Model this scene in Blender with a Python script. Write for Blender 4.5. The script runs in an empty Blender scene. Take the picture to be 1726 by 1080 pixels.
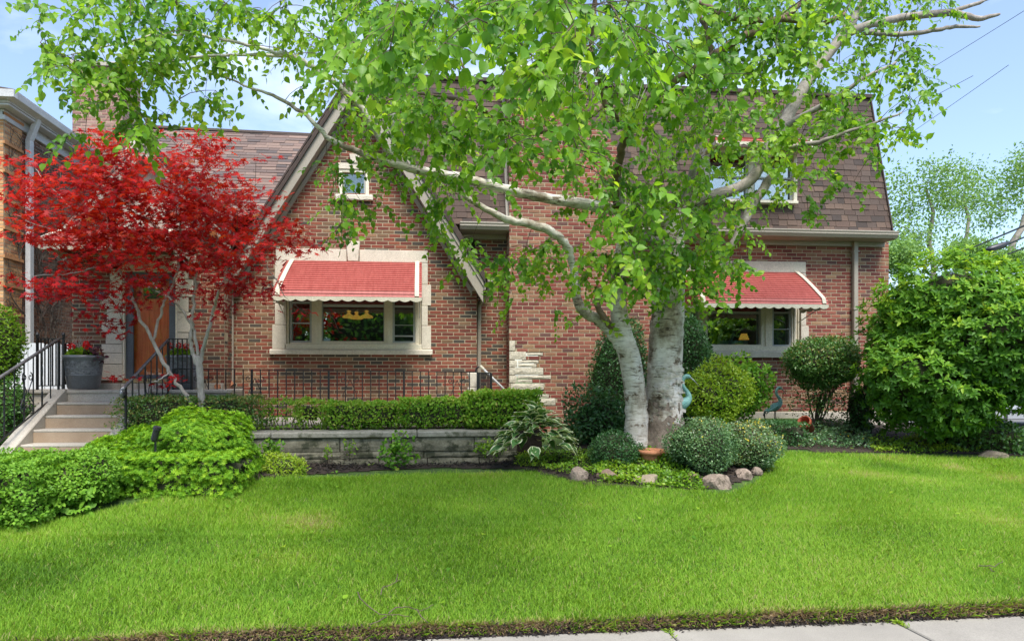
import bpy, math, random
import numpy as np
from mathutils import Vector, Matrix
R = math.radians
rng = np.random.default_rng(7)
random.seed(7)
scene = bpy.context.scene
C = scene.collection

# ---------------------------------------------------------------- camera
FPX, PCX, PCY, CAMH = 1150.0, 810.0, 632.0, 1.65
TH = R(5.7)
SN, CS = math.sin(TH), math.cos(TH)
cd = bpy.data.cameras.new('camera')
cam = bpy.data.objects.new('camera', cd); C.objects.link(cam)
cam.location = (0, 0, CAMH)
cam.rotation_euler = (R(90), 0, -TH)
cd.sensor_width = 36.0
cd.lens = FPX / 1726 * 36.0
cd.shift_x = (863 - PCX) / 1726
cd.shift_y = (PCY - 540) / 1726
cd.clip_end = 2000
scene.camera = cam

# ---------------------------------------------------------------- light
SUN_EL, SUN_AZ = R(60), R(168)       # azimuth clockwise from +Y
w = bpy.data.worlds.new('World'); scene.world = w; w.use_nodes = True
nt = w.node_tree; nt.nodes.clear()
out = nt.nodes.new('ShaderNodeOutputWorld'); bg = nt.nodes.new('ShaderNodeBackground')
sky = nt.nodes.new('ShaderNodeTexSky'); sky.sky_type = 'NISHITA'; sky.sun_disc = False
sky.sun_elevation = SUN_EL; sky.sun_rotation = SUN_AZ
sky.air_density = 1.0; sky.dust_density = 1.0; sky.ozone_density = 3.0
tc = nt.nodes.new('ShaderNodeTexCoord')
mp = nt.nodes.new('ShaderNodeMapping'); mp.inputs['Scale'].default_value = (1, 1, 2.2); mp.inputs['Location'].default_value = (7.3, 2.2, 1.9)
nz = nt.nodes.new('ShaderNodeTexNoise'); nz.inputs['Scale'].default_value = 2.6; nz.inputs['Detail'].default_value = 7
nz.inputs['Roughness'].default_value = .55; nz.inputs['Distortion'].default_value = .3
cr = nt.nodes.new('ShaderNodeValToRGB')
cr.color_ramp.elements[0].position = .50; cr.color_ramp.elements[0].color = (.10, .10, .10, 1)
cr.color_ramp.elements[1].position = .74; cr.color_ramp.elements[1].color = (.80, .80, .80, 1)
mx = nt.nodes.new('ShaderNodeMixRGB'); mx.inputs[2].default_value = (5.4, 6.0, 6.9, 1)
nt.links.new(tc.outputs['Generated'], mp.inputs['Vector']); nt.links.new(mp.outputs[0], nz.inputs['Vector'])
nt.links.new(nz.outputs['Fac'], cr.inputs['Fac']); nt.links.new(cr.outputs[0], mx.inputs[0])
nt.links.new(sky.outputs[0], mx.inputs[1]); nt.links.new(mx.outputs[0], bg.inputs['Color'])
bg.inputs['Strength'].default_value = .15
nt.links.new(bg.outputs[0], out.inputs[0])
sd = bpy.data.lights.new('sun', 'SUN'); sd.energy = 3.5; sd.angle = R(24); sd.color = (1, .96, .9)
sun = bpy.data.objects.new('sun', sd); C.objects.link(sun)
sv = Vector((math.sin(SUN_AZ) * math.cos(SUN_EL), math.cos(SUN_AZ) * math.cos(SUN_EL), math.sin(SUN_EL)))
sun.rotation_euler = (-sv).to_track_quat('-Z', 'Y').to_euler()
sun.location = (0, 0, 30)
vs = scene.view_settings
vs.view_transform = 'Standard'; vs.look = 'None'; vs.exposure = 0.92; vs.gamma = 1; vs.use_curve_mapping = False

# ---------------------------------------------------------------- picture point -> place
def XY(px, Y):
    u = (px - PCX) / FPX
    return Y * (SN + u * CS) / (CS - u * SN)
def T(px, Y):
    return Y / (CS - (px - PCX) / FPX * SN)
def Z(px, py, Y):
    return CAMH - (py - PCY) / FPX * T(px, Y)
def P(px, py, Y):
    return Vector((XY(px, Y), Y, Z(px, py, Y)))
def PT(px, py, t):                     # by depth along the view axis
    u = (px - PCX) / FPX; v = -(py - PCY) / FPX
    return Vector((t * (SN + u * CS), t * (CS - u * SN), CAMH + t * v))
def proj(V):
    V = np.asarray(V, float)
    t = V[..., 0] * SN + V[..., 1] * CS
    r = V[..., 0] * CS - V[..., 1] * SN
    return PCX + FPX * r / t, PCY - FPX * (V[..., 2] - CAMH) / t, t

# ---------------------------------------------------------------- mesh helpers
class MB:
    def __init__(s): s.v = []; s.f = []; s.t = []
    def add(s, vs, fs, tint=.5):
        n = len(s.v); s.v += [tuple(a) for a in vs]
        s.f += [tuple(i + n for i in f) for f in fs]; s.t += [tint] * len(fs)
    def box(s, x0, x1, y0, y1, z0, z1, tint=.5):
        if x1 < x0: x0, x1 = x1, x0
        if y1 < y0: y0, y1 = y1, y0
        if z1 < z0: z0, z1 = z1, z0
        s.add([(x0,y0,z0),(x1,y0,z0),(x1,y1,z0),(x0,y1,z0),(x0,y0,z1),(x1,y0,z1),(x1,y1,z1),(x0,y1,z1)],
              [(0,3,2,1),(4,5,6,7),(0,1,5,4),(1,2,6,5),(2,3,7,6),(3,0,4,7)], tint)
    def obox(s, o, a, b, c, tint=.5):           # corner + 3 edge vectors (right handed)
        o, a, b, c = map(Vector, (o, a, b, c))
        s.add([o, o+a, o+a+b, o+b, o+c, o+a+c, o+a+b+c, o+b+c],
              [(0,3,2,1),(4,5,6,7),(0,1,5,4),(1,2,6,5),(2,3,7,6),(3,0,4,7)], tint)
    def prism(s, pts, y0, y1, tint=.5):         # polygon in xz (ccw seen from -y), extruded in y
        n = len(pts)
        s.add([(x, y0, z) for x, z in pts] + [(x, y1, z) for x, z in pts],
              [tuple(range(n)), tuple(range(2*n-1, n-1, -1))] + [(i, i+n, (i+1) % n + n, (i+1) % n) for i in range(n)], tint)
    def prism_x(s, pts, x0, x1, tint=.5):       # polygon in yz, extruded in x
        n = len(pts)
        s.add([(x0, y, z) for y, z in pts] + [(x1, y, z) for y, z in pts],
              [tuple(range(n-1, -1, -1)), tuple(range(n, 2*n))] + [(i, (i+1) % n, (i+1) % n + n, i+n) for i in range(n)], tint)
    def tube(s, pts, rad, n=6, tint=.5, cap=True):
        pts = [Vector(p) for p in pts]
        if not hasattr(rad, '__len__'): rad = [rad] * len(pts)
        base = len(s.v); k = len(pts); up = None
        for i, p in enumerate(pts):
            d = (pts[min(i+1, k-1)] - pts[max(i-1, 0)])
            if d.length < 1e-9: d = Vector((0, 0, 1))
            d.normalize()
            if up is None:
                up = d.orthogonal().normalized()
            up = (up - d * up.dot(d))
            if up.length < 1e-6: up = d.orthogonal()
            up.normalize(); q = d.cross(up)
            for j in range(n):
                a = 2 * math.pi * j / n
                s.v.append(tuple(p + (up * math.cos(a) + q * math.sin(a)) * rad[i]))
        for i in range(k-1):
            for j in range(n):
                a = base + i*n + j; b = base + i*n + (j+1) % n
                s.f.append((a, b, b+n, a+n)); s.t.append(tint)
        if cap:
            s.f.append(tuple(base + j for j in range(n-1, -1, -1))); s.t.append(tint)
            s.f.append(tuple(base + (k-1)*n + j for j in range(n))); s.t.append(tint)
    def lathe(s, prof, c, n=24, tint=.5):
        base = len(s.v); c = Vector(c)
        for r, z in prof:
            for j in range(n):
                a = 2 * math.pi * j / n
                s.v.append((c.x + r*math.cos(a), c.y + r*math.sin(a), c.z + z))
        for i in range(len(prof)-1):
            for j in range(n):
                a = base + i*n + j; b = base + i*n + (j+1) % n
                s.f.append((a, b, b+n, a+n)); s.t.append(tint)
    def obj(s, name, mat, parent=None, smooth=False, bevel=0, **kw):
        me = bpy.data.meshes.new(name); me.from_pydata(s.v, [], s.f)
        at = me.attributes.new('tint', 'FLOAT', 'FACE'); at.data.foreach_set('value', s.t)
        return link(name, me, mat, parent, smooth, bevel, **kw)
def link(name, me, mat, parent=None, smooth=False, bevel=0, **kw):
    if mat and not me.materials: me.materials.append(mat)
    if smooth: me.shade_smooth()
    o = bpy.data.objects.new(name, me); C.objects.link(o)
    if parent:
        o.parent = parent; o.matrix_parent_inverse = parent_inv(parent)
    if bevel:
        m = o.modifiers.new('bevel', 'BEVEL'); m.width = bevel; m.segments = 1; m.limit_method = 'ANGLE'
    for k, v in kw.items(): o[k] = v
    return o
def wmat(o):
    m = Matrix.LocRotScale(o.location, o.rotation_euler, o.scale)
    if o.parent: m = wmat(o.parent) @ o.matrix_parent_inverse @ m
    return m
def parent_inv(p): return wmat(p).inverted()
def npmesh(name, V, F, tint):
    me = bpy.data.meshes.new(name)
    V = np.ascontiguousarray(V, np.float32); F = np.ascontiguousarray(F, np.int32)
    m, k = F.shape
    me.vertices.add(len(V)); me.vertices.foreach_set('co', V.ravel())
    me.loops.add(m*k); me.loops.foreach_set('vertex_index', F.ravel())
    me.polygons.add(m); me.polygons.foreach_set('loop_start', np.arange(0, m*k, k, dtype=np.int32))
    try: me.polygons.foreach_set('loop_total', np.full(m, k, np.int32))
    except Exception: pass
    at = me.attributes.new('tint', 'FLOAT', 'FACE'); at.data.foreach_set('value', np.ascontiguousarray(tint, np.float32))
    me.update(); me.validate()
    return me
def thing(name, label, cat, loc=(0, 0, 0), group=None):
    o = bpy.data.objects.new(name, None); C.objects.link(o); o.location = loc; o.empty_display_size = .2
    o['label'] = label; o['category'] = cat
    if group: o['group'] = group
    return o

# ---------------------------------------------------------------- materials
def newmat(name):
    m = bpy.data.materials.new(name); m.use_nodes = True
    b = m.node_tree.nodes['Principled BSDF']
    return m, m.node_tree, b
def ramp(nt, stops, interp='LINEAR'):
    r = nt.nodes.new('ShaderNodeValToRGB'); e = r.color_ramp; e.interpolation = interp
    while len(e.elements) < len(stops): e.elements.new(.5)
    for el, (p, c) in zip(e.elements, stops):
        el.position = p; el.color = (*c, 1)
    return r
def noise(nt, scale, detail=4, rough=.6, vec=None, stretch=None, coord='Object'):
    n = nt.nodes.new('ShaderNodeTexNoise'); n.inputs['Scale'].default_value = scale
    n.inputs['Detail'].default_value = detail; n.inputs['Roughness'].default_value = rough
    t = nt.nodes.new('ShaderNodeTexCoord'); src = t.outputs[coord]
    if stretch:
        m = nt.nodes.new('ShaderNodeMapping'); m.inputs['Scale'].default_value = stretch
        nt.links.new(src, m.inputs[0]); src = m.outputs[0]
    nt.links.new(src, n.inputs['Vector'])
    return n
def mixc(nt, fac, a, b, mode='MIX'):
    m = nt.nodes.new('ShaderNodeMixRGB'); m.blend_type = mode
    for i, x in ((0, fac), (1, a), (2, b)):
        if hasattr(x, 'links') or hasattr(x, 'is_output'): nt.links.new(x, m.inputs[i])
        elif i == 0: m.inputs[0].default_value = x
        else: m.inputs[i].default_value = (*x, 1)
    return m.outputs[0]
def bump(nt, b, h, strength=.3, dist=.01):
    n = nt.nodes.new('ShaderNodeBump'); n.inputs['Strength'].default_value = strength; n.inputs['Distance'].default_value = dist
    nt.links.new(h, n.inputs['Height']); nt.links.new(n.outputs[0], b.inputs['Normal'])
def surf(name, c1, c2, scale=8, rough=.8, bmp=.3, dist=.004, metal=0, spots=None, stretch=None, fine=60, detail=6):
    m, nt, b = newmat(name)
    n = noise(nt, scale, detail, .65, stretch=stretch)
    r = ramp(nt, [(.3, c1), (.7, c2)]); nt.links.new(n.outputs['Fac'], r.inputs[0]); col = r.outputs[0]
    n2 = noise(nt, fine, 3, .7, stretch=stretch)
    r2 = ramp(nt, [(.25, (.72,)*3), (.75, (1.22,)*3)]); nt.links.new(n2.outputs['Fac'], r2.inputs[0])
    col = mixc(nt, 1, col, r2.outputs[0], 'MULTIPLY')
    if spots:
        n3 = noise(nt, spots[1], 5, .7); r3 = ramp(nt, [(spots[2], (0,)*3), (spots[2]+.1, (1,)*3)])
        nt.links.new(n3.outputs['Fac'], r3.inputs[0]); col = mixc(nt, r3.outputs[0], col, spots[0])
    nt.links.new(col, b.inputs['Base Color']); b.inputs['Roughness'].default_value = rough
    b.inputs['Metallic'].default_value = metal
    if bmp: bump(nt, b, n2.outputs['Fac'], bmp, dist)
    return m
def tinted(name, stops, rough=.8, interp='CONSTANT', fine=70, bmp=.35, dist=.003, var=.25, coord='Object'):
    m, nt, b = newmat(name)
    a = nt.nodes.new('ShaderNodeAttribute'); a.attribute_name = 'tint'
    r = ramp(nt, stops, interp); nt.links.new(a.outputs['Fac'], r.inputs[0])
    n2 = noise(nt, fine, 4, .7, coord=coord); r2 = ramp(nt, [(.25, (1-var,)*3), (.75, (1+var,)*3)]); nt.links.new(n2.outputs['Fac'], r2.inputs[0])
    col = mixc(nt, 1, r.outputs[0], r2.outputs[0], 'MULTIPLY')
    n4 = noise(nt, .9, 6, .65, coord=coord); r4 = ramp(nt, [(.32, (.72,)*3), (.5, (.98,)*3), (.7, (1.18,)*3)]); nt.links.new(n4.outputs['Fac'], r4.inputs[0])
    if coord == 'Object': col = mixc(nt, 1, col, r4.outputs[0], 'MULTIPLY')
    nt.links.new(col, b.inputs['Base Color']); b.inputs['Roughness'].default_value = rough
    if bmp: bump(nt, b, n2.outputs['Fac'], bmp, dist)
    return m
def leafmat(name, stops, trans=.4, rough=.45, tstops=None, spec=.4):
    m, nt, b = newmat(name)
    a = nt.nodes.new('ShaderNodeAttribute'); a.attribute_name = 'tint'
    r = ramp(nt, stops); nt.links.new(a.outputs['Fac'], r.inputs[0])
    nt.links.new(r.outputs[0], b.inputs['Base Color']); b.inputs['Roughness'].default_value = rough
    b.inputs['Specular IOR Level'].default_value = spec
    tr = nt.nodes.new('ShaderNodeBsdfTranslucent')
    r2 = ramp(nt, tstops or [(p, (min(1, c[0]*1.5), min(1, c[1]*1.35), c[2]*.7)) for p, c in stops])
    nt.links.new(a.outputs['Fac'], r2.inputs[0]); nt.links.new(r2.outputs[0], tr.inputs['Color'])
    ms = nt.nodes.new('ShaderNodeMixShader'); ms.inputs[0].default_value = trans
    o = nt.nodes['Material Output']
    nt.links.new(b.outputs[0], ms.inputs[1]); nt.links.new(tr.outputs[0], ms.inputs[2]); nt.links.new(ms.outputs[0], o.inputs[0])
    return m
BRST = [(0, (.190, .046, .025)), (.28, (.140, .033, .020)), (.46, (.220, .066, .034)), (.60, (.125, .062, .035)),
        (.72, (.155, .085, .044)), (.82, (.062, .048, .036)), (.93, (.225, .125, .066))]
M = {}
M['brick'] = tinted('red_brown_brick', BRST, .85)
M['brick_warm'] = tinted('warm_brick', [(0, (.195, .046, .030)), (.26, (.145, .034, .026)), (.42, (.235, .078, .050)), (.56, (.235, .112, .062)),
        (.70, (.265, .155, .082)), (.82, (.115, .050, .040)), (.90, (.26, .088, .054))], .85)
M['brick_orange'] = tinted('orange_brick', [(0, (.52, .27, .11)), (.3, (.44, .21, .085)), (.6, (.58, .33, .15)), (.85, (.36, .17, .08))], .85)
M['brick_old'] = tinted('old_brown_brick', [(0, (.25, .12, .07)), (.3, (.19, .09, .06)), (.6, (.31, .17, .11)), (.85, (.13, .075, .055))], .9)
M['brick_pink'] = tinted('pink_brick', [(0, (.30, .15, .12)), (.3, (.25, .13, .11)), (.6, (.36, .22, .18)), (.85, (.22, .13, .11))], .9)
M['mortar'] = surf('mortar', (.33, .265, .17), (.43, .355, .245), 5, .95)
M['mortar_grey'] = surf('grey_mortar', (.30, .26, .21), (.4, .35, .29), 5, .95)
M['stone'] = surf('limestone', (.52, .465, .37), (.64, .58, .475), 4, .85, .3, .003, spots=((.38, .345, .27), 9, .62))
M['stone_split'] = surf('split_faced_limestone', (.42, .37, .28), (.60, .545, .43), 6, .9, .9, .012, fine=28)
M['trim'] = surf('taupe_painted_trim', (.29, .255, .20), (.33, .29, .23), 2, .5, .1, .002)
M['trim_light'] = surf('cream_painted_frame', (.70, .63, .485), (.76, .69, .54), 2, .5, .08, .002)
M['white_metal'] = surf('white_grey_metal', (.42, .42, .41), (.55, .55, .54), 3, .45, .05, .001)
M['grey_paint'] = surf('blue_grey_paint', (.085, .10, .12), (.105, .12, .14), 2, .5, .05, .001)
M['sash'] = surf('pale_grey_sash', (.36, .37, .36), (.43, .44, .42), 2, .5, .05, .001)
M['awn'] = surf('faded_salmon_red_enamel', (.31, .058, .046), (.42, .105, .085), 4, .6, .1, .001, stretch=(6, 1, 1), fine=30, spots=((.24, .06, .05), 5, .66))
M['awn_cream'] = surf('cream_enamel', (.50, .465, .36), (.60, .56, .44), 6, .55, .05, .001, spots=((.33, .30, .22), 7, .64))
SHST = [(0, (.078, .052, .041)), (.25, (.104, .067, .051)), (.45, (.055, .041, .035)), (.62, (.125, .083, .062)), (.8, (.088, .062, .050))]
M['shingle'] = tinted('brown_asphalt_shingle', SHST, .95, fine=160, var=.3, bmp=.5)
M['shingle_pale'] = tinted('pale_brown_shingle', [(p, (c[0]*1.75, c[1]*1.75+.006, c[2]*1.8+.01)) for p, c in SHST], .95, fine=160, var=.3, bmp=.5)
M['underlay'] = surf('roof_underlay', (.05, .035, .03), (.07, .05, .04), 10, .95)
M['stucco'] = surf('beige_stucco', (.42, .39, .32), (.48, .45, .37), 10, .95)
M['iron'] = surf('black_wrought_iron', (.008, .008, .009), (.016, .016, .018), 12, .38, .1, .001)
M['handrail'] = surf('worn_grey_handrail', (.13, .13, .14), (.28, .28, .29), 12, .25, .1, .001, metal=.5)
M['concrete'] = surf('pale_concrete', (.36, .325, .27), (.47, .43, .36), 2.2, .9, .35, .002, spots=((.22, .20, .165), 6, .60))
M['aggregate'] = surf('tan_exposed_aggregate', (.30, .215, .14), (.40, .30, .205), 3, .95, .6, .004, fine=110)
M['sidewalk'] = surf('grey_sidewalk_concrete', (.235, .215, .185), (.315, .29, .25), 1.5, .9, .4, .002, fine=140, spots=((.18, .165, .14), 14, .62))
M['wallstone'] = surf('weathered_grey_green_stone', (.12, .11, .07), (.30, .275, .20), 5, .95, .8, .008, fine=34, spots=((.055, .058, .032), 4.5, .50))
M['capstone'] = surf('grey_cap_stone', (.22, .205, .16), (.36, .34, .28), 4, .9, .6, .005, fine=44, spots=((.11, .11, .07), 6, .54))
M['planter'] = surf('pewter_grey_resin', (.11, .12, .135), (.18, .19, .21), 5, .3, .3, .003)
M['planter_relief'] = surf('pewter_relief', (.05, .055, .062), (.24, .25, .27), 26, .35, 1.0, .012, fine=40)
M['terra'] = surf('terracotta', (.42, .16, .075), (.52, .23, .12), 5, .85)
M['redclay'] = surf('red_clay', (.30, .05, .02), (.36, .075, .03), 5, .7)
M['soil'] = surf('dark_soil', (.022, .014, .009), (.05, .034, .022), 20, 1, .8, .02)
M['mulch'] = tinted('black_mulch', [(0, (.012, .009, .008)), (.4, (.022, .016, .014)), (.8, (.045, .034, .03))], .9)
M['rock_pink'] = surf('pink_grey_granite', (.20, .145, .11), (.36, .285, .23), 6, .9, .8, .012, fine=50, spots=((.11, .085, .06), 9, .52))
M['rock_brown'] = surf('brown_boulder', (.16, .10, .07), (.27, .19, .14), 5, .9, .6, .01, fine=50, spots=((.08, .08, .04), 6, .56))
M['rock_tan'] = surf('tan_boulder', (.20, .16, .11), (.32, .26, .18), 5, .9, .6, .01, fine=50, spots=((.10, .10, .05), 6, .54))
M['verdigris'] = surf('verdigris_bronze', (.12, .30, .26), (.30, .56, .49), 9, .6, .6, .006, fine=45, spots=((.07, .055, .03), 12, .66))
M['verd_dark'] = surf('dark_bronze', (.03, .03, .025), (.09, .12, .1), 15, .6, .6, .006)
M['beak'] = surf('pale_beak', (.3, .33, .3), (.42, .46, .4), 8, .5)
M['asphalt'] = surf('asphalt', (.11, .11, .105), (.16, .155, .15), 2, .95, .4, .004, fine=150)
M['black_plastic'] = surf('black_plastic', (.012, .012, .016), (.03, .03, .04), 6, .4)
M['carpaint'] = surf('silver_car_paint', (.42, .43, .45), (.46, .47, .49), 1, .25, 0, metal=.5)
M['rubber'] = surf('tyre_rubber', (.02, .02, .02), (.03, .03, .03), 20, .85)
M['dark_room'] = surf('unlit_interior_wall', (.012, .010, .009), (.022, .018, .015), 2, .9)  # near black: the darkness of the unlit room put into the wall colour
M['curtain'] = surf('brown_curtain', (.06, .03, .02), (.10, .05, .035), 6, .9, stretch=(30, 1, 1))
M['screen'] = surf('grey_insect_screen', (.06, .065, .065), (.085, .09, .09), 4, .7, fine=300)
M['picket'] = surf('white_picket_paint', (.46, .48, .49), (.6, .62, .63), 4, .7, .2, .002, stretch=(6, 6, 1))
M['figurine'] = surf('pale_blue_ceramic', (.22, .36, .37), (.34, .48, .49), 4, .4)
M['vine'] = surf('grey_vine_stem', (.05, .04, .032), (.11, .09, .07), 15, .9)
M['wire'] = surf('black_cable', (.02, .02, .02), (.03, .03, .03), 5, .6)
M['barkgrey'] = surf('grey_maple_bark', (.30, .265, .23), (.46, .42, .375), 12, .85, .4, .004, fine=40, spots=((.16, .13, .10), 5, .62), stretch=(1, 1, .4))
M['barkdark'] = surf('dark_bark', (.055, .038, .026), (.13, .095, .07), 12, .9, .5, .006, stretch=(1, 1, .3))
M['barkbrown'] = surf('brown_birch_limb', (.10, .065, .04), (.24, .165, .11), 9, .85, .5, .006, fine=30, spots=((.34, .29, .22), 7, .6))
M['twig'] = surf('brown_twig', (.065, .042, .03), (.14, .10, .075), 14, .9)
M['drygrass'] = leafmat('dead_grass', [(0, (.13, .085, .045)), (.5, (.36, .26, .15)), (1, (.48, .37, .23))], .2, .8)
def door_mat():
    m, nt, b = newmat('orange_stained_door')
    n = noise(nt, 4, 8, .6, stretch=(9, 9, .7)); r = ramp(nt, [(.3, (.55, .10, .022)), (.7, (.80, .22, .06))])
    nt.links.new(n.outputs['Fac'], r.inputs[0]); nt.links.new(r.outputs[0], b.inputs['Base Color']); b.inputs['Roughness'].default_value = .35
    return m
M['door'] = door_mat()
def glass_mat(name, refl, tintc=(.75, .82, .78)):
    m, nt, b = newmat(name); nt.nodes.remove(b)
    g = nt.nodes.new('ShaderNodeBsdfGlossy'); g.inputs['Roughness'].default_value = .015; g.inputs['Color'].default_value = (.9, .95, .92, 1)
    t = nt.nodes.new('ShaderNodeBsdfTransparent'); t.inputs['Color'].default_value = (*tintc, 1)
    n = noise(nt, 2.2, 2, .5); bp = nt.nodes.new('ShaderNodeBump'); bp.inputs['Strength'].default_value = .05; bp.inputs['Distance'].default_value = .02
    nt.links.new(n.outputs['Fac'], bp.inputs['Height']); nt.links.new(bp.outputs[0], g.inputs['Normal'])
    ms = nt.nodes.new('ShaderNodeMixShader'); ms.inputs[0].default_value = refl
    nt.links.new(t.outputs[0], ms.inputs[1]); nt.links.new(g.outputs[0], ms.inputs[2]); nt.links.new(ms.outputs[0], nt.nodes['Material Output'].inputs[0])
    return m
M['glass'] = glass_mat('window_glass', .30)
M['storm_glass'] = glass_mat('clear_storm_glass', .05, (.97, .97, .96))
M['barkmid'] = surf('grey_brown_birch_limb', (.16, .135, .11), (.36, .32, .27), 8, .85, .5, .006, fine=30, spots=((.50, .47, .42), 5, .6))
M['glass_dim'] = glass_mat('screened_glass', .14)
def lamp_mat():
    m, nt, b = newmat('amber_lamp_shade'); b.inputs['Base Color'].default_value = (.7, .35, .06, 1)
    b.inputs['Emission Color'].default_value = (1, .5, .08, 1); b.inputs['Emission Strength'].default_value = .35; return m
M['lamp'] = lamp_mat()
def birch_mat():
    m, nt, b = newmat('birch_bark')
    n1 = noise(nt, 7, 8, .72, stretch=(1, 1, 3.6)); r1 = ramp(nt, [(.31, (.10, .08, .06)), (.38, (.46, .42, .36)), (.47, (.62, .59, .54)), (.70, (.78, .76, .72))])
    nt.links.new(n1.outputs['Fac'], r1.inputs[0])
    n2 = noise(nt, 2.3, 5, .65, stretch=(1, 1, .7)); r2 = ramp(nt, [(.37, (.32, .27, .20)), (.47, (.78, .74, .66)), (.60, (1, .99, .97))]); nt.links.new(n2.outputs['Fac'], r2.inputs[0])
    col = mixc(nt, 1, r1.outputs[0], r2.outputs[0], 'MULTIPLY')
    n3 = noise(nt, 11, 3, .6, stretch=(.5, .5, 7)); r3 = ramp(nt, [(.61, (1, 1, 1)), (.65, (.10, .08, .06))]); nt.links.new(n3.outputs['Fac'], r3.inputs[0])
    col = mixc(nt, 1, col, r3.outputs[0], 'MULTIPLY')
    n5 = noise(nt, 4.5, 6, .7, stretch=(1, 1, 1.8)); r5 = ramp(nt, [(.585, (1, 1, 1)), (.63, (.30, .24, .18)), (.70, (.16, .12, .09))]); nt.links.new(n5.outputs['Fac'], r5.inputs[0])
    col = mixc(nt, 1, col, r5.outputs[0], 'MULTIPLY')
    nt.links.new(col, b.inputs['Base Color']); b.inputs['Roughness'].default_value = .8
    bump(nt, b, n1.outputs['Fac'], .7, .012); return m
M['birch'] = birch_mat()
M['birch_base'] = surf('rough_birch_base', (.12, .09, .065), (.27, .22, .17), 7, .95, 1, .02, fine=30, stretch=(1, 1, .8))
# leaves
M['L_birch'] = leafmat('birch_leaf', [(0, (.055, .165, .018)), (.35, (.12, .29, .022)), (.7, (.23, .43, .03)), (1, (.38, .54, .045))], .52, .42, spec=.3)
M['L_maple'] = leafmat('japanese_maple_leaf', [(0, (.10, .008, .016)), (.3, (.24, .008, .014)), (.7, (.46, .010, .010)), (.93, (.58, .028, .012)), (1, (.34, .12, .02))], .38, .5, spec=.2,
                       tstops=[(0, (.26, .012, .016)), (.5, (.62, .014, .010)), (1, (.8, .08, .015))])
M['L_yew'] = leafmat('yew_leaf', [(0, (.028, .10, .010)), (.4, (.095, .24, .016)), (.8, (.20, .40, .022)), (1, (.32, .50, .03))], .36, .5, spec=.2)
M['L_box'] = leafmat('boxwood_leaf', [(0, (0.027, 0.078, 0.021)), (.5, (0.068, 0.173, 0.036)), (.85, (0.135, 0.255, 0.053)), (1, (0.300, 0.255, 0.075))], .25, .35)
M['L_hedge'] = leafmat('privet_leaf', [(0, (.04, .12, .015)), (.4, (.12, .29, .025)), (.8, (.25, .44, .04)), (1, (.40, .42, .09))], .36, .5, spec=.25)
M['L_globe'] = leafmat('grey_green_leaf', [(0, (0.045, 0.105, 0.042)), (.5, (0.098, 0.203, 0.075)), (.8, (0.180, 0.300, 0.112)), (.93, (0.255, 0.255, 0.195)), (1, (0.720, 0.570, 0.045))], .25, .35)
M['L_dark'] = leafmat('dark_glossy_leaf', [(0, (0.016, 0.057, 0.019)), (.5, (0.035, 0.111, 0.032)), (1, (0.081, 0.189, 0.054))], .25, .3)
M['L_lime'] = leafmat('lime_leaf', [(0, (.07, .17, .014)), (.4, (.17, .34, .02)), (1, (.38, .50, .04))], .4, .4)
M['L_rhodo'] = leafmat('glossy_shrub_leaf', [(0, (.04, .12, .014)), (.4, (.085, .22, .02)), (.75, (.18, .36, .028)), (1, (.38, .52, .04))], .38, .5, spec=.25)
M['L_ivy'] = leafmat('woodbine_leaf', [(0, (.06, .15, .015)), (.5, (.14, .31, .03)), (1, (.26, .46, .05))], .35, .5, spec=.2)
M['L_hosta'] = leafmat('hosta_leaf', [(0, (0.057, 0.149, 0.046)), (.4, (0.098, 0.218, 0.057)), (.6, (0.115, 0.253, 0.069)), (.75, (0.690, 0.736, 0.414)), (1, (0.750, 0.750, 0.575))], .3, .35)
M['L_far'] = leafmat('distant_tree_leaf', [(0, (0.105, 0.210, 0.060)), (.5, (0.180, 0.330, 0.090)), (1, (0.300, 0.480, 0.150))], .4, .6)
M['L_far2'] = leafmat('street_tree_leaf', [(0, (.04, .11, .02)), (.5, (.09, .20, .03)), (1, (.16, .30, .05))], .4, .6)
M['L_flower'] = leafmat('red_petal', [(0, (.5, .008, .012)), (1, (.72, .02, .03))], .3, .5)
M['L_purple'] = leafmat('purple_leaf', [(0, (.04, .012, .025)), (1, (.10, .03, .05))], .3, .4)
M['L_grass'] = leafmat('lawn_grass', [(0, (.075, .175, .018)), (.4, (.175, .345, .030)), (.8, (.31, .48, .055)), (.92, (.38, .38, .11)), (1, (.44, .36, .20))], .42, .6, spec=.15)

# ---------------------------------------------------------------- leaf scattering
LEAF4 = (np.array([(0,0,0),(.5,.5,.10),(1,0,-.04),(.5,-.5,.10)]), np.array([(0,2,1),(0,3,2)]))
LEAF6 = (np.array([(0,0,0),(.3,.42,.08),(.72,.34,.06),(1,0,-.10),(.72,-.34,.06),(.3,-.42,.08),(.5,0,0)]),
         np.array([(0,6,1),(1,6,2),(2,6,3),(3,6,4),(4,6,5),(5,6,0)]))
BIRCHL = (np.array([(0,0,0),(.36,0,-.02),(.72,0,-.05),(1.06,0,-.14),(.06,.26,.05),(.30,.44,.08),(.62,.34,.05),(.06,-.26,.05),(.30,-.44,.08),(.62,-.34,.05),(.85,.14,-.03),(.85,-.14,-.03)]),
          np.array([(0,1,4),(4,1,5),(5,1,6),(6,1,2),(6,2,10),(10,2,3),(0,7,1),(7,8,1),(8,9,1),(9,2,1),(9,11,2),(11,3,2)]))
def star():
    v = [(0,0,0)]; f = []
    lobes = [(-118,.55),(-76,.82),(-38,1),(0,1.12),(38,1),(76,.82),(118,.55)]
    notch = [-140,-97,-57,-19,19,57,97,140]
    for a in notch: v.append((.36*math.cos(R(a)), .36*math.sin(R(a)), .02))
    for a, l in lobes: v.append((l*math.cos(R(a)), l*math.sin(R(a)), -.16*l))
    for i in range(7): f += [(0, i+1, 9+i), (0, 9+i, i+2)]
    return np.array(v), np.array(f)
STAR = star()
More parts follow.
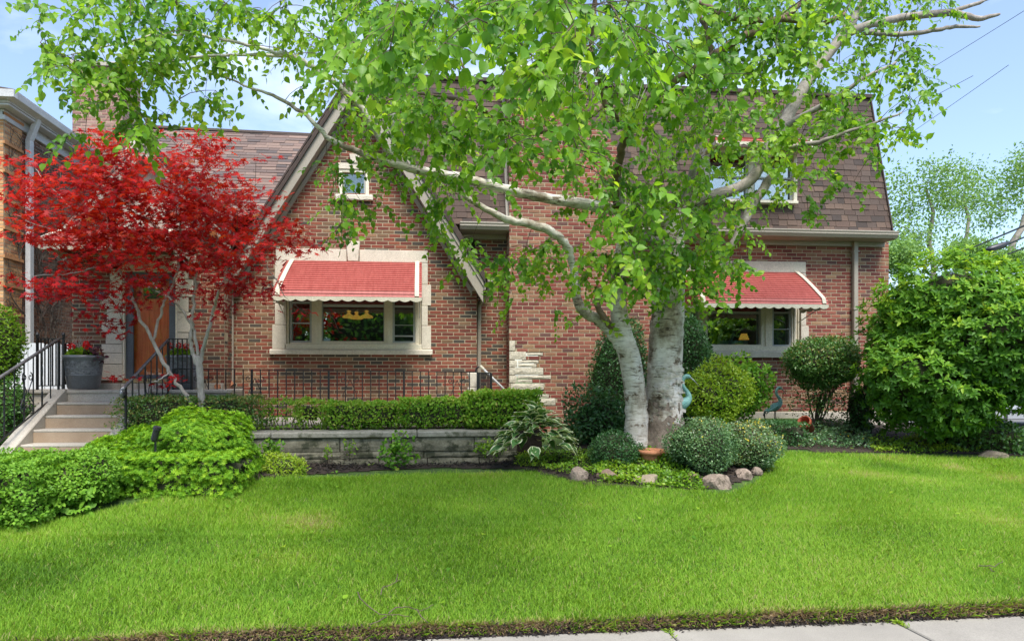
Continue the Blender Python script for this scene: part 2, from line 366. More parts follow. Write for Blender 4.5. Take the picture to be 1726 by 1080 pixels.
def norm(a): return a / np.maximum(np.linalg.norm(a, axis=-1, keepdims=True), 1e-9)
def frames(Tn, Nn):
    Tn = norm(Tn); S = norm(np.cross(Nn, Tn)); N = np.cross(Tn, S); return Tn, S, N
def scatter(tpl, Pn, Tn, Nn, L, W, tint):
    tv, tf = tpl; Tn, S, N = frames(Tn, Nn); n = len(Pn)
    L = np.broadcast_to(L, n)[:, None, None]; W = np.broadcast_to(W, n)[:, None, None]
    V = Pn[:, None] + Tn[:, None]*tv[None, :, 0:1]*L + S[:, None]*tv[None, :, 1:2]*W + N[:, None]*tv[None, :, 2:3]*L
    F = (tf[None] + (np.arange(n)*len(tv))[:, None, None]).reshape(-1, tf.shape[1])
    return V.reshape(-1, 3), F, np.repeat(np.clip(tint, 0, 1), len(tf))
def rdir(n): return norm(rng.normal(size=(n, 3)))
def lumps(D, seed, k=9, amp=.14):
    g = np.random.default_rng(seed); A = norm(g.normal(size=(k, 3))); ph = g.uniform(0, 6.28, k); fr = g.uniform(3, 8, k)
    return amp * sum(np.sin(D @ a * f + p) for a, f, p in zip(A, fr, ph)) / k * 2.2
def split_leaves(parent, name, tpl, Pn, Tn, Nn, L, W, tint, mat, count=300, part='leaf', smooth=True, rest='foliage'):
    """the `count` leaves that show largest become objects sharing meshes, the rest one stuff part"""
    n = len(Pn); Lb = np.broadcast_to(L, n).astype(float); Wb = np.broadcast_to(W, n).astype(float)
    px, py, t = proj(Pn); sc = Lb / np.maximum(t, .3)
    sc = np.where((px > 10) & (px < 1716) & (py > 8) & (py < 1070) & (t > .5), sc, 0)
    idx = np.argsort(-sc)[:min(count, n)]; mask = np.ones(n, bool); mask[idx] = False
    if mask.any():
        V, F, tt = scatter(tpl, Pn[mask], Tn[mask], Nn[mask], Lb[mask], Wb[mask], tint[mask])
        link(rest, npmesh(rest, V, F, tt), mat, parent, kind='stuff')
    ms = []
    for k in range(6):
        V, F, tt = scatter(tpl, np.zeros((1,3)), np.array([[1.,0,0]]), np.array([[0,0,1.]]), 1, 1, np.array([k/5]))
        me = npmesh(part, V, F, tt); me.materials.append(mat); ms.append(me)
    Tm, S, N = frames(Tn, Nn)
    pi = parent_inv(parent)
    for i in idx:
        me = ms[int(np.clip(round(tint[i]*5), 0, 5))]
        o = bpy.data.objects.new(part, me); C.objects.link(o)
        m = Matrix(((Tm[i,0]*Lb[i], S[i,0]*Wb[i], N[i,0]*Lb[i], Pn[i,0]), (Tm[i,1]*Lb[i], S[i,1]*Wb[i], N[i,1]*Lb[i], Pn[i,1]),
                    (Tm[i,2]*Lb[i], S[i,2]*Wb[i], N[i,2]*Lb[i], Pn[i,2]), (0,0,0,1)))
        o.parent = parent; o.matrix_parent_inverse = pi; o.matrix_basis = m
def smoothline(pts, sub=4, jit=0):
    """catmull-rom through (vec, r)"""
    P_ = [Vector(p) for p, r in pts]; Rr = [r for p, r in pts]; o = []; ro = []
    n = len(P_)
    for i in range(n-1):
        p0, p1, p2, p3 = P_[max(i-1,0)], P_[i], P_[i+1], P_[min(i+2,n-1)]
        for k in range(sub):
            s = k/sub
            q = .5*((2*p1) + (p2-p0)*s + (2*p0-5*p1+4*p2-p3)*s*s + (3*p1-p0-3*p2+p3)*s**3)
            if jit and (i or k): q += Vector((random.gauss(0, jit), random.gauss(0, jit), random.gauss(0, jit)))
            o.append(q); ro.append(Rr[i]*(1-s) + Rr[i+1]*s)
    o.append(P_[-1]); ro.append(Rr[-1]); return o, ro

# ================================================================ GROUND
ctrl = []
for px, py, Y in [(0,885,6.5),(200,850,7.1),(430,803,8.1),(510,795,8.7),(700,790,8.9),(870,787,8.8),(980,800,8.0),(1100,818,7.5),(1215,822,7.3),
                  (1290,795,7.9),(1310,755,9.6),(1500,757,9.6),(1700,765,9.5),(1400,712,11.7),(1115,748,8.9),(1068,752,8.9),(950,765,9.1),
                  (150,790,8.3),(300,760,8.9),(1000,745,9.8),(1240,735,10.2),(1600,735,11.0)]:
    p = P(px, py, Y); ctrl.append((p.x, p.y, p.z))
for X in (-9,-6,-3,0,3,6,9,12): ctrl.append((X, 4.35, .05))
ctrl += [(-9,8,.25),(-9,12,.6),(-6.3,12,.6),(-3,12.5,.4),(0,12.5,.4),(3,12,.7),(12,8,.22),(12,12,.35),(14,16,.12),(16,8,.02),(16,5,.02),(18,12,0),(19,20,0),(9,18,.4),(-9,18,.5),(18,4,0),(24,12,0),(24,24,0),(9,26,.2),(-9,26,.4),(-1,10.2,.42),(-2,10.8,.42),(1,10.2,.42)]
ctrl = np.array(ctrl)
def _phi(d): return np.where(d > 1e-6, d*d*np.log(d+1e-9), 0)
_n = len(ctrl); _K = _phi(np.linalg.norm(ctrl[:,None,:2]-ctrl[None,:,:2], axis=-1)) + np.eye(_n)*.02
_A = np.zeros((_n+3,_n+3)); _A[:_n,:_n] = _K; _A[:_n,_n:] = np.c_[np.ones(_n), ctrl[:,:2]]; _A[_n:,:_n] = _A[:_n,_n:].T
_w = np.linalg.solve(_A, np.r_[ctrl[:,2], 0,0,0])
def gz(x, y):
    x = np.asarray(x, float); y = np.asarray(y, float); sh = np.broadcast(x, y).shape
    x = np.broadcast_to(x, sh).ravel(); y = np.broadcast_to(y, sh).ravel()
    o = np.empty(len(x))
    for i in range(0, len(x), 20000):
        d = np.hypot(x[i:i+20000,None]-ctrl[None,:,0], y[i:i+20000,None]-ctrl[None,:,1])
        o[i:i+20000] = _phi(d) @ _w[:_n] + _w[_n] + _w[_n+1]*x[i:i+20000] + _w[_n+2]*y[i:i+20000]
    o += .012*np.sin(x*2.1+y*.7)*np.sin(y*1.7-x*.4)
    return np.clip(o, -.05, 1.4).reshape(sh)
def G(px, py):
    """where the sight line through a picture point meets the ground"""
    lo, hi = 3.5, 30.0; prev = None
    for Y in np.arange(4.0, 26, .05):
        p = P(px, py, Y); d = p.z - float(gz(p.x, p.y))
        if d < 0: return Vector((p.x, p.y, float(gz(p.x, p.y))))
    return P(px, py, 26)
def grid(name, x0, x1, y0, y1, nx, ny, fz, mat, parent=None, **kw):
    xs = np.linspace(x0, x1, nx); ys = np.linspace(y0, y1, ny); Xg, Yg = np.meshgrid(xs, ys)
    V = np.c_[Xg.ravel(), Yg.ravel(), fz(Xg, Yg).ravel()]
    i = np.arange(ny-1)[:,None]*nx + np.arange(nx-1)[None]; i = i.ravel()
    F = np.c_[i, i+1, i+nx+1, i+nx]
    return link(name, npmesh(name, V, F, np.full(len(F), .5)), mat, parent, smooth=True, **kw)
def lawn_mat():
    m, nt, b = newmat('turf_thatch')
    n = noise(nt, 3, 6, .65); r = ramp(nt, [(.3, (.035, .075, .012)), (.55, (.07, .14, .018)), (.75, (.13, .17, .04))]); nt.links.new(n.outputs['Fac'], r.inputs[0])
    n2 = noise(nt, 160, 3, .7); r2 = ramp(nt, [(.3, (.5,)*3), (.7, (1.3,)*3)]); nt.links.new(n2.outputs['Fac'], r2.inputs[0])
    nt.links.new(mixc(nt, 1, r.outputs[0], r2.outputs[0], 'MULTIPLY'), b.inputs['Base Color']); b.inputs['Roughness'].default_value = 1
    bump(nt, b, n2.outputs['Fac'], .8, .02); return m
M['turf'] = lawn_mat()
EDGE_Y = 4.318
def edge(x): return EDGE_Y + .012*np.sin(x*3.1) + .009*np.sin(x*7.7+1) + .006*np.sin(x*19)
def ground_z(X, Y):
    z = gz(X, Y); lip = np.clip((Y - (edge(X) - .055))/.055, 0, 1)
    return np.where(Y < edge(X)+.3, -.05 + (z+.05)*lip, z)
grid('lawn_ground', -14, 16, 4.2, 13.5, 220, 260, ground_z, M['turf'], kind='structure')
mb = MB(); mb.box(-400, 400, -400, 600, -.9, -.12); mb.obj('ground', M['turf'], kind='structure')
grid('back_yard_ground', -14, 16, 13.5, 30, 50, 30, lambda X, Y: np.maximum(gz(X, np.minimum(Y, 26)), -.04), M['turf'], kind='structure')
mb = MB(); mb.box(14.5, 26, -40, 90, -.2, .03); mb.obj('side_street', M['asphalt'], kind='structure')
mb = MB(); mb.box(-120, 14.4, -12, -3, -.2, -.02); mb.obj('road', M['asphalt'], kind='structure')
mb = MB(); mb.box(-14, 14.4, -2.9, 2.62, -.2, -.004); mb.obj('parkway_lawn_ground', M['turf'], kind='structure')
# soil edge strip between walk and lawn
grid('soil_edge', -12, 13, 4.25, 4.328, 900, 9, lambda X, Y: ground_z(X, Y)+.014+.004*np.sin(X*41)*np.sin(X*17+Y*60), M['soil'], kind='structure')
# sidewalk: slabs, joints where the photograph has them
walk = bpy.data.objects.new('sidewalk', None); C.objects.link(walk); walk['kind'] = 'structure'
def on_flat(px, py):
    t = CAMH*FPX/(py-PCY); return PT(px, py, t)
j1 = on_flat(1121, 1058).x; j2 = on_flat(1506, 1046).x; step = j2-j1
for k in range(-7, 7):
    x0 = j1 + k*step; mb = MB(); mb.box(x0+.006, x0+step-.006, 2.68, 4.285 - .004*(k % 3), -.12, .0 + .004*(k % 2))
    mb.obj('slab', M['sidewalk'], walk, bevel=.008)

# ================================================================ HOUSE
house = thing('brick_house', 'red brick house with steep front gable, wide chimney and brown shingle mansard roof', 'house', (0, 12.5, .9))
YG, YR, YC, YE = 12.0, 12.36, 12.0, 11.4          # gable, recessed wall, chimney, entry
all_bricks = []                                     # (score, matrix, tint, wall object)
CLEAR = [(392,520,455,690),(392,598,798,660),(728,420,800,620),(808,500,850,620),(862,430,1000,640),(1345,455,1500,560),(470,355,590,405),(1270,600,1330,690)]
def solid_ivs(ivs, holes):
    for a, b in holes:
        o = []
        for c, d in ivs:
            if b <= c or a >= d: o.append((c, d)); continue
            if a > c: o.append((c, a))
            if b < d: o.append((b, d))
        ivs = o
    return [i for i in ivs if i[1]-i[0] > .015]
def brick_wall(name, o, d, n, z0, z1, ivf, pitch=.206, course=.0632, mat='brick', mort='mortar', thick=.22, seed=0, parent=None, own=True, warm=1):
    """o: (x,y) where s=0; d: unit direction of s; n: outward normal"""
    parent = parent or house
    r = random.Random(seed); mm = MB(); bb = MB(); recs = []
    dx, dy = d; nx, ny = n
    def W_(s, z, q): return (o[0]+dx*s+nx*q, o[1]+dy*s+ny*q, z)
    c0 = math.floor(z0/course); z = c0*course; i = 0
    jt = .0130
    while z < z1 - .01:
        zb = max(z, z0); ze = min(z+course, z1)
        for a, b in ivf((zb+ze)/2):
            p = [W_(a,zb,0), W_(b,zb,0), W_(b,zb,-thick), W_(a,zb,-thick), W_(a,ze,0), W_(b,ze,0), W_(b,ze,-thick), W_(a,ze,-thick)]
            mm.add(p, [(0,1,5,4),(2,3,7,6),(1,2,6,5),(3,0,4,7)])
            off = (c0+i) % 2 * pitch/2 + (.008*math.sin((c0+i)*2.3))
            s = math.floor((a-off)/pitch)*pitch + off
            while s < b:
                s0 = max(s+jt/2, a); s1 = min(s+pitch-jt/2, b)
                if s1-s0 > .02 and ze-zb > .02:
                    t = r.random(); q = .005 + r.uniform(-.0015, .0015); zz0, zz1 = zb+jt/2, ze-jt/2
                    full = (s1-s0) > pitch-jt-.004 and ze-zb > course-.003
                    recs.append((s0, s1, zz0, zz1, q, t, full))
                s += pitch
        z += course; i += 1
    wobj = mm.obj(name, M[mort], parent)
    for rec in recs:
        s0, s1, a, b, q, t, full = rec
        pc = W_((s0+s1)/2, (a+b)/2, q)
        px, py, tt = proj(np.array(pc)); sc = 0
        if own and full:
            if any(x0 < px < x1 and y0 < py < y1 for x0, y0, x1, y1 in CLEAR): sc = 10/tt
            elif 0 < px < 1726 and 0 < py < 1080: sc = 2/tt
        all_bricks.append((sc, rec, W_, t, wobj, M[mat], nx, ny))
    return wobj
def brick_geo(mb, s0, s1, a, b, q, W_, t):
    e = .0035; v = [W_(s0,a,-.004), W_(s1,a,-.004), W_(s1,b,-.004), W_(s0,b,-.004), W_(s0,a,q-e), W_(s1,a,q-e), W_(s1,b,q-e), W_(s0,b,q-e),
                 W_(s0+e,a+e,q), W_(s1-e,a+e,q), W_(s1-e,b-e,q), W_(s0+e,b-e,q)]
    mb.add(v, [(0,1,5,4),(1,2,6,5),(2,3,7,6),(3,0,4,7),(4,5,9,8),(5,6,10,9),(6,7,11,10),(7,4,8,11),(8,9,10,11)], t)
def finish_bricks():
    order = sorted(range(len(all_bricks)), key=lambda i: -all_bricks[i][0])
    single = set(i for i in order[:300] if all_bricks[i][0] > 0)
    rest = {}; cache = {}
    for i, (sc, rec, W_, t, wobj, mat, nx, ny) in enumerate(all_bricks):
        s0, s1, a, b, q, tt, full = rec
        if i in single:
            key = (round(s1-s0, 3), round(b-a, 3), int(t*14), mat.name, round(nx, 2))
            if key not in cache:
                m = MB(); brick_geo(m, -(s1-s0)/2, (s1-s0)/2, -(b-a)/2, (b-a)/2, .007, lambda s, z, q, nx=nx, ny=ny: (s*-ny+nx*q, s*nx+ny*q, z), (key[2]+.5)/14)
                me = bpy.data.meshes.new('brick'); me.from_pydata(m.v, [], m.f)
                at = me.attributes.new('tint', 'FLOAT', 'FACE'); at.data.foreach_set('value', m.t); me.materials.append(mat); cache[key] = me
            ob = bpy.data.objects.new('brick', cache[key]); C.objects.link(ob)
            ob.parent = wobj; ob.matrix_parent_inverse = parent_inv(wobj)
            ob.location = W_((s0+s1)/2, (a+b)/2, q-.007)
        else:
            rest.setdefault(wobj.name, [MB(), wobj, mat]); brick_geo(rest[wobj.name][0], s0, s1, a, b, q, W_, t)
    for k, (m, wobj, mat) in rest.items(): m.obj('brickwork', mat, wobj, kind='stuff')

all_sh = []
def shingle_plane(name, o, u, v, h, ivf, row=.125, tabw=.2, mat='shingle', seed=0, parent=None, back=.05, own=True, under=True):
    """o origin, u unit along the eave, v unit up the slope, h slope length, ivf(y)->intervals in u"""
    parent = parent or house; u = Vector(u).normalized(); v = Vector(v).normalized(); n = u.cross(v).normalized(); o = Vector(o)
    r = random.Random(seed); mm = MB(); k = int(math.ceil(h/row)); recs = []
    for i in range(k):
        y = i*row; ye = min(y+row, h)
        for a, b in ivf(y+row/2):
            mm.obox(o+u*a+v*y-n*back, u*(b-a), v*(ye-y), n*back)
            s = a - r.random()*tabw
            while s < b:
                w_ = tabw*r.choice([.7, .9, 1, 1.15, 1.45]); s0 = max(s+.003, a); s1 = min(s+w_-.003, b)
                if s1-s0 > .02: recs.append((s0, s1, y - r.choice([0, 0, .008, -.004]), min(ye, h)+.015, r.random(), r.choice([.008, .011, .016])))
                s += w_
    uo = mm.obj(name, M['underlay'], parent)
    for rec in recs:
        p = o+u*((rec[0]+rec[1])/2)+v*rec[2]; px, py, tt = proj(np.array(p))
        vis = own and ((1300 < px < 1500 and 300 < py < 390) or (780 < px < 850 and 330 < py < 375) or (380 < px < 500 and 220 < py < 300))
        all_sh.append(((rec[1]-rec[0])*row/tt*(10 if vis else 1), rec, o, u, v, n, uo, M[mat]))
    return uo
def sh_geo(mb, w_, l, th, O, u, v, n, t):
    # a tab: thick lower edge, thin top
    p = [O, O+u*w_, O+u*w_+v*l, O+v*l]
    q = [p[0]+n*th, p[1]+n*th, p[2]+n*.003, p[3]+n*.003]
    mb.add(p+q, [(4,5,6,7),(0,1,5,4),(1,2,6,5),(3,0,4,7)], t)
def finish_shingles():
    order = sorted(range(len(all_sh)), key=lambda i: -all_sh[i][0]); single = set(order[:300]); rest = {}
    cache = {}
    for i, (sc, rec, o, u, v, n, uo, mat) in enumerate(all_sh):
        s0, s1, y0, y1, t, th = rec
        if i in single:
            key = (round(s1-s0, 2), round(y1-y0, 2), th, int(t*8), mat.name, tuple(round(c, 3) for c in (*u, *v)))
            if key not in cache:
                m = MB(); sh_geo(m, s1-s0, y1-y0, th, Vector((0,0,0)), u, v, n, (key[3]+.5)/8)
                me = bpy.data.meshes.new('shingle'); me.from_pydata(m.v, [], m.f)
                at = me.attributes.new('tint', 'FLOAT', 'FACE'); at.data.foreach_set('value', m.t); me.materials.append(mat); cache[key] = me
            ob = bpy.data.objects.new('shingle', cache[key]); C.objects.link(ob); ob.parent = uo; ob.matrix_parent_inverse = parent_inv(uo)
            ob.location = o+u*s0+v*y0
        else:
            rest.setdefault(uo.name, [MB(), uo, mat]); sh_geo(rest[uo.name][0], s1-s0, y1-y0, th, o+u*s0+v*y0, u, v, n, t)
    for k, (m, uo, mat) in rest.items(): m.obj('shingles', mat, uo, kind='stuff')

# ---- main gable wall
gx = lambda px, Y=YG: XY(px, Y)
gz_ = lambda py, px=600, Y=YG: Z(px, py, Y)
apex = P(598, 112, 11.72); footR = P(821, 469, 11.72); footL = P(375, 467, 11.72)
slR = (apex.z-footR.z)/(footR.x-apex.x); slL = (apex.z-footL.z)/(apex.x-footL.x); sl = (slR+slL)/2
GXL, GXR = gx(386), gx(803.5)
WIN1 = dict(x0=gx(483), x1=gx(710), z0=gz_(590), z1=gz_(441))
SW = dict(x0=gx(571), x1=gx(622), z0=gz_(328), z1=gz_(286))
def iv_gable(z):
    hw = max(.02, (apex.z - .10 - z)/sl); a = max(GXL, apex.x-hw); b = min(GXR, apex.x+hw)
    if b - a < .05: return []
    holes = []
    if WIN1['z0'] < z < WIN1['z1']: holes.append((WIN1['x0'], WIN1['x1']))
    if SW['z0'] < z < SW['z1']: holes.append((SW['x0'], SW['x1']))
    return solid_ivs([(a, b)], holes)
brick_wall('gable_wall', (0, YG), (1, 0), (0, -1), .35, apex.z-.15, iv_gable, seed=1)
brick_wall('gable_side_wall', (GXR-.004, YG), (0, 1), (1, 0), .35, footR.z+.1, lambda z: [(0.03, .36)], seed=2, own=False)
# ---- recessed wall / right wall, one plane
XR_ = XY(1498, YR); ZEAVE = Z(1300, 404, YR)
CX0, CX1 = XY(858.4, YC), XY(1046, YC)
WIN2 = dict(x0=XY(1152, YR), x1=XY(1349, YR), z0=Z(1260, 591, YR), z1=Z(1260, 459, YR))
def iv_right(z):
    holes = []
    if WIN2['z0'] < z < WIN2['z1']: holes.append((WIN2['x0'], WIN2['x1']))
    return solid_ivs([(CX1-.05, XR_)], holes)
brick_wall('right_wall', (0, YR), (1, 0), (0, -1), .95, ZEAVE, iv_right, .2, .0686, 'brick_warm', seed=3)
brick_wall('recessed_wall', (0, YR), (1, 0), (0, -1), .35, ZEAVE+.1, lambda z: [(GXR+.01, CX0+.02)], seed=4)
brick_wall('end_wall', (XR_-.004, YR), (0, 1), (1, 0), .6, ZEAVE, lambda z: [(0.03, 7)], .2, .0686, 'brick_warm', seed=5, own=False)
mb = MB(); mb.box(CX1-.1, XR_+.03, YR-.05, YR+.3, .3, .95); mb.obj('foundation', M['concrete'], house, bevel=.01)
# ---- chimney
CTOP = Z(900, 122, YC); CXT = XY(987, YC); CSH = Z(950, 250, YC)
quoins = []   # (px0, py0, px1, py1)
for q in [(853.5,574,868,592),(857,592,886,608),(868,608,885.5,615),(853.5,601,868,613),(868.5,601,905.5,606),(868.5,607,905.5,612),
          (853.5,613.5,914,625.5),(853.5,626,868,638),(868.5,626,928.5,632),(868.5,633,895.5,638),(857,639.5,916.5,651),(857,652,868,659),
          (868.5,652,906,658),(868.5,658.8,925,664.5),(868.5,665.5,936,677)]: quoins.append(q)
quoins = [(858.6,574,868,591),(858.6,592,886.5,606),(887.2,594.5,915,599),(858.6,607,872,618.6),(873,607,907.5,612),(873,612.8,904,618.6),(858.6,619.4,915.5,631.6),
          (858.6,632.4,871,644.8),(872,632.4,928.5,638.4),(872,639.2,897,644.8),(861,645.8,916.5,656.5),(861,657.3,870,664),(871,657.3,907,663),
          (861,664,925,670),(861,671,936,683),(861,684,905,695)]
qw = [(XY(a, YC), Z(a, d, YC), XY(c, YC), Z(a, b, YC)) for a, b, c, d in quoins]
def iv_chim(z):
    holes = [(x0-.006, x1+.006) for x0, z0, x1, z1 in qw if z0-.004 < z < z1+.004]
    return solid_ivs([(CX0, CX1 if z < CSH else max(CXT, CX1-(z-CSH)*1.1))], holes)
cw = brick_wall('chimney', (0, YC), (1, 0), (0, -1), .45, CTOP, iv_chim, .205, .0686, 'brick_warm', seed=6, thick=.5)
brick_wall('chimney_side', (CX0+.004, YC), (0, 1), (-1, 0), .45, CTOP, lambda z: [(0.03, .9)], .2, .0686, 'brick_warm', seed=7, thick=.1, own=False)
for x0, z0, x1, z1 in qw:
    mb = MB(); nseg = max(2, int((x1-x0)/.07)); r = random.Random(int(x0*999+z0*77))
    # split faced stone: ridge line wandering across the face
    vs_ = []; fs = []
    for i in range(nseg+1):
        x = x0+(x1-x0)*i/nseg; e = 0 if i in (0, nseg) else 1
        mid = z0+(z1-z0)*(.5+.22*r.uniform(-1, 1))
        vs_ += [(x, YC+.01, z0), (x, YC-.008, z0+.004), (x, YC-.008-.014*e*r.uniform(.4, 1), mid), (x, YC-.006-.006*e*r.random(), z1-.004), (x, YC+.01, z1)]
    for i in range(nseg):
        for k in range(4): fs.append((i*5+k, (i+1)*5+k, (i+1)*5+k+1, i*5+k+1))
    mb.add(vs_, fs); mb.obj('stone', M['stone_split'], cw)
mb = MB(); mb.box(CX0-.06, CXT+.06, YC-.07, YC+1.0, CTOP, CTOP+.08); mb.box(CX0-.02, CXT+.02, YC-.03, YC+.95, CTOP+.08, CTOP+.13); mb.obj('chimney_cap', M['stone'], house, bevel=.01)
for pp in (925, 960):
    mb = MB(); c = P(pp, 100, YC+.4); mb.lathe([(.13,CTOP+.1),(.15,CTOP+.16),(.12,CTOP+.2),(.11,CTOP+.48),(.14,CTOP+.5),(.14,CTOP+.55),(.09,CTOP+.55),(.09,CTOP+.3)], (c.x, c.y, 0)); mb.obj('chimney_pot', M['terra'], house, smooth=True)
# ---- gable roof: rake boards, soffit, slopes
YF = 11.70
for sgn, foot in ((-1, footL), (1, footR)):
    L = Vector((sgn, 0, -sl)).normalized(); run = (Vector((foot.x, 0, foot.z))-Vector((apex.x, 0, apex.z))).length
    nrm = Vector((sgn*sl, 0, 1)).normalized()           # up-out of the slope
    A = Vector((apex.x, YF, apex.z))
    def strip(o0, o1, ya, yb, name, mat, bev=.004, ex=0):   # board between perpendicular offsets o0 (upper) and o1 (lower)
        c0 = A - nrm*o0; c1 = A - nrm*o1
        ends = []
        for c, oo in ((c0, o0), (c1, o1)):
            # start on the centre line x = apex.x
            s = -(c.x-apex.x)*sgn/ L.x*sgn if False else (apex.x-c.x)/L.x
            ends.append((c+L*s, c+L*(run+ex)))
        a0, b0 = ends[0]; a1, b1 = ends[1]
        b1z = Vector((b0.x, 0, b1.z - (b0.x-b1.x)*sgn*sl))
        pts = [(a1.x, a1.z), (b1z.x, b1z.z), (b0.x, b0.z), (a0.x, a0.z)]
        if sgn < 0: pts = pts[::-1]
        m = MB(); m.prism(pts, ya, yb); return m.obj(name, mat, house, bevel=bev)
    strip(.035, .235, YF, YF+.035, 'rake_board', M['trim'])
    strip(.028, .085, YF-.022, YF-.001, 'rake_moulding', M['trim'])
    strip(.0, .027, YF-.05, YF+.3, 'roof_edge', M['underlay'], .001)
    strip(.20, .222, YF+.036, YG-.004, 'soffit', M['trim'], .001)
    strip(.235, .30, YG-.05, YG-.003, 'frieze_board', M['trim'], .002)
    # boxed eave return
    bx = foot.x; m = MB(); x0, x1 = sorted((bx-sgn*.02, bx-sgn*.24))
    m.prism([(x0, foot.z-.20), (x1, foot.z-.20), (x1, foot.z-.02+(sl*.0 if sgn>0 else 0)), (x0, foot.z-.02)], YF+.037, YG+.3); m.obj('eave_return', M['trim'], house, bevel=.004)
    # shingled slope running back
    u = Vector((0, sgn, 0)); 
    o = Vector((foot.x, YF-.05 if sgn > 0 else YF+3.6, foot.z)) + nrm*.0
    hh = run
    shingle_plane('roof_slope', o, (0, sgn, 0), -L, hh, lambda y: [(0, 3.65)] if True else [], .14, .25, 'shingle', seed=11+sgn, own=False)
# ---- gutter + downspout right of gable
fr = footR
mb = MB(); mb.box(fr.x+.01, fr.x+.11, YF+.05, YR-.02, fr.z-.06, fr.z+.04); mb.obj('gutter', M['trim'], house, bevel=.01)
def downspout(pts, w_=.038, name='downspout', mat=None, parent=None):
    m = MB(); m.tube(pts, w_, 4); return m.obj(name, mat or M['trim'], parent or house, bevel=.006)
dx_ = XY(807.5, YR-.07)
pts, rr = smoothline([((fr.x+.06, 11.95, fr.z-.06), .04), ((fr.x+.04, 12.0, fr.z-.25), .04), ((dx_+.02, 12.2, fr.z-.38), .04), ((dx_, 12.28, fr.z-.55), .04), ((dx_, 12.28, 1.0), .04)], 4)
mb = MB(); mb.tube(pts, rr, 8); mb.obj('downspout', M['trim'], house)
# ---- left downspout at gable/entry corner
dl = XY(386, 11.9)+.03
pts, rr = smoothline([((XY(384,11.75), 11.75, Z(384,462,11.75)), .045), ((dl-.05, 11.85, Z(384,480,11.85)), .045), ((dl, 11.9, Z(384,500,11.9)), .045), ((dl, 11.9, Z(384,645,11.9)), .045)], 4)
mb = MB(); mb.tube(pts, rr, 8); mb.obj('downspout', M['trim'], house)
mb = MB(); mb.tube([(dl, 11.9, Z(384,645,11.9)), (dl-.05, 11.6, Z(378,655,11.6)), (XY(366,11.2), 11.2, 1.47)], .05, 6); mb.obj('downspout_shoe', M['terra'], house)

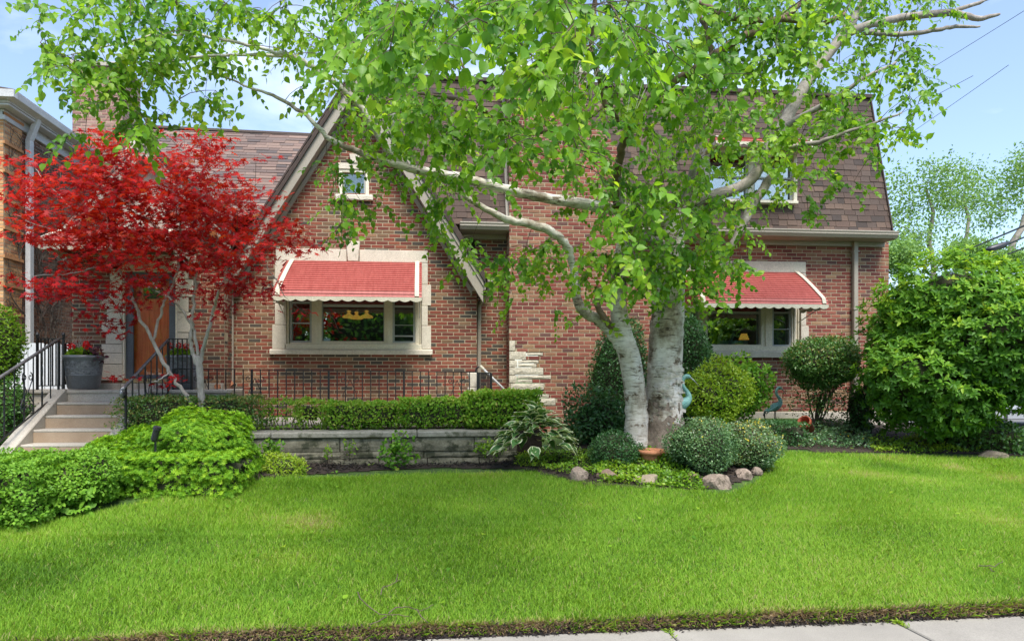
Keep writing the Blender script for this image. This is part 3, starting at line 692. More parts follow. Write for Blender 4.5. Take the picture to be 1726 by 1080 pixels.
# ---- windows
def stonebox(parent, px0, py0, px1, py1, Y, proud=.02, deep=.12, name='stone', mat='stone', pxref=None, bev=.006):
    r = pxref or (px0+px1)/2
    m = MB(); m.box(XY(px0, Y), XY(px1, Y), Y-proud, Y+deep, Z(r, py1, Y), Z(r, py0, Y)); return m.obj(name, M[mat], parent, bevel=bev)
def windowset(name, Y, x0, x1, z0, z1, panes, bars, sillpx, parts_fn=None):
    """stone opening x0..x1, z0..z1; panes: (xa, xb, kind)"""
    root = bpy.data.objects.new(name, None); C.objects.link(root); root.parent = house
    root.location = house.matrix_world.inverted() @ Vector(((x0+x1)/2, Y, z0)) if False else Vector(((x0+x1)/2, Y, z0))-house.location
    return root
def build_window(name, Y, x0, x1, z0, z1, panes, head):
    root = windowset(name, Y, x0, x1, z0, z1, panes, None, None)
    # reveals of the opening
    m = MB(); d0, d1 = Y-.004, Y+.24
    m.box(x0-.001, x0+.03, d0+.03, d1, z0, z1); m.box(x1-.03, x1+.001, d0+.03, d1, z0, z1); m.box(x0+.03, x1-.03, d0+.03, d1, z1-.03, z1); m.box(x0+.03, x1-.03, d0+.03, d1, z0, z0+.03)
    m.obj('frame', M['trim_light'], root, bevel=.003)
    # mullions fill between panes
    edges = [x0+.03] + [e for p in panes for e in p[:2]] + [x1-.03]
    for i in range(0, len(edges), 2):
        a, b = edges[i], edges[i+1]
        if b-a > .01:
            m = MB(); m.box(a, b, Y+.05, Y+.16, z0+.03, z1-.03); mo = m.obj('mullion', M['trim_light'], root, bevel=.004)
            if b-a > .08: m = MB(); m.box(a+(b-a)*.35, a+(b-a)*.65, Y+.03, Y+.05, z0+.03, z1-.03); m.obj('mullion_cover', M['trim_light'], root, bevel=.004)
    for a, b, kind, zb, zt, rails in panes:
        m = MB()
        if zb > z0+.031: m.box(a, b, Y+.055, Y+.155, z0+.03, zb)
        if m.v: m.obj('bottom_rail', M['trim_light'], root, bevel=.004)
        s = MB(); w_ = .035; sm = 'sash' if kind != 'fixed' else 'trim_light'
        if kind == 'fixed':
            s.box(a, a+.012, Y+.07, Y+.13, zb, z1-.03); s.box(b-.012, b, Y+.07, Y+.13, zb, z1-.03)
            s.box(a+.012, b-.012, Y+.06, Y+.13, zt, zt+.04)
        else:
            s.box(a, a+w_, Y+.07, Y+.14, zb, z1-.03); s.box(b-w_, b, Y+.07, Y+.14, zb, z1-.03)
            s.box(a+w_, b-w_, Y+.07, Y+.14, zb, zb+.03); s.box(a+w_, b-w_, Y+.07, Y+.14, zt, zt+.03)
            for zz, ww in rails: s.box(a+w_, b-w_, Y+.075, Y+.125, zz, zz+ww)
        so = s.obj('sash', M[sm if kind != 'fixed' else 'white_metal'], root, bevel=.003)
        if kind == 'fixed': so.data.materials.clear(); so.data.materials.append(M['sash'])
        g = MB(); g.box(a+.01, b-.01, Y+.145, Y+.149, zb, z1-.03); g.obj('pane', M['glass_dim' if kind == 'screen' else 'glass'], root)
        if kind == 'screen':
            g = MB(); g.box(a+.03, b-.03, Y+.152, Y+.154, zb+.02, z1-.05); g.obj('screen', M['screen'], root)
    # the dark room behind
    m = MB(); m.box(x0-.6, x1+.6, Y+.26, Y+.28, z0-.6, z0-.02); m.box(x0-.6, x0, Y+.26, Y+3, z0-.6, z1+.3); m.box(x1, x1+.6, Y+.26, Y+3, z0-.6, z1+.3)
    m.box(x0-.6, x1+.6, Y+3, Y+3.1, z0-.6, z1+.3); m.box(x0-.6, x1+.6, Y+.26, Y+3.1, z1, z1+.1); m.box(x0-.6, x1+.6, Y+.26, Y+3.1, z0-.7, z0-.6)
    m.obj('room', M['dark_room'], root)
    return root
wz = lambda py, px=600: gz_(py, px)
w1 = build_window('picture_window', YG, WIN1['x0'], WIN1['x1'], WIN1['z0'], WIN1['z1'], [
    (gx(487), gx(524.5), 'sash', wz(577), wz(511), [(wz(545.5), .022)]),
    (gx(541.5), gx(647.5), 'fixed', wz(574.5), wz(516), []),
    (gx(661.5), gx(700), 'screen', wz(577), wz(516), [(wz(566.5), .025), (wz(547), .008)])], None)
# stone surround (own pieces)
for q in [(465,420.5,584.5,441.2),(606,421,721,441.2),(463.5,441.8,482.8,472),(461,472.6,482.8,512),(463.5,512.6,482.8,548),(459,548.6,482.8,588),
          (710.4,441.8,721,478),(710.4,478.6,726.5,514),(710.4,514.6,721,548),(710.4,548.6,726.5,588)]:
    stonebox(w1, *q, YG, pxref=600)
m = MB(); m.prism([(gx(586.5), wz(441)), (gx(604), wz(441)), (gx(607), wz(407.5)), (gx(583.5), wz(407.5))], YG-.05, YG+.05); m.obj('keystone', M['stone'], w1, bevel=.008)
for a, b in ((454.5, 593.6), (594.1, 729)):
    m = MB(); m.prism_x([(YG-.075, wz(597.5)), (YG+.02, wz(597.5)), (YG+.05, wz(588)), (YG-.05, wz(588.8)), (YG-.075, wz(590.5))][::-1], gx(a, YG-.05), gx(b, YG-.05)); m.obj('sill', M['stone'], w1, bevel=.004)
m = MB(); m.box(gx(480), gx(712), YG-.02, YG+.1, wz(588.5), wz(580)); m.obj('inner_sill', M['trim_light'], w1, bevel=.005)
m = MB()
for k in range(7): m.box(gx(487)+.02+k*.055, gx(487)+.05+k*.055, YG+.3, YG+.33, wz(580), wz(505))
m.obj('curtain', M['curtain'], w1)
m = MB(); m.box(gx(544), gx(555), YG+.135, YG+.142, wz(574), wz(569.5)); m.obj('window_sticker', surf('pale_blue_sticker', (.25,.42,.5), (.3,.5,.58), 3, .5, 0), w1)
w2z = lambda py: Z(1260, py, YR); x2 = lambda px: XY(px, YR)
w2 = build_window('picture_window', YR, WIN2['x0'], WIN2['x1'], WIN2['z0'], WIN2['z1'], [
    (x2(1156), x2(1178.5), 'sash', w2z(583), w2z(526), []),
    (x2(1194.5), x2(1285.5), 'fixed', w2z(580.5), w2z(528), []),
    (x2(1304.5), x2(1337), 'screen', w2z(583), w2z(527), [(w2z(554.5), .015)])], None)
for q in [(1128,440,1244,458.6),(1244.6,440,1357.5,458.6),(1349.3,459.2,1357.5,482),(1349.3,482.6,1362,514),(1349.3,514.6,1358,548),(1349.3,548.6,1362.5,590),(1134,459,1151.7,590)]:
    stonebox(w2, *q, YR, pxref=1260)
for a, b in ((1128, 1250.8), (1251.3, 1368)):
    m = MB(); m.prism_x([(YR-.075, w2z(602.5)), (YR+.02, w2z(602.5)), (YR+.05, w2z(590)), (YR-.05, w2z(591)), (YR-.075, w2z(594))][::-1], XY(a, YR-.05), XY(b, YR-.05)); m.obj('sill', M['stone'], w2, bevel=.004)
m = MB(); m.box(x2(1150), x2(1350), YR-.02, YR+.1, w2z(591), w2z(583)); m.obj('inner_sill', M['trim_light'], w2, bevel=.005)
# small attic window
w3 = windowset('attic_window', YG, SW['x0'], SW['x1'], SW['z0'], SW['z1'], [], None, None)
a, b, c, d = SW['x0'], SW['x1'], SW['z0'], SW['z1']
m = MB(); m.box(a, a+.06, YG-.01, YG+.12, c, d); m.box(b-.06, b, YG-.01, YG+.12, c, d); m.box(a+.06, b-.06, YG-.01, YG+.12, d-.05, d); m.obj('frame', M['trim_light'], w3, bevel=.004)
m = MB(); m.box(a+.06, a+.09, YG+.03, YG+.09, c, d-.05); m.box(b-.09, b-.06, YG+.03, YG+.09, c, d-.05); m.box(a+.09, b-.09, YG+.03, YG+.09, c, c+.03); m.obj('sash', M['sash'], w3, bevel=.003)
m = MB(); m.box(a+.06, b-.06, YG+.06, YG+.065, c, d); m.obj('pane', M['glass_dim'], w3)
m = MB(); m.box(a+.06, b-.06, YG+.07, YG+.075, c, d); m.obj('screen', M['screen'], w3)
m = MB(); m.prism_x([(YG-.07, c-.11), (YG+.02, c-.11), (YG+.06, c), (YG-.05, c-.01), (YG-.07, c-.03)][::-1], gx(566), gx(629)); m.obj('sill', M['stone'], w3, bevel=.005)
m = MB(); m.box(gx(566), gx(626), YG-.03, YG+.02, gz_(286), gz_(276)); m.prism([(gx(592), gz_(276)), (gx(604), gz_(276)), (gx(607), gz_(261)), (gx(589), gz_(261))], YG-.045, YG+.02); m.obj('lintel', M['stone'], w3, bevel=.005)

# ---- awnings
def awning(name, Yw, top, bot, xl_t, xr_t, xl_b, xr_b, Yf, nsl, drop, val=.07, pyval=None, sides=True, label=None):
    """slats running along X; (xl_t..xr_t at the wall, height top) to (xl_b..xr_b at Yf, height bot)"""
    root = bpy.data.objects.new(name, None); C.objects.link(root); root.parent = house
    root.location = Vector(((xl_t+xr_t)/2, Yw, top)) - house.location
    if label: root['label'] = label
    def prof(s):        # 0..1 from wall to front, gentle curve then a near-vertical skirt
        f = min(s/.86, 1); yy = Yw + (Yf-Yw)*(f**.93); zz = top - (top-bot-drop)*(f**1.06)
        if s > .86: zz = bot+drop - drop*(s-.86)/.14; yy = Yf - .03*(s-.86)/.14
        xl = xl_t + (xl_b-xl_t)*f; xr = xr_t + (xr_b-xr_t)*f; return xl, xr, yy, zz
    S = [.86*i/nsl for i in range(nsl+1)] + [.93, 1.0]
    for i in range(len(S)-1):
        a0 = prof(S[i]); a1 = prof(S[i+1]); d = Vector((0, a1[2]-a0[2], a1[3]-a0[3])).normalized(); n = Vector((0, d.z, -d.y)); n = -n if n.z < 0 or (abs(n.z) < .3 and n.y > 0) else n
        up = n*.012
        v = [Vector((a0[0], a0[2], a0[3])), Vector((a0[1], a0[2], a0[3])), Vector((a1[1], a1[2], a1[3]))+up, Vector((a1[0], a1[2], a1[3]))+up]
        th = n*.006
        m = MB(); m.add([*v, *(p-th for p in v), v[3]-up*1.6, v[2]-up*1.6], [(3,2,1,0),(4,5,6,7),(0,1,5,4),(1,2,6,5),(3,0,4,7),(3,8,9,2)][0:5] + [(2,3,8,9)]); m.obj('slat', M['awn'], root)
    # cream edge stripes
    for sd_, fr_ in ((0, .055), (1, .055)):
        m = MB()
        for i in range(len(S)-1):
            a0 = prof(S[i]); a1 = prof(S[i+1]); nn = Vector((0, -.02, .020))
            def q(a, k): x = a[0]+(k if sd_ == 0 else (a[1]-a[0])-k); return Vector((x, a[2], a[3]))+nn
            k0, k1 = .045, .115
            v = [q(a0, k0), q(a0, k1), q(a1, k1), q(a1, k0)]; m.add([*v, *(p-nn*.4 for p in v)], [(0,1,2,3),(7,6,5,4),(0,4,5,1),(1,5,6,2),(2,6,7,3),(3,7,4,0)])
        m.obj('stripe', M['awn_cream'], root)
    # side wings: stacked louvres
    for xs, xw, sgn in ((xl_b, xl_t, 1), (xr_b, xr_t, -1)):
        if not sides: continue
        for k in range(6):
            f0 = k/6; f1 = (k+1)/6
            zb0 = bot + (top-bot)*f0; zb1 = bot + (top-bot)*f1 - .006
            # the front edge retreats to the wall as we rise
            def yfr(z):
                f = min(1, max(0, (top - z)/(top-bot-drop+1e-6))); return Yw + (Yf-Yw)*min(1, f**.9)
            v = [(xs+sgn*.012, yfr(zb0), zb0), (xs+sgn*.012+0, Yw, zb0), (xs+sgn*.012+(xw-xs)*f1*.6, Yw, zb1), (xs+sgn*.012+(xw-xs)*f1*.6, yfr(zb1), zb1)]
            m = MB(); m.add(v + [(a_+sgn*.008, b_, c_) for a_, b_, c_ in v], [(0,1,2,3),(7,6,5,4),(0,4,5,1),(1,5,6,2),(2,6,7,3),(3,7,4,0)]); m.obj('side_louvre', M['awn'], root)
    # scalloped valance, front and both sides
    def valance(p0, p1, n):
        p0 = Vector(p0); p1 = Vector(p1); d = (p1-p0); L = d.length; d.normalize(); nn = Vector((d.y, -d.x, 0)); m = MB(); k = n*6
        vv = []
        for i in range(k+1):
            c = p0+d*L*i/k; dz = val*(.62+.38*abs(math.sin(math.pi*i/6)))
            vv += [c, c-Vector((0,0,dz)), c+nn*.008-Vector((0,0,dz)), c+nn*.008]
        ff = []
        for i in range(k):
            for j in range(4): ff.append((i*4+j, i*4+(j+1) % 4, (i+1)*4+(j+1) % 4, (i+1)*4+j))
        m.add(vv, ff); m.obj('valance', M['awn_cream'], root)
    valance((xl_b, Yf-.035, bot), (xr_b, Yf-.035, bot), max(3, int((xr_b-xl_b)/.17)))
    if sides:
        valance((xl_b, Yf-.02, bot), (xl_b, Yw, bot), 4); valance((xr_b, Yf-.02, bot), (xr_b, Yw, bot), 4)
    m = MB()
    for x in (xl_b+.03, xr_b-.03): m.tube([(x, Yf, bot+.02), (x, Yw, bot-.25)], .009, 5)
    m.tube([(xl_b, Yf-.01, bot+.01), (xr_b, Yf-.01, bot+.01)], .01, 5); m.obj('awning_frame', M['white_metal'], root)
    return root
Yf1 = YG-.92
awning('awning', YG-.03, Z(600, 440.5, YG-.03), Z(585, 500.5, Yf1), gx(486), gx(711), XY(459.5, Yf1), XY(711, Yf1), Yf1, 15, .10, .075)
Yf2 = YR-.90
awning('awning', YR-.03, Z(1250, 457.5, YR-.03), Z(1280, 512.5, Yf2), XY(1138, YR), XY(1346, YR), XY(1177, Yf2), XY(1394.5, Yf2), Yf2, 14, .10, .08)
YA = YE-1.05
awning('awning', YE-.03, Z(180, 388, YE), Z(160, 412, YA), XY(112, YE), XY(300, YE), XY(64, YA), XY(292, YA), YA, 9, .08, .09)

# ---- entry wall
EX0, EX1 = XY(122, YE), XY(378, YE); DX0, DX1 = XY(208, YE), XY(298, YE)
ZL = 1.43                                  # landing level
DZ0, DZ1 = Z(250, 641, YE), Z(250, 455, YE)
sx0, sx1 = XY(172, YE), XY(327, YE)
ZEW = Z(250, 392, YE)
es = [(186,430,207,498),(172,498,207,521),(181,521,207,543),(172,543,207,561),(179,561,207,580),(172,580,207,595),(176,595,207,614),(172,614,207,641),
      (299,430,318,470),(299,470.5,326,500),(299,500.5,318,526),(299,526.5,326,560),(299,560.5,318,590),(299,590.5,326,641)]
esw = [(XY(a, YE), Z(250, d, YE), XY(c, YE), Z(250, b, YE)) for a, b, c, d in es]
def iv_entry(z):
    holes = [(x0-.004, x1+.004) for x0, z0, x1, z1 in esw if z0 <= z <= z1]
    if DZ0-.2 < z < DZ1: holes.append((DX0-.01, DX1+.01))
    if DZ1 <= z < DZ1+.25: holes.append((DX0-.3, DX1+.3))
    return solid_ivs([(EX0, EX1)], holes)
brick_wall('entry_wall', (0, YE), (1, 0), (0, -1), .9, ZEW, iv_entry, seed=21)
brick_wall('entry_side_wall', (EX1-.004, YE), (0, 1), (1, 0), .9, ZEW, lambda z: [(0.03, YG-YE)], seed=22, own=False)
brick_wall('entry_left_wall', (EX0+.004, YE), (0, 1), (-1, 0), .9, ZEW+.2, lambda z: [(0.03, 4)], seed=23, own=False)
door = windowset('entrance', YE, DX0, DX1, DZ0, DZ1, [], None, None)
for x0, z0, x1, z1 in esw:
    m = MB(); m.box(x0, x1, YE-.022, YE+.12, z0+.003, z1-.003); m.obj('stone', M['stone'], door, bevel=.006)
m = MB(); m.box(DX0-.3, DX1+.3, YE-.022, YE+.12, DZ1, DZ1+.25); m.obj('lintel', M['stone'], door, bevel=.006)
m = MB(); m.box(DX0-.01, DX0+.02, YE-.01, YE+.2, DZ0, DZ1); m.box(DX1-.02, DX1+.01, YE-.01, YE+.2, DZ0, DZ1); m.box(DX0+.02, DX1-.02, YE-.01, YE+.2, DZ1-.03, DZ1); m.obj('door_frame', M['trim_light'], door, bevel=.004)
fw = .115
m = MB(); a, b = DX0+.02, DX1-.02
m.box(a, a+fw, YE+.04, YE+.08, DZ0+.03, DZ1-.03); m.box(b-fw, b, YE+.04, YE+.08, DZ0+.03, DZ1-.03); m.box(a+fw, b-fw, YE+.04, YE+.08, DZ1-.16, DZ1-.03); m.box(a+fw, b-fw, YE+.04, YE+.08, DZ0+.03, DZ0+.09)
sd_ = m.obj('storm_door', M['grey_paint'], door, bevel=.006)
m = MB(); m.box(a+fw, b-fw, YE+.055, YE+.058, DZ0+.09, DZ1-.16); m.obj('pane', M['storm_glass'], door)
m = MB(); zt_ = Z(250, 502, YE); m.box(a+fw-.04, b-fw+.04, YE+.13, YE+.17, DZ0+.03, zt_); m.box(a+fw-.04, a+fw+.12, YE+.13, YE+.17, zt_, DZ1-.05); m.box(b-fw-.12, b-fw+.04, YE+.13, YE+.17, zt_, DZ1-.05)
for k in range(3): m.box(a+fw+.1+k*.17, a+fw+.22+k*.17, YE+.122, YE+.13, DZ0+.2, zt_-.15)
m.obj('door', M['door'], door, bevel=.006)
m = MB(); m.box(a+fw+.12, b-fw-.12, YE+.14, YE+.145, zt_, DZ1-.05); m.obj('door_glass', M['glass'], door)
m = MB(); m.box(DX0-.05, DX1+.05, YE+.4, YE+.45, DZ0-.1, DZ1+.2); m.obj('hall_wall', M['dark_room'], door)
m = MB(); m.box(DX0-.0, DX1+.0, YE-.04, YE+.2, DZ0-.04, DZ0+.028); m.obj('threshold', surf('brass_threshold', (.28,.22,.10), (.36,.29,.14), 5, .4, 0), door, bevel=.004)
m = MB(); m.lathe([(.0,.0),(.022,.0),(.022,.03),(.012,.04),(.012,.06),(.03,.07),(.03,.09),(0,.1)], (0,0,0), 12)
hd = m.obj('handle', M['handrail'], door, smooth=True); hd.matrix_basis = Matrix.Translation((a+fw+.03, YE+.06, DZ0+1.0)) @ Matrix.Rotation(R(90), 4, 'X')
# base stone course under the wall
for k in range(9):
    xa = EX0 + .0 + k*(EX1-EX0)/9; m = MB(); m.box(xa+.003, xa+(EX1-EX0)/9-.003, YE-.14, YE-.01, ZL-.02, DZ0-.045); m.obj('base_stone', M['concrete'], house, bevel=.008)
# entry gable
EA = P(243, 232, 11.1); slE = (EA.z - Z(384, 392, 11.1))/(XY(384, 11.1)-EA.x)
hw = (XY(388, 11.1)-EA.x)
m = MB(); h_ = hw*slE; m.prism([(EA.x-hw+.1, EA.z-h_+.12), (EA.x+hw-.1, EA.z-h_+.12), (EA.x, EA.z-.1)], YE-.06, YE+.1); m.obj('gable_panel', M['stucco'], house)
m = MB(); m.box(EX0, EX1, YE-.05, YE+.15, ZEW-.0, EA.z-h_+.14); m.obj('beam', M['trim'], house, bevel=.004)
for sgn in (-1, 1):
    L = Vector((sgn, 0, -slE)).normalized(); nrm = Vector((sgn*slE, 0, 1)).normalized(); run = math.hypot(hw, h_)
    for o0, o1, ya, yb, nm, mt in ((.0, .03, 11.06, 11.4, 'roof_edge', 'underlay'), (.03, .17, 11.1, 11.14, 'rake_board', 'trim'), (.03, .08, 11.075, 11.099, 'rake_moulding', 'trim'), (.15, .17, 11.141, YE-.062, 'soffit', 'trim'), (.2, .29, YE-.10, YE-.062, 'frieze_board', 'trim')):
        k = math.sqrt(1+slE*slE); a0 = (EA.x, EA.z-o0*k); a1 = (EA.x, EA.z-o1*k); b0 = (EA.x+sgn*hw, EA.z-o0*k-h_); b1 = (EA.x+sgn*hw, EA.z-o1*k-h_)
        pts = [a1, b1, b0, a0] if sgn > 0 else [a0, b0, b1, a1]
        m = MB(); m.prism(pts, ya, yb); m.obj(nm, M[mt], house, bevel=.003)
    o = Vector((EA.x+sgn*hw, 11.07 if sgn > 0 else 14.2, EA.z-h_))
    shingle_plane('roof_slope', o, (0, sgn, 0), -L, run, lambda y: [(0, 3.1)], .14, .25, 'shingle', seed=31+sgn, own=False)
# left main roof, ridge along X, slope facing the street
RZ = Z(380, 222, 14.2); EZ = Z(300, 398, 12.0)
vv = Vector((0, 14.2-11.95, RZ-EZ)); hL = vv.length
xr0 = XY(245, 14.2); xr1 = XY(560, 14.2)
shingle_plane('roof_slope', (xr0-.25, 11.95, EZ), (1, 0, 0.0), vv, hL, lambda y: [(0.25*(y/hL), (GXL-xr0+.24) if y < hL*.16 else xr1-xr0+.25)], .098, .27, 'shingle_pale', seed=41)
m = MB(); m.tube([(xr0, 14.2, RZ+.03), ((xr0+xr1)/2, 14.2, RZ+.0), (xr1, 14.2, RZ-.03)], .05, 5); m.obj('ridge_cap', M['underlay'], house)
m = MB(); m.prism_x([(11.95, EZ-.05), (14.2, RZ-.05), (16.6, EZ-.05)], xr0-.2, xr0-.05); m.obj('gable_panel', M['trim'], house)
m = MB(); m.prism_x([(14.2, RZ), (16.6, EZ), (16.6, EZ-.05), (14.2, RZ-.05)], xr0-.25, xr1); m.obj('back_slope', M['underlay'], house)
m = MB(); m.box(xr0-.1, gx(386), 12.0, 12.1, 3, EZ); m.obj('wall_behind_entry', M['stucco'], house)
# tall pink brick chimney behind
bx0, bx1 = XY(122, 15.5), XY(206, 15.5)
bc = brick_wall('rear_chimney', (0, 15.5), (1, 0), (0, -1), 4.5, Z(160, 112, 15.5), lambda z: [(bx0, bx1)], .206, .0632, 'brick_pink', 'mortar', seed=51, own=False, thick=1.0)
m = MB(); zt = Z(160, 112, 15.5); m.box(bx0-.05, bx1+.05, 15.45, 16.55, zt, zt+.1); m.obj('chimney_cap', M['concrete'], house, bevel=.01)
brick_wall('rear_chimney_side', (bx1-.004, 15.5), (0, 1), (1, 0), 4.5, Z(160, 112, 15.5), lambda z: [(.03, 1.0)], .206, .0632, 'brick_pink', seed=52, own=False, thick=.1)
# ---- mansard
YM0 = 12.06; gzt = Z(1300, 389, YM0)
MT = P(1470, 186, 12.62); hM = MT.z + .28 - gzt; YM1 = 12.72
vM = Vector((0, YM1-YM0-.02, hM)); MX1 = XY(1505, YM0)
DXa, DXb, Dz0, Dz1 = XY(1190, YM0), XY(1345, YM0), Z(1260, 338, YM0+.05), Z(1260, 262, YM0+.2)
def iv_m(y):
    z = gzt + y*hM/vM.length; holes = []
    if Dz0 < z < Dz1: holes.append((DXa+.02-XY(600, YM0), DXb-.02-XY(600, YM0)))
    if z > gzt: holes.append((CX0-XY(600, YM0)-.0, (CX1 if z < CSH else CXT)-XY(600, YM0)))
    return solid_ivs([(0, MX1-XY(600, YM0))], holes)
shingle_plane('mansard_slope', (XY(600, YM0), YM0+.02, gzt), (1, 0, 0), vM, vM.length, iv_m, .118, .19, 'shingle', seed=61)
m = MB(); m.prism_x([(YM0+.05, gzt), (YM1+.02, gzt+hM-.02), (19, gzt+hM-.02), (19, gzt)], XY(600, YM0)+.1, MX1-.02); m.obj('roof_end', M['underlay'], house)
m = MB(); m.box(XY(600, YM0), MX1+.06, YM1-.06, YM1+.2, gzt+hM-.02, gzt+hM+.06); m.obj('roof_cap', M['underlay'], house, bevel=.01)
m = MB(); m.obox((MX1-.01, YM0-.02, gzt), (.022, 0, 0), (0, .12, 0), vM); m.obj('roof_edge', M['underlay'], house)
m = MB(); m.obox((CX0-.05, YM0-.035, gzt), (.05, 0, 0), (0, .1, 0), vM); m.obj('flashing', M['trim'], house)
for xa, xb in ((GXR-.3, CX0-.01), (CX1+.01, XY(1516, YM0-.15))):
    prof = [(YM0-.03, gzt+.01), (YM0-.145, gzt+.015), (YM0-.15, gzt-.0), (YM0-.135, gzt-.035), (YM0-.14, gzt-.05), (YM0-.10, gzt-.115), (YM0-.03, gzt-.115)]
    m = MB(); m.prism_x(prof, xa, xb); m.obj('gutter', M['trim'], house, bevel=.004)
    xb2 = min(xb, XR_+.03)
    m = MB(); m.box(xa+.02, xb2, YM0-.03, YR-.004, gzt-.125, gzt-.105); m.box(xa+.02, xb2, YR-.06, YR-.03, gzt-.21, gzt-.126); m.obj('fascia', M['trim'], house, bevel=.003)
rdx = XY(1443, YR-.1)
m = MB(); m.box(rdx-.045, rdx+.045, YR-.11, YR-.02, .95, gzt-.12); m.obj('downspout', M['trim'], house, bevel=.012)
m = MB()
for zz in (1.6, 2.9, 4.0): m.box(rdx-.06, rdx+.06, YR-.117, YR-.02, zz, zz+.03)
m.obj('downspout_strap', M['trim'], house)
# dormer with window and small awning
dm = windowset('dormer', YM0, DXa, DXb, Dz0, Dz1, [], None, None)
yd = YM0+.02
m = MB(); m.box(DXa, DXb, yd-.04, yd+.6, Dz0-.05, Dz0); m.obj('sill', M['trim_light'], dm, bevel=.005)
m = MB(); m.box(DXa, DXa+.07, yd, yd+.7, Dz0, Dz1); m.box(DXb-.07, DXb, yd, yd+.7, Dz0, Dz1); m.box(DXa-.03, DXb+.03, yd-.03, yd+.75, Dz1, Dz1+.09)
xm = (DXa+DXb)/2; m.box(xm-.05, xm+.05, yd+.02, yd+.1, Dz0, Dz1); m.obj('frame', M['trim_light'], dm, bevel=.005)
for a, b in ((DXa+.07, xm-.05), (xm+.05, DXb-.07)):
    m = MB(); m.box(a, a+.04, yd+.05, yd+.09, Dz0, Dz1); m.box(b-.04, b, yd+.05, yd+.09, Dz0, Dz1); m.box(a+.04, b-.04, yd+.05, yd+.09, Dz0, Dz0+.04); m.box(a+.04, b-.04, yd+.05, yd+.09, Dz0+.42, Dz0+.45); m.obj('sash', M['sash'], dm, bevel=.003)
    m = MB(); m.box(a, b, yd+.095, yd+.1, Dz0, Dz1); m.obj('pane', M['glass'], dm)
m = MB(); m.box(DXa+.07, DXb-.07, yd+.5, yd+.55, Dz0, Dz1); m.obj('blind', M['white_metal'], dm)
awning('awning', yd-.0, Dz1+.25, Dz1-.0, DXa+.02, DXb-.02, DXa-.05, DXb+.05, yd-.5, 8, .06, .06)
# house number plaque
m = MB(); pc = P(166.5, 499, YE-.012); n_ = 28; rx, rz = .125, .075
m.prism([(pc.x+rx*math.cos(2*math.pi*i/n_), pc.z+rz*math.sin(2*math.pi*i/n_)) for i in range(n_)], YE-.03, YE-.006); pl = m.obj('number_plaque', M['handrail'], house, bevel=.003)
m = MB(); m.prism([(pc.x+(rx-.014)*math.cos(2*math.pi*i/n_), pc.z+(rz-.014)*math.sin(2*math.pi*i/n_)) for i in range(n_)], YE-.034, YE-.0305); m.obj('plaque_face', M['black_plastic'], pl)
tcu = bpy.data.curves.new('digits', 'FONT'); tcu.body = '19'; tcu.size = .10; tcu.extrude = .002; tcu.align_x = 'CENTER'; tcu.align_y = 'CENTER'
to = bpy.data.objects.new('tmp_digits', tcu); C.objects.link(to); dg = bpy.context.evaluated_depsgraph_get()
dme = bpy.data.meshes.new_from_object(to.evaluated_get(dg)); bpy.data.objects.remove(to)
dme.materials.clear(); dob = link('digits', dme, M['white_metal'], pl); dob.matrix_basis = Matrix.Translation((pc.x+.0, YE-.037, pc.z)) @ Matrix.Rotation(R(90), 4, 'X')
finish_bricks(); finish_shingles()

# ---- things seen through the windows
t = thing('chandelier', 'lit amber chandelier with scalloped glass shades seen through the left picture window', 'chandelier', P(602, 535, YG+1.0))
for k, px in enumerate((588, 601, 618)):
    c = P(px, 530 + (2 if k == 1 else 0), YG+.9+.15*(k % 2)); m = MB(); m.lathe([(.02,.08),(.045,.06),(.02,.04),(.05,.0),(.10,-.02),(.125,-.05),(.11,-.065),(.06,-.03),(0,.02)], c, 14); m.obj('lamp_shade', M['lamp'], t, smooth=True)
c0 = P(602, 505, YG+1.0); m = MB(); m.tube([c0, c0-Vector((0,0,.2))], .01, 5); m.tube([P(588,521,YG+1), P(618,521,YG+1)], .008, 5); m.obj('chandelier_arm', M['iron'], t)
t = thing('figurine_group', 'pale blue ceramic figures on a long base standing inside the right picture window', 'figurine', P(1240, 580, YR+.3))
b0 = P(1211, 580, YR+.3); b1 = P(1258, 574, YR+.3)
m = MB(); m.box(b0.x, b1.x, YR+.24, YR+.38, b0.z, b1.z); m.obj('base', M['figurine'], t, bevel=.01)
for k, px in enumerate((1216, 1236)):
    c = P(px, 574, YR+.3); m = MB(); m.tube([c+Vector((-.06,0,0)), c+Vector((-.02,0,.09)), c+Vector((.0,0,.14)), c+Vector((0,0,.165)), c+Vector((0,0,.19)), c+Vector((0,0,.22))], [.03,.04,.03,.015,.032,.012], 8)
    m.tube([c+Vector((.0,0,.12)), c+Vector((.07,0,.08)), c+Vector((.12,0,.1))], [.014,.012,.01], 6); m.obj('figure', M['figurine'], t, smooth=True)
t = thing('table_lamp', 'small table lamp with a pleated amber shade behind the right picture window', 'lamp', P(1254, 580, YR+.6))
c = P(1254, 580, YR+.6); m = MB(); m.lathe([(.0,0),(.06,0),(.03,.04),(.02,.10)], c, 12); m.obj('lamp_base', M['figurine'], t, smooth=True)
m = MB(); m.lathe([(.10,.09),(.055,.21),(.05,.21),(.095,.09)], c, 20); m.obj('lamp_shade', M['lamp'], t, smooth=True)

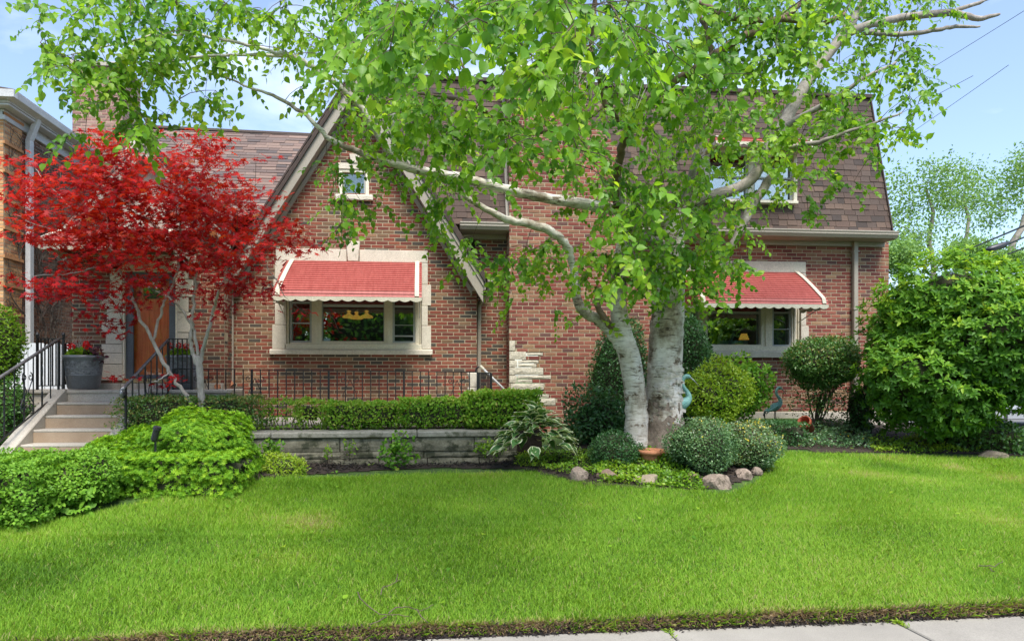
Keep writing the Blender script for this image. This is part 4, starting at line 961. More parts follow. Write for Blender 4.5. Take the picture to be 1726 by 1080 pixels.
# ================================================================ STEPS, TERRACE, RAILINGS, RETAINING WALL
YL = 10.55                                       # front of the landing
SX0, SX1 = -5.03, XY(211, 10.0)
stoop = thing('front_stoop', 'concrete front steps with tan pebbled risers climbing to the entry landing', 'steps', (-4.5, 9.8, .4))
m = MB(); LX1 = XY(392, 10.9)
m.box(EX0-.9, LX1, YL+.02, YE+.25, .2, ZL-.05); m.obj('landing_base', M['concrete'], stoop)
m = MB(); m.box(EX0-.9, LX1+.03, YL-.02, YE+.1, ZL-.05, ZL); m.obj('landing', M['concrete'], stoop, bevel=.01)
rise, tread = .17, .30
for k in range(6):
    zt = ZL - rise*(k+1); y1 = YL - tread*k; y0 = y1-tread
    m = MB(); m.box(SX0, SX1, y0-.015, y1, zt-.035, zt); s = m.obj('tread', M['concrete'], stoop, bevel=.008)
    m = MB(); m.box(SX0, SX1, y1-.005-.003*k, y1+.2, zt-.001, zt+rise-.036); m.obj('riser', M['aggregate'] if k else M['concrete'], stoop, bevel=.004)
def cheek(x0, x1):
    m = MB(); a = (YL+.05, ZL+.015); b = (YL-.05, ZL+.015); L_ = 6*tread
    m.prism_x([(YL-L_-.1, -.1), (YL+.05, -.1), a, b, (YL-L_-.1, ZL-rise*6+.0)][::1], x0, x1); return m.obj('cheek_wall', M['concrete'], stoop, bevel=.012)
cheek(SX0-.2, SX0-.002); cheek(SX1+.002, SX1+.16)
m = MB(); m.box(-12, SX1+.1, YL-6*tread-1.0, YL-6*tread+.1, -.2, .40)
m.obj('front_walk', M['concrete'], kind='structure')
ZT = .93
terr = MB(); terr.box(LX1-.3, XY(850, 11), 10.35, YG+.4, .2, ZT); terr.obj('terrace', M['concrete'], kind='structure', bevel=.01)
# planting bed on top of the retaining wall
bed = MB(); bed.box(XY(212,9.9)+.2, XY(905,10.0), 9.6, 10.34, .2, ZT-.06); bed.obj('raised_bed_soil', M['soil'], kind='structure')

# railings
def scroll(c, r0, turns, dirn, ax, n=22, sgn=1):
    """flat spiral in the plane of ax (unit horizontal) and z"""
    pts = []
    for i in range(n+1):
        f = i/n; a = dirn + sgn*turns*2*math.pi*f; r = r0*(1-.78*f)
        pts.append(c + ax*(r*math.cos(a)) + Vector((0, 0, r*math.sin(a))))
    return pts
def twisted(m, a, b, w_=.008, n=14):
    a = Vector(a); b = Vector(b); base = len(m.v); d = (b-a)
    for i in range(n+1):
        f = i/n; tw = f*math.pi*2.2; tw = tw if .15 < f < .85 else (0 if f < .5 else math.pi*2.2)
        for j in range(4):
            an = tw + math.pi/4 + j*math.pi/2; m.v.append(tuple(a+d*f+Vector((math.cos(an), math.sin(an), 0))*w_*1.4))
    for i in range(n):
        for j in range(4):
            p = base+i*4+j; q = base+i*4+(j+1) % 4; m.f.append((p, q, q+4, p+4)); m.t.append(.5)
def stair_rail(name, label, top, bot, post_bot_drop, curl, nb=7, xoff=0):
    t = thing(name, label, 'railing', (bot[0], bot[1], bot[2]-.9)); top = Vector(top); bot = Vector(bot)
    d = top-bot; ext = bot - d.normalized()*.10
    pts = [top, bot, ext] + ([ext+Vector((0,-.03,-.05)), ext+Vector((0,.0,-.09)), ext+Vector((0,.05,-.08))] if curl else [ext+Vector((0,-.03,-.03)), ext+Vector((0,-.02,-.07))])
    pp, rr = smoothline([(p, .022) for p in pts], 3); m = MB(); m.tube(pp, rr, 8); m.obj('handrail', M['handrail'], t, smooth=True)
    if curl:
        m = MB(); m.lathe([(0,-.045),(.03,-.035),(.045,0),(.03,.035),(0,.045)], ext+Vector((0,.02,-.07)), 12); m.obj('handrail_knob', M['iron'], t, smooth=True)
    low0 = bot - Vector((0,0,post_bot_drop)); low1 = top - Vector((0,0,post_bot_drop-.02))
    m = MB(); m.tube([low0, low1], .012, 4); m.obj('lower_rail', M['iron'], t)
    ax = Vector((0, d.y, 0)).normalized()
    for k in range(nb+1):
        f = k/nb; a = low0.lerp(low1, f); b = bot.lerp(top, f)-Vector((0,0,.02)); end = k in (0, nb)
        m = MB()
        if end: m.tube([a-Vector((0,0,.10 if k == 0 else .06)), b], .018, 4)
        elif k % 2: twisted(m, a, b, .009)
        else: m.tube([a, b], .009, 4)
        m.obj('post' if end else 'baluster', M['iron'], t)
    mid = low0.lerp(low1, .48); m = MB()
    for sg in (1, -1):
        m.tube(scroll(mid+ax*.09*sg+Vector((0,0,.14)), .075, 1.3, R(-90), ax*sg), .008, 4)
        m.tube(scroll(mid+ax*.07*sg+Vector((0,0,.56)), .06, 1.2, R(90), ax*sg, sgn=-1), .007, 4)
    m.tube([mid+ax*.16+Vector((0,0,.18)), mid+ax*.02+Vector((0,0,.36)), mid+ax*.13+Vector((0,0,.54))], .007, 4)
    m.tube([mid-ax*.16+Vector((0,0,.18)), mid-ax*.02+Vector((0,0,.36)), mid-ax*.13+Vector((0,0,.54))], .007, 4)
    m.obj('scrollwork', M['iron'], t); return t
Lt = P(104, 572, 10.5); Lb = P(12, 643, 9.15)
Lb.x = Lt.x - .03
lt = stair_rail('stair_railing', 'black iron stair railing with worn grey handrail on the left side of the front steps', (SX0-.1, 10.5, Z(104,572,10.5)), (SX0-.1, 8.95, Z(12,643,8.95)), .80, False)
Rt = (SX1+.08, 10.5, Z(283,573,10.5))
stair_rail('stair_railing', 'black stair railing with rounded knob end on the right side of the front steps', (XY(283,10.5), 10.5, Z(283,573,10.5)), (XY(212,9.3), 9.3, Z(212,650,9.3)), .80, True)
def level_rail(name, label, a, b, h, nb, posts, finial=True, swags=(), part_scroll=None):
    t = thing(name, label, 'railing', (a[0], a[1], a[2]-h)); a = Vector(a); b = Vector(b); d = (b-a); ax = d.normalized()
    m = MB(); m.obox(a+Vector((0,-.014,-.008)), d, Vector((0,.03,0)), Vector((0,0,.014))); m.obj('top_rail', M['iron'], t)
    m = MB(); m.obox(a+Vector((0,-.010,-h+.10)), d, Vector((0,.02,0)), Vector((0,0,.014))); m.obj('bottom_rail', M['iron'], t)
    for k in range(nb+1):
        p = a+d*k/nb; post = k in posts; m = MB(); w_ = .015 if post else .0075
        m.box(p.x-w_, p.x+w_, p.y-w_, p.y+w_, p.z-h+(0 if post else .1), p.z-.004); m.obj('post' if post else 'baluster', M['iron'], t)
        if post and finial:
            m = MB(); m.lathe([(.012,0),(.026,.012),(.014,.028),(.028,.05),(.02,.075),(.004,.10),(0,.11)], p, 10); m.obj('finial', M['iron'], t, smooth=True)
    for f in swags:
        p = a+d*f; m = MB()
        for sg in (1, -1):
            m.tube([p+Vector((0,0,-.13)), p+ax*.10*sg+Vector((0,0,-.36)), p+ax*.12*sg+Vector((0,0,-h+.12))], .006, 4)
            m.tube(scroll(p+ax*.10*sg+Vector((0,0,-.14)), .05, 1.2, R(180), ax*sg), .006, 4)
        m.obj('scrollwork', M['iron'], t)
    return t
level_rail('landing_railing', 'short black railing panel with ball finials in front of the white picket gate', P(63,571,10.7), (P(107,571,10.7)), .80, 7, (0, 7))
level_rail('landing_railing', 'black landing railing half hidden behind the left grey planter', (P(111,578,10.75)+Vector((0,.0,0))), P(150,578,11.25), .72, 5, (5,), False)
level_rail('landing_railing', 'short black railing panel in front of the right grey planter with red flowers', P(284,571,10.56), P(323,571,10.56), .76, 5, (0, 5), False)
level_rail('terrace_railing', 'long black iron railing with plain balusters running in front of the picture window', P(292,621,10.75), P(805,627,10.75), .82, 36, (0, 9, 18, 27, 36), False, (.26, .57, .93, .095))
level_rail('basement_stair_guard', 'small dense black railing panel beside the silver handrail near the chimney', P(806,628,10.9), P(828,628,10.9), .6, 10, (0, 10), False)
t = thing('basement_handrail', 'slanting silver pipe handrail with white end cap next to the chimney stones', 'handrail', P(850,700,11.3))
m = MB(); a = P(813,620,11.2); b = P(862,668,11.2); m.tube([a, b], .018, 8); m.obj('rail', M['white_metal'], t, smooth=True)
m = MB(); m.tube([P(809,616.5,11.2), P(815,622,11.2)], .026, 8); m.obj('end_cap', M['awn_cream'], t)
pp, rr = smoothline([(P(809,618,11.2), .014), (P(803,621,11.2), .014), (P(802,632,11.2), .014), (P(802,690,11.2), .014)], 3); m = MB(); m.tube(pp, rr, 6); m.obj('post', M['iron'], t)
t = thing('stone_pedestal', 'small carved limestone pedestal at the right end of the terrace railing', 'pedestal', P(797,690,11.1))
c = P(797,700,11.1); m = MB(); zt = Z(797,628,11.1)
m.prism([(c.x-.085, c.z), (c.x+.085, c.z), (c.x+.085, c.z+.46), (c.x-.085, c.z+.46)], 11.0, 11.25); m.obj('base', M['stone'], t, bevel=.01)
m = MB(); m.prism([(c.x-.055, c.z+.463), (c.x+.06, c.z+.463), (c.x+.06, zt-.1), (c.x+.07, zt), (c.x-.10, zt), (c.x-.06, zt-.09)], 11.0, 11.22); m.obj('bracket', M['stone'], t, bevel=.01)

# retaining wall
rw = thing('retaining_wall', 'low weathered grey stone retaining wall with flat cap below the clipped hedge', 'wall', (0, 9.3, .3))
YW = 9.30; zc = Z(600, 728, YW)
x_end = XY(872, YW); x = XY(395, YW); caps = [XY(395,YW), XY(457,YW), XY(703,YW), x_end]
for a, b in zip(caps[:-1], caps[1:]):
    m = MB(); m.box(a+.004, b-.004, YW-.03, YW+.5, zc-.075, zc); m.obj('cap_stone', M['capstone'], rw, bevel=.012)
r = random.Random(4)
zrow = [zc-.075, zc-.265, zc-.36, zc-.52, zc-.70]
for k in range(4):
    x = caps[0]-r.random()*.3
    while x < x_end:
        wd = r.uniform(.45, 1.15) if k < 2 else r.uniform(.28, .8); a = max(x, caps[0]); b = min(x+wd, x_end)
        if b-a > .05:
            m = MB(); q = r.uniform(-.012, .014); nx_ = 5
            vs_ = []; fs_ = []
            for i in range(nx_+1):
                for j in range(4):
                    e = 0 if i in (0, nx_) or j in (0, 3) else 1
                    vs_.append((a+.006+(b-a-.012)*i/nx_ , YW+.012+q - e*(.004+.016*r.random()), zrow[k+1]+.004+(zrow[k]-zrow[k+1]-.008)*j/3))
            for i in range(nx_):
                for j in range(3): fs_.append((i*4+j, (i+1)*4+j, (i+1)*4+j+1, i*4+j+1))
            m.add(vs_, fs_); m.box(a+.006, b-.006, YW+.013+q, YW+.2, zrow[k+1]+.004, zrow[k]-.004); m.obj('stone', M['wallstone'], rw)
        x += wd
m = MB(); m.box(caps[0], x_end-.01, YW+.04, YW+.4, zrow[-1], zc-.08); m.obj('wall_core', M['soil'], rw)

# planters
def planter(name, label, px, pyb, pyt, wpx, Y):
    c = P(px, pyb, Y); s = wpx/FPX*T(px, Y)/2; h = Z(px, pyt, Y)-c.z; t = thing(name, label, 'planter', c)
    m = MB(); m.lathe([(0,0),(s*.72,0),(s*.74,.02),(s*.76,h*.05),(s*.84,h*.38),(s*.85,h*.385),(s*.862,h*.41),(s*.855,h*.43)], c, 40); m.lathe([(s*.875,h*.58),(s*.89,h*.60),(s*.885,h*.63)], c, 40)
    m.lathe([(s*.925,h*.84),(s*.96,h*.86),(s*.93,h*.885),(s*.985,h*.90),(s,h*.95),(s*.985,h),(s*.9,h),(s*.86,h*.9),(0,h*.9)], c, 40); m.obj('pot', M['planter'], t, smooth=True)
    m = MB(); m.lathe([(s*.855,h*.43),(s*.875,h*.58)], c, 40); m.lathe([(s*.885,h*.63),(s*.925,h*.84)], c, 40); m.obj('relief_band', M['planter_relief'], t, smooth=True)
    m = MB(); m.lathe([(0,h*.91),(s*.86,h*.92)], c, 20); m.obj('potting_soil', M['soil'], t); return c, s, h
def flowers(label, c, s, h, seed, purple=1):
    t = thing('potted_flowers', label, 'flowers', c+Vector((0,0,h)))
    n = 420; D = rdir(n); D[:,2] = np.abs(D[:,2])*.8; base = np.array(c+Vector((0,0,h*.95)))
    Pn = base + D*np.array([s*.8, s*.8, .15])*rng.uniform(.5, 1, (n,1)); Pn[:,0] -= .03
    V, F, tt = scatter(LEAF6, Pn, D+rdir(n)*.6, rdir(n)*.5+np.array([0,-.3,1]), .055, .05, rng.uniform(.2, .9, n)); link('leaves', npmesh('leaves', V, F, tt), M['L_hedge'], t, kind='stuff')
    if purple:
        n = 70; Pn = base + np.array([s*.55, -.05, .03])+rng.normal(size=(n,3))*[.07,.06,.05]; V, F, tt = scatter(LEAF6, Pn, rdir(n), rdir(n)*.5+[0,-.4,1], .08, .07, rng.uniform(0,1,n)); link('purple_leaves', npmesh('purple_leaves', V, F, tt), M['L_purple'], t, kind='stuff')
    r = random.Random(seed)
    for k in range(6):
        q = Vector(base)+Vector((r.uniform(-.9,.9)*s, r.uniform(-.8,.2)*s, .12+r.random()*.08)); m = MB(); m.tube([Vector(base)+Vector((q.x-base[0],q.y-base[1],0))*.5, q], .004, 4); st = m.obj('stem', M['twig'], t)
        n = 46; D = rdir(n); V, F, tt = scatter(LEAF4, np.array(q)+D*.022, D, rdir(n), .03, .03, rng.uniform(0,1,n)); link('blossom', npmesh('blossom', V, F, tt), M['L_flower'], t)
    n = 26; m = MB()
    for k in range(n):
        a = Vector(base)+Vector((r.uniform(-.06,.06)-.05, r.uniform(-.05,.05), 0)); m.tube([a, a+Vector((r.uniform(-.05,.05),0,.15)), a+Vector((r.uniform(-.14,.14), r.uniform(-.05,.05), r.uniform(.22,.34)))], .0022, 3)
    m.obj('dry_grass_blades', M['barkgrey'], t, kind='stuff')
c, s, h = planter('planter', 'large pewter grey planter with raised relief band left of the orange door', 141, 655, 599, 64, 10.85)
flowers('red geraniums and green leaves in the planter left of the door', c, s, h, 1)
c, s, h = planter('planter', 'pewter grey planter behind the railing right of the orange door', 309, 655, 599, 56, 11.0)
flowers('red geraniums in the planter behind the railing right of the door', c, s, h, 2, 0)
# little concrete splash block and gate
gate = thing('picket_gate', 'white picket gate between the neighbouring brick wall and the house', 'gate', P(80,650,12.2))
xg0, xg1 = -6.98, EX0-.02
n_ = 12
for k in range(n_):
    w_ = (xg1-xg0)/n_; x0 = xg0+k*w_; zt = Z(80,578,12.2)-(.02 if k % 3 == 0 else 0)
    m = MB(); m.prism([(x0+.006, 1.2), (x0+w_-.006, 1.2), (x0+w_-.006, zt-.04), (x0+w_-.03, zt), (x0+.03, zt), (x0+.006, zt-.04)], 12.2, 12.225); m.obj('picket', M['picket'], gate)
m = MB(); m.box(xg0, xg1, 12.226, 12.26, 1.35, 1.44); m.obj('cross_rail', M['picket'], gate); m = MB(); m.box(xg0, xg1, 12.226, 12.26, 2.0, 2.08); m.obj('cross_rail', M['picket'], gate)
m = MB(); m.box(-7.2, EX0, 10.4, 16, .3, 1.25); m.obj('side_passage', M['concrete'], kind='structure')

# ================================================================ NEIGHBOUR
nb = thing('neighbour_building', 'orange and brown brick building with white eaves at the left edge', 'building', (-8, 14, .4))
XN = -7.0; YN0 = XN/ -.5615; 
def nx_z(px, py):      # height on the plane X = XN
    u = (px-PCX)/FPX; Y = XN/((SN+u*CS)/(CS-u*SN)); return Y, Z(px, py, Y)
Ya, za = nx_z(6, 205); Yb, zb = nx_z(37, 205)
ze = nx_z(6, 200)[1]
brick_list_save = len(all_bricks)
all_bricks.clear(); all_sh.clear()
brick_wall('orange_wall', (XN-.003, Ya), (0, 1), (1, 0), .3, ze, lambda z: [(0.03, Yb-Ya)], .206, .0632, 'brick_orange', seed=71, parent=nb)
brick_wall('front_wall', (XN-4, Ya), (1, 0), (0, -1), .3, ze, lambda z: [(0, 4.0)], .206, .0632, 'brick_orange', seed=72, parent=nb)
Yd = nx_z(48, 300)[0]
brick_wall('brown_wall', (XN-.03, Yb), (0, 1), (1, 0), .3, ze, lambda z: [(0.0, 6.0)], .215, .066, 'brick_old', 'mortar_grey', seed=73, parent=nb)
for i in range(len(all_bricks)):
    sc, rec, W_, t_, wobj, mat, a_, b_ = all_bricks[i]; pc = W_((rec[0]+rec[1])/2, (rec[2]+rec[3])/2, 0); px, py, tt = proj(np.array(pc))
    all_bricks[i] = ((1/tt if rec[6] and 0 < px < 125 and 200 < py < 560 else 0), rec, W_, t_, wobj, mat, a_, b_)
finish_bricks()
# corbelled band courses standing proud
m = MB()
for k in range(9):
    z = 2.2+k*.49; m.box(XN+.0, XN+.035, Ya-.03, Yb, z, z+.05)
m.obj('band_courses', M['brick_orange'], nb, kind='stuff')
# eaves: frieze, soffit, gutter, running back and returning along the front
def eave(z0, z1, out, name, mat='white_metal'):
    m = MB(); m.box(XN-4, XN+out, Ya-out, 19, z0, z1); return m.obj(name, M[mat], nb, bevel=.008)
eave(ze-.02, ze+.16, .03, 'frieze'); eave(ze+.161, ze+.20, .20, 'soffit'); eave(ze+.201, ze+.33, .22, 'fascia')
m = MB(); m.prism([(XN+.22, ze+.22), (XN+.33, ze+.27), (XN+.35, ze+.38), (XN+.22, ze+.38)], Ya-.30, 19); m.obj('gutter', M['white_metal'], nb, bevel=.006)
m = MB(); m.box(XN-4, XN+.35, Ya-.34, Ya-.22, ze+.25, ze+.38); m.obj('gutter', M['white_metal'], nb, bevel=.006)
m = MB(); m.prism([(XN+.30, ze+.385), (XN+.30, ze+.42), (XN-4, ze+1.0), (XN-4, ze+.385)], Ya-.25, 19); m.obj('roof', M['shingle_pale'], nb)
yy = (nx_z(40, 400)[0])
m = MB(); m.box(XN+.02, XN+.11, yy, yy+.13, .9, ze-.15); m.obox((XN+.02, yy, ze-.15), (.09,0,0), (0,.13,0), (.16,0,.45)); m.obj('downspout', M['white_metal'], nb, bevel=.008)
# dormant vine on the neighbour's wall
vn = thing('wall_vine', 'bare grey vine stems creeping over the brown neighbouring wall', 'vine', (XN, Yb, .5))
r = random.Random(12); m = MB()
def vine(y, z, a, L, rad):
    p = [(XN+.03, y, z)]; 
    for k in range(int(L/.09)):
        a += r.uniform(-.45, .45); a = max(.2, min(2.9, a)); y += .09*math.cos(a); z += .09*math.sin(a)
        if z > ze-.05 or y > Yb+4 or y < Ya: break
        p.append((XN+.012+r.random()*.02, y, z))
        if r.random() < .22 and L > .5: vine(y, z, a+r.choice([-1, 1])*r.uniform(.5, 1.1), L*.5, rad*.6)
    if len(p) > 2: m.tube(p, [rad*(1-.6*i/len(p)) for i in range(len(p))], 4)
for k in range(13): vine(Ya+.1+r.random()*3.0, r.uniform(.6, 3.8), r.uniform(.8, 2.3), r.uniform(1.5, 4.0), .012)
m.obj('stems', M['vine'], vn, kind='stuff')

# ================================================================ PLANTS
def core(parent, c, rad, seed, f=.80, mat='twig', box=False, name='shade_core'):
    c = np.array(c); rad = np.array(rad)
    nu, nv = 20, 12; V = []; F = []
    for i in range(nv+1):
        for j in range(nu):
            th = math.pi*i/nv; ph = 2*math.pi*j/nu; V.append((math.sin(th)*math.cos(ph), math.sin(th)*math.sin(ph), math.cos(th)))
    V = np.array(V); D = V.copy()
    if box: D = V/np.sum(np.abs(V)**7, axis=1, keepdims=True)**(1/7)
    r_ = 1+lumps(V, seed)
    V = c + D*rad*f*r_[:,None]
    for i in range(nv):
        for j in range(nu): F.append((i*nu+j, i*nu+(j+1) % nu, (i+1)*nu+(j+1) % nu, (i+1)*nu+j))
    return link(name, npmesh(name, V, np.array(F), np.full(len(F), .5)), M[mat], parent, smooth=True)
M['innershade'] = surf('inner_shade_core', (.022, .026, .012), (.05, .048, .022), 14, 1)  # solid dark core: the inner shade of the foliage put into its colour
def shell(c, rad, n, seed, box=False, depth=.22, amp=.14, front=.7, up=None):
    D = rdir(int(n*1.5)); keep = (D[:,1] < .15) | (rng.random(len(D)) > front); D = D[keep][:n]
    E = D
    if box:
        q = rng.uniform(-1, 1, D.shape); ar = np.array([rad[1]*rad[2], rad[0]*rad[2], rad[0]*rad[1]]); ax = rng.choice(3, len(D), p=ar/ar.sum()); sg = rng.choice([-1, 1], len(D)); sg = np.where((ax == 1) & (rng.random(len(D)) < .5), -1, sg); sg = np.where((ax == 2) & (rng.random(len(D)) < .6), 1, sg)
        q[np.arange(len(D)), ax] = sg; E = q/np.sum(np.abs(q)**7, axis=1, keepdims=True)**(1/7); D = norm(np.sign(E)*np.abs(E)**4)
        Q = E*np.array(rad)*2.2
        lum = np.array(amp)*.8*(np.sin(Q[:,0]*9+seed)+np.sin(Q[:,0]*23+Q[:,2]*11+seed*2)*.7+np.sin(Q[:,2]*17+seed))*.5
    r_ = (1+(lum if box else lumps(D, seed, amp=amp)))*(1-depth*rng.random(len(D))**1.6+.045*np.abs(rng.normal(size=len(D)))*(rng.random(len(D)) < .3))
    Pn = np.array(c) + E*np.array(rad)*r_[:,None]
    N = D if box else norm(D/np.array(rad))
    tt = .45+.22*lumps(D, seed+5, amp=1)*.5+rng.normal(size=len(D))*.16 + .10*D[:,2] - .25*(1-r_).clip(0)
    return Pn, N, tt
def shrub(name, label, cat, mat, c, rad, n, L, W, seed, tpl=LEAF4, box=False, depth=.22, amp=.14, parts=0, group=None, stems=None, up=.25, spread=.8, corem='innershade', cf=.80, tb=0, rosette=0):
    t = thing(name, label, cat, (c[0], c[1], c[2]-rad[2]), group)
    if cf: core(t, c, rad, seed, cf, corem, box)
    Pn, N, tt = shell(c, rad, n, seed, box, depth, amp)
    if rosette:
        k = rosette; m_ = len(Pn); B = norm(N + rdir(m_)*.45 + np.array([0,0,.35])); a0 = rng.uniform(0, 6.28, m_)
        U, S, _ = frames(np.cross(B, rdir(m_)), B); Pr = []; Tr = []; Nr = []; Ti = []
        for i in range(k):
            a = a0+2*math.pi*i/k; dirv = U*np.cos(a)[:,None]+S*np.sin(a)[:,None]
            Pr.append(Pn); Tr.append(dirv*.85+B*rng.uniform(.15, .7, m_)[:,None]); Nr.append(B+rdir(m_)*.2); Ti.append(tt+rng.normal(size=m_)*.07)
        Pn = np.concatenate(Pr); Tn = np.concatenate(Tr); Nn = np.concatenate(Nr); tt = np.concatenate(Ti)
    else:
        Nn = norm(N*.7 + rdir(len(Pn))*spread + np.array([0,0,up])); Tn = rdir(len(Pn))+np.array([0,0,.1])+N*.35
    nn = len(Pn); Lr = L*rng.uniform(.7, 1.25, nn); Wr = W*rng.uniform(.75, 1.2, nn)
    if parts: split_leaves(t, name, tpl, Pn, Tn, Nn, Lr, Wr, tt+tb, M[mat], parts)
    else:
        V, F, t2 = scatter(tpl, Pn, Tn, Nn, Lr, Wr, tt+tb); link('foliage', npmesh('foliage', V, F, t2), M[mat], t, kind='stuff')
    if stems:
        r = random.Random(seed)
        for k in range(stems[0]):
            a = Vector(stems[1])+Vector((r.uniform(-1,1)*stems[2], r.uniform(-.5,.5)*stems[2], -.05)); b = Vector(c)+Vector((r.uniform(-.6,.6)*rad[0], r.uniform(-.4,.4)*rad[1], r.uniform(-.4,.2)*rad[2]))
            pp, rr = smoothline([(a, stems[3]), (a.lerp(b,.35)+Vector((r.gauss(0,.04), r.gauss(0,.03), .0)), stems[3]*.8), (a.lerp(b,.7)+Vector((r.gauss(0,.05),0,0)), stems[3]*.6), (b, stems[3]*.35)], 4)
            m = MB(); m.tube(pp, rr, 6); m.obj('stem', M['barkdark'], t)
    return t
def span(px0, px1, py0, py1, Y, ry=None):
    a = P(px0, (py0+py1)/2, Y); b = P(px1, (py0+py1)/2, Y); pm = (px0+px1)/2
    z1, z0 = Z(pm, py0, Y), Z(pm, py1, Y); rx = (b.x-a.x)/2; rz = (z1-z0)/2
    return ((a.x+b.x)/2, Y, (z0+z1)/2), (rx, ry or rx, rz)
# clipped hedge row on the retaining wall
def hedge(label, px0, px1, py0, py1, Y, n, seed, mat='L_hedge', ry=.28, L=.042, W=.03, amp=.17, cf=.82, tb=0, group='clipped hedge plants above the retaining wall'):
    c, rad = span(px0, px1, py0, py1, Y, ry); tb += .22; return shrub('hedge', label, 'hedge', mat, c, rad, n, L, W, seed, LEAF4, True, .25, amp, 0, group, cf=cf, tb=tb, spread=.9)
hedge('dark green clipped box hedge behind the pale maple trunks', 210, 442, 671, 722, 9.75, 11000, 101, 'L_box', .42, .034, .024, tb=.12)
hedge('thin ragged hedge plant with bare stems just right of the dark box hedge', 440, 505, 676, 720, 9.95, 750, 102, ry=.2, amp=.3, cf=0, tb=.05)
hedge('small sparse hedge plant in the gap of the row left of the long clipped stretch', 500, 548, 672, 720, 9.95, 1000, 103, ry=.22, amp=.25, cf=.45, tb=.1)
hedge('middle stretch of lighter clipped hedge right below the picture window sill', 543, 680, 677, 720, 9.9, 4200, 104, ry=.27)
hedge('clipped hedge stretch with uneven top between the window stretch and the bushy end', 672, 800, 671, 719, 9.9, 4200, 105, ry=.27)
hedge('bushiest clipped hedge plant at the right end of the row beside the chimney stones', 785, 906, 662, 717, 9.85, 6000, 106, ry=.36, L=.05, W=.036, tb=.02)
r = random.Random(8)
th_ = thing('bare_hedge_plant', 'bare brown stems of a leafless plant in the gap of the clipped hedge', 'plant', P(480,718,9.95))
for k in range(16):
    a = P(448+k*5.6, 719, 9.95+r.uniform(-.1,.1)); m = MB(); b = a+Vector((r.uniform(-.12,.12), r.uniform(-.08,.08), r.uniform(.18,.33))); m.tube([a, a.lerp(b,.5)+Vector((r.uniform(-.03,.03),0,0)), b], [.008,.006,.003], 5); m.obj('stem', M['twig'], th_)
# bright yew and the woodbine covered shrub
c, rad = span(222, 432, 693, 838, 8.35, .7)
yew = shrub('yew', 'highest mound of bright green yew in front of the maple trunks', 'shrub', 'L_yew', c, rad, 7000, .037, .0105, 110, LEAF4, False, .16, .2, rosette=8, tb=.12, cf=.86)
c2, rad2 = span(122, 345, 738, 832, 7.95, .75)
shrub('yew', 'low outer spread of bright green yew between the steps and the leafy shrub', 'shrub', 'L_yew', c2, rad2, 6800, .037, .0105, 111, LEAF4, False, .16, .24, rosette=8, tb=.14, cf=.86)
c3, rad3 = span(205, 425, 765, 836, 7.75, .5)
shrub('yew', 'front lobe of the bright yew hanging over the lawn edge', 'shrub', 'L_yew', c3, rad3, 4600, .037, .0105, 112, LEAF4, True, .16, .2, rosette=8, tb=.2, cf=.84)
c, rad = span(-70, 118, 768, 882, 6.9, .62)
shrub('woodbine_shrub', 'low shrub overgrown with pale green woodbine leaves in the lower left corner', 'shrub', 'L_ivy', c, rad, 16000, .034, .025, 113, LEAF4, True, .2, .2, 0, tb=.08, up=.8, spread=.55, cf=.70)
c, rad = span(70, 222, 758, 852, 7.25, .6)
shrub('woodbine_shrub', 'right part of the leafy woodbine shrub where it meets the bright yew', 'shrub', 'L_ivy', c, rad, 9500, .034, .025, 114, LEAF4, False, .2, .2, 0, tb=.14, up=.8, spread=.55, cf=.84)
# five-finger woodbine trailing below
t = thing('woodbine', 'large five fingered woodbine leaves trailing onto the grass below the lower left shrub', 'climber', G(90, 870))
Pn = []; Tn = []; Nn = []
for k in range(44):
    px = rng.uniform(0, 165); py = 845+rng.uniform(0, 45)-px*.14; p = np.array(P(px, py, 6.42+px*.0022)); base = rdir(1)[0]*.5+[0,-.8,.8]; ax = norm(np.cross(base, rdir(1)[0]))
    b2 = norm(np.cross(norm(base), ax))
    for j in range(5):
        a = R(-72+36*j); Pn.append(p); Tn.append(ax*math.cos(a)+b2*math.sin(a)); Nn.append(base)
Pn, Tn, Nn = map(np.array, (Pn, Tn, Nn)); split_leaves(t, 'woodbine', LEAF6, Pn, Tn, Nn, .065, .036, rng.uniform(.3, .9, len(Pn)), M['L_ivy'], 220)
# shrubs at the far left
c, rad = span(-70, 36, 516, 660, 10.3, .5); shrub('globe_shrub', 'rounded bright green shrub cut off by the left edge of the picture', 'shrub', 'L_lime', c, rad, 4200, .06, .026, 120, LEAF4, tb=-.18, cf=.85)
c, rad = span(-90, 62, 640, 790, 10.0, .5); shrub('dark_shrub', 'dark green shrub behind the left stair railing', 'shrub', 'L_box', c, rad, 5600, .05, .034, 121, LEAF4, tb=.05, cf=.8)
# hosta
t = thing('hosta', 'large hosta with cream edged green leaves at the end of the retaining wall', 'hosta', G(900, 770))
def hosta_leaf(L, W, variant):
    m = MB(); nu = 7; prof = [.0, .55, .9, 1, .9, .62, .25, 0]
    vs_ = []; r = random.Random(variant)
    for i in range(8):
        f = i/7; w_ = prof[i]*W/2; zz = -.55*L*f*f*.6; x = L*f
        for s, q in ((-1, 1), (-.80, .6), (0, 0), (.80, .6), (1, 1)): vs_.append((x, s*w_, zz+abs(s)*w_*.38+(.012*math.sin(f*9+variant)*(abs(s) > .9))))
    for i in range(7):
        for j in range(4):
            rim = j in (0, 3); m_t = .85 if rim else .1+.4*r.random()
            m.f.append((i*5+j, (i+1)*5+j, (i+1)*5+j+1, i*5+j+1)); m.t.append(m_t)
    m.v = vs_; me = bpy.data.meshes.new('leaf'); me.from_pydata(m.v, [], m.f); me.attributes.new('tint', 'FLOAT', 'FACE').data.foreach_set('value', m.t); me.materials.append(M['L_hosta']); me.shade_smooth(); return me
hm = [hosta_leaf(.24, .15, 0), hosta_leaf(.20, .13, 1), hosta_leaf(.27, .16, 2)]
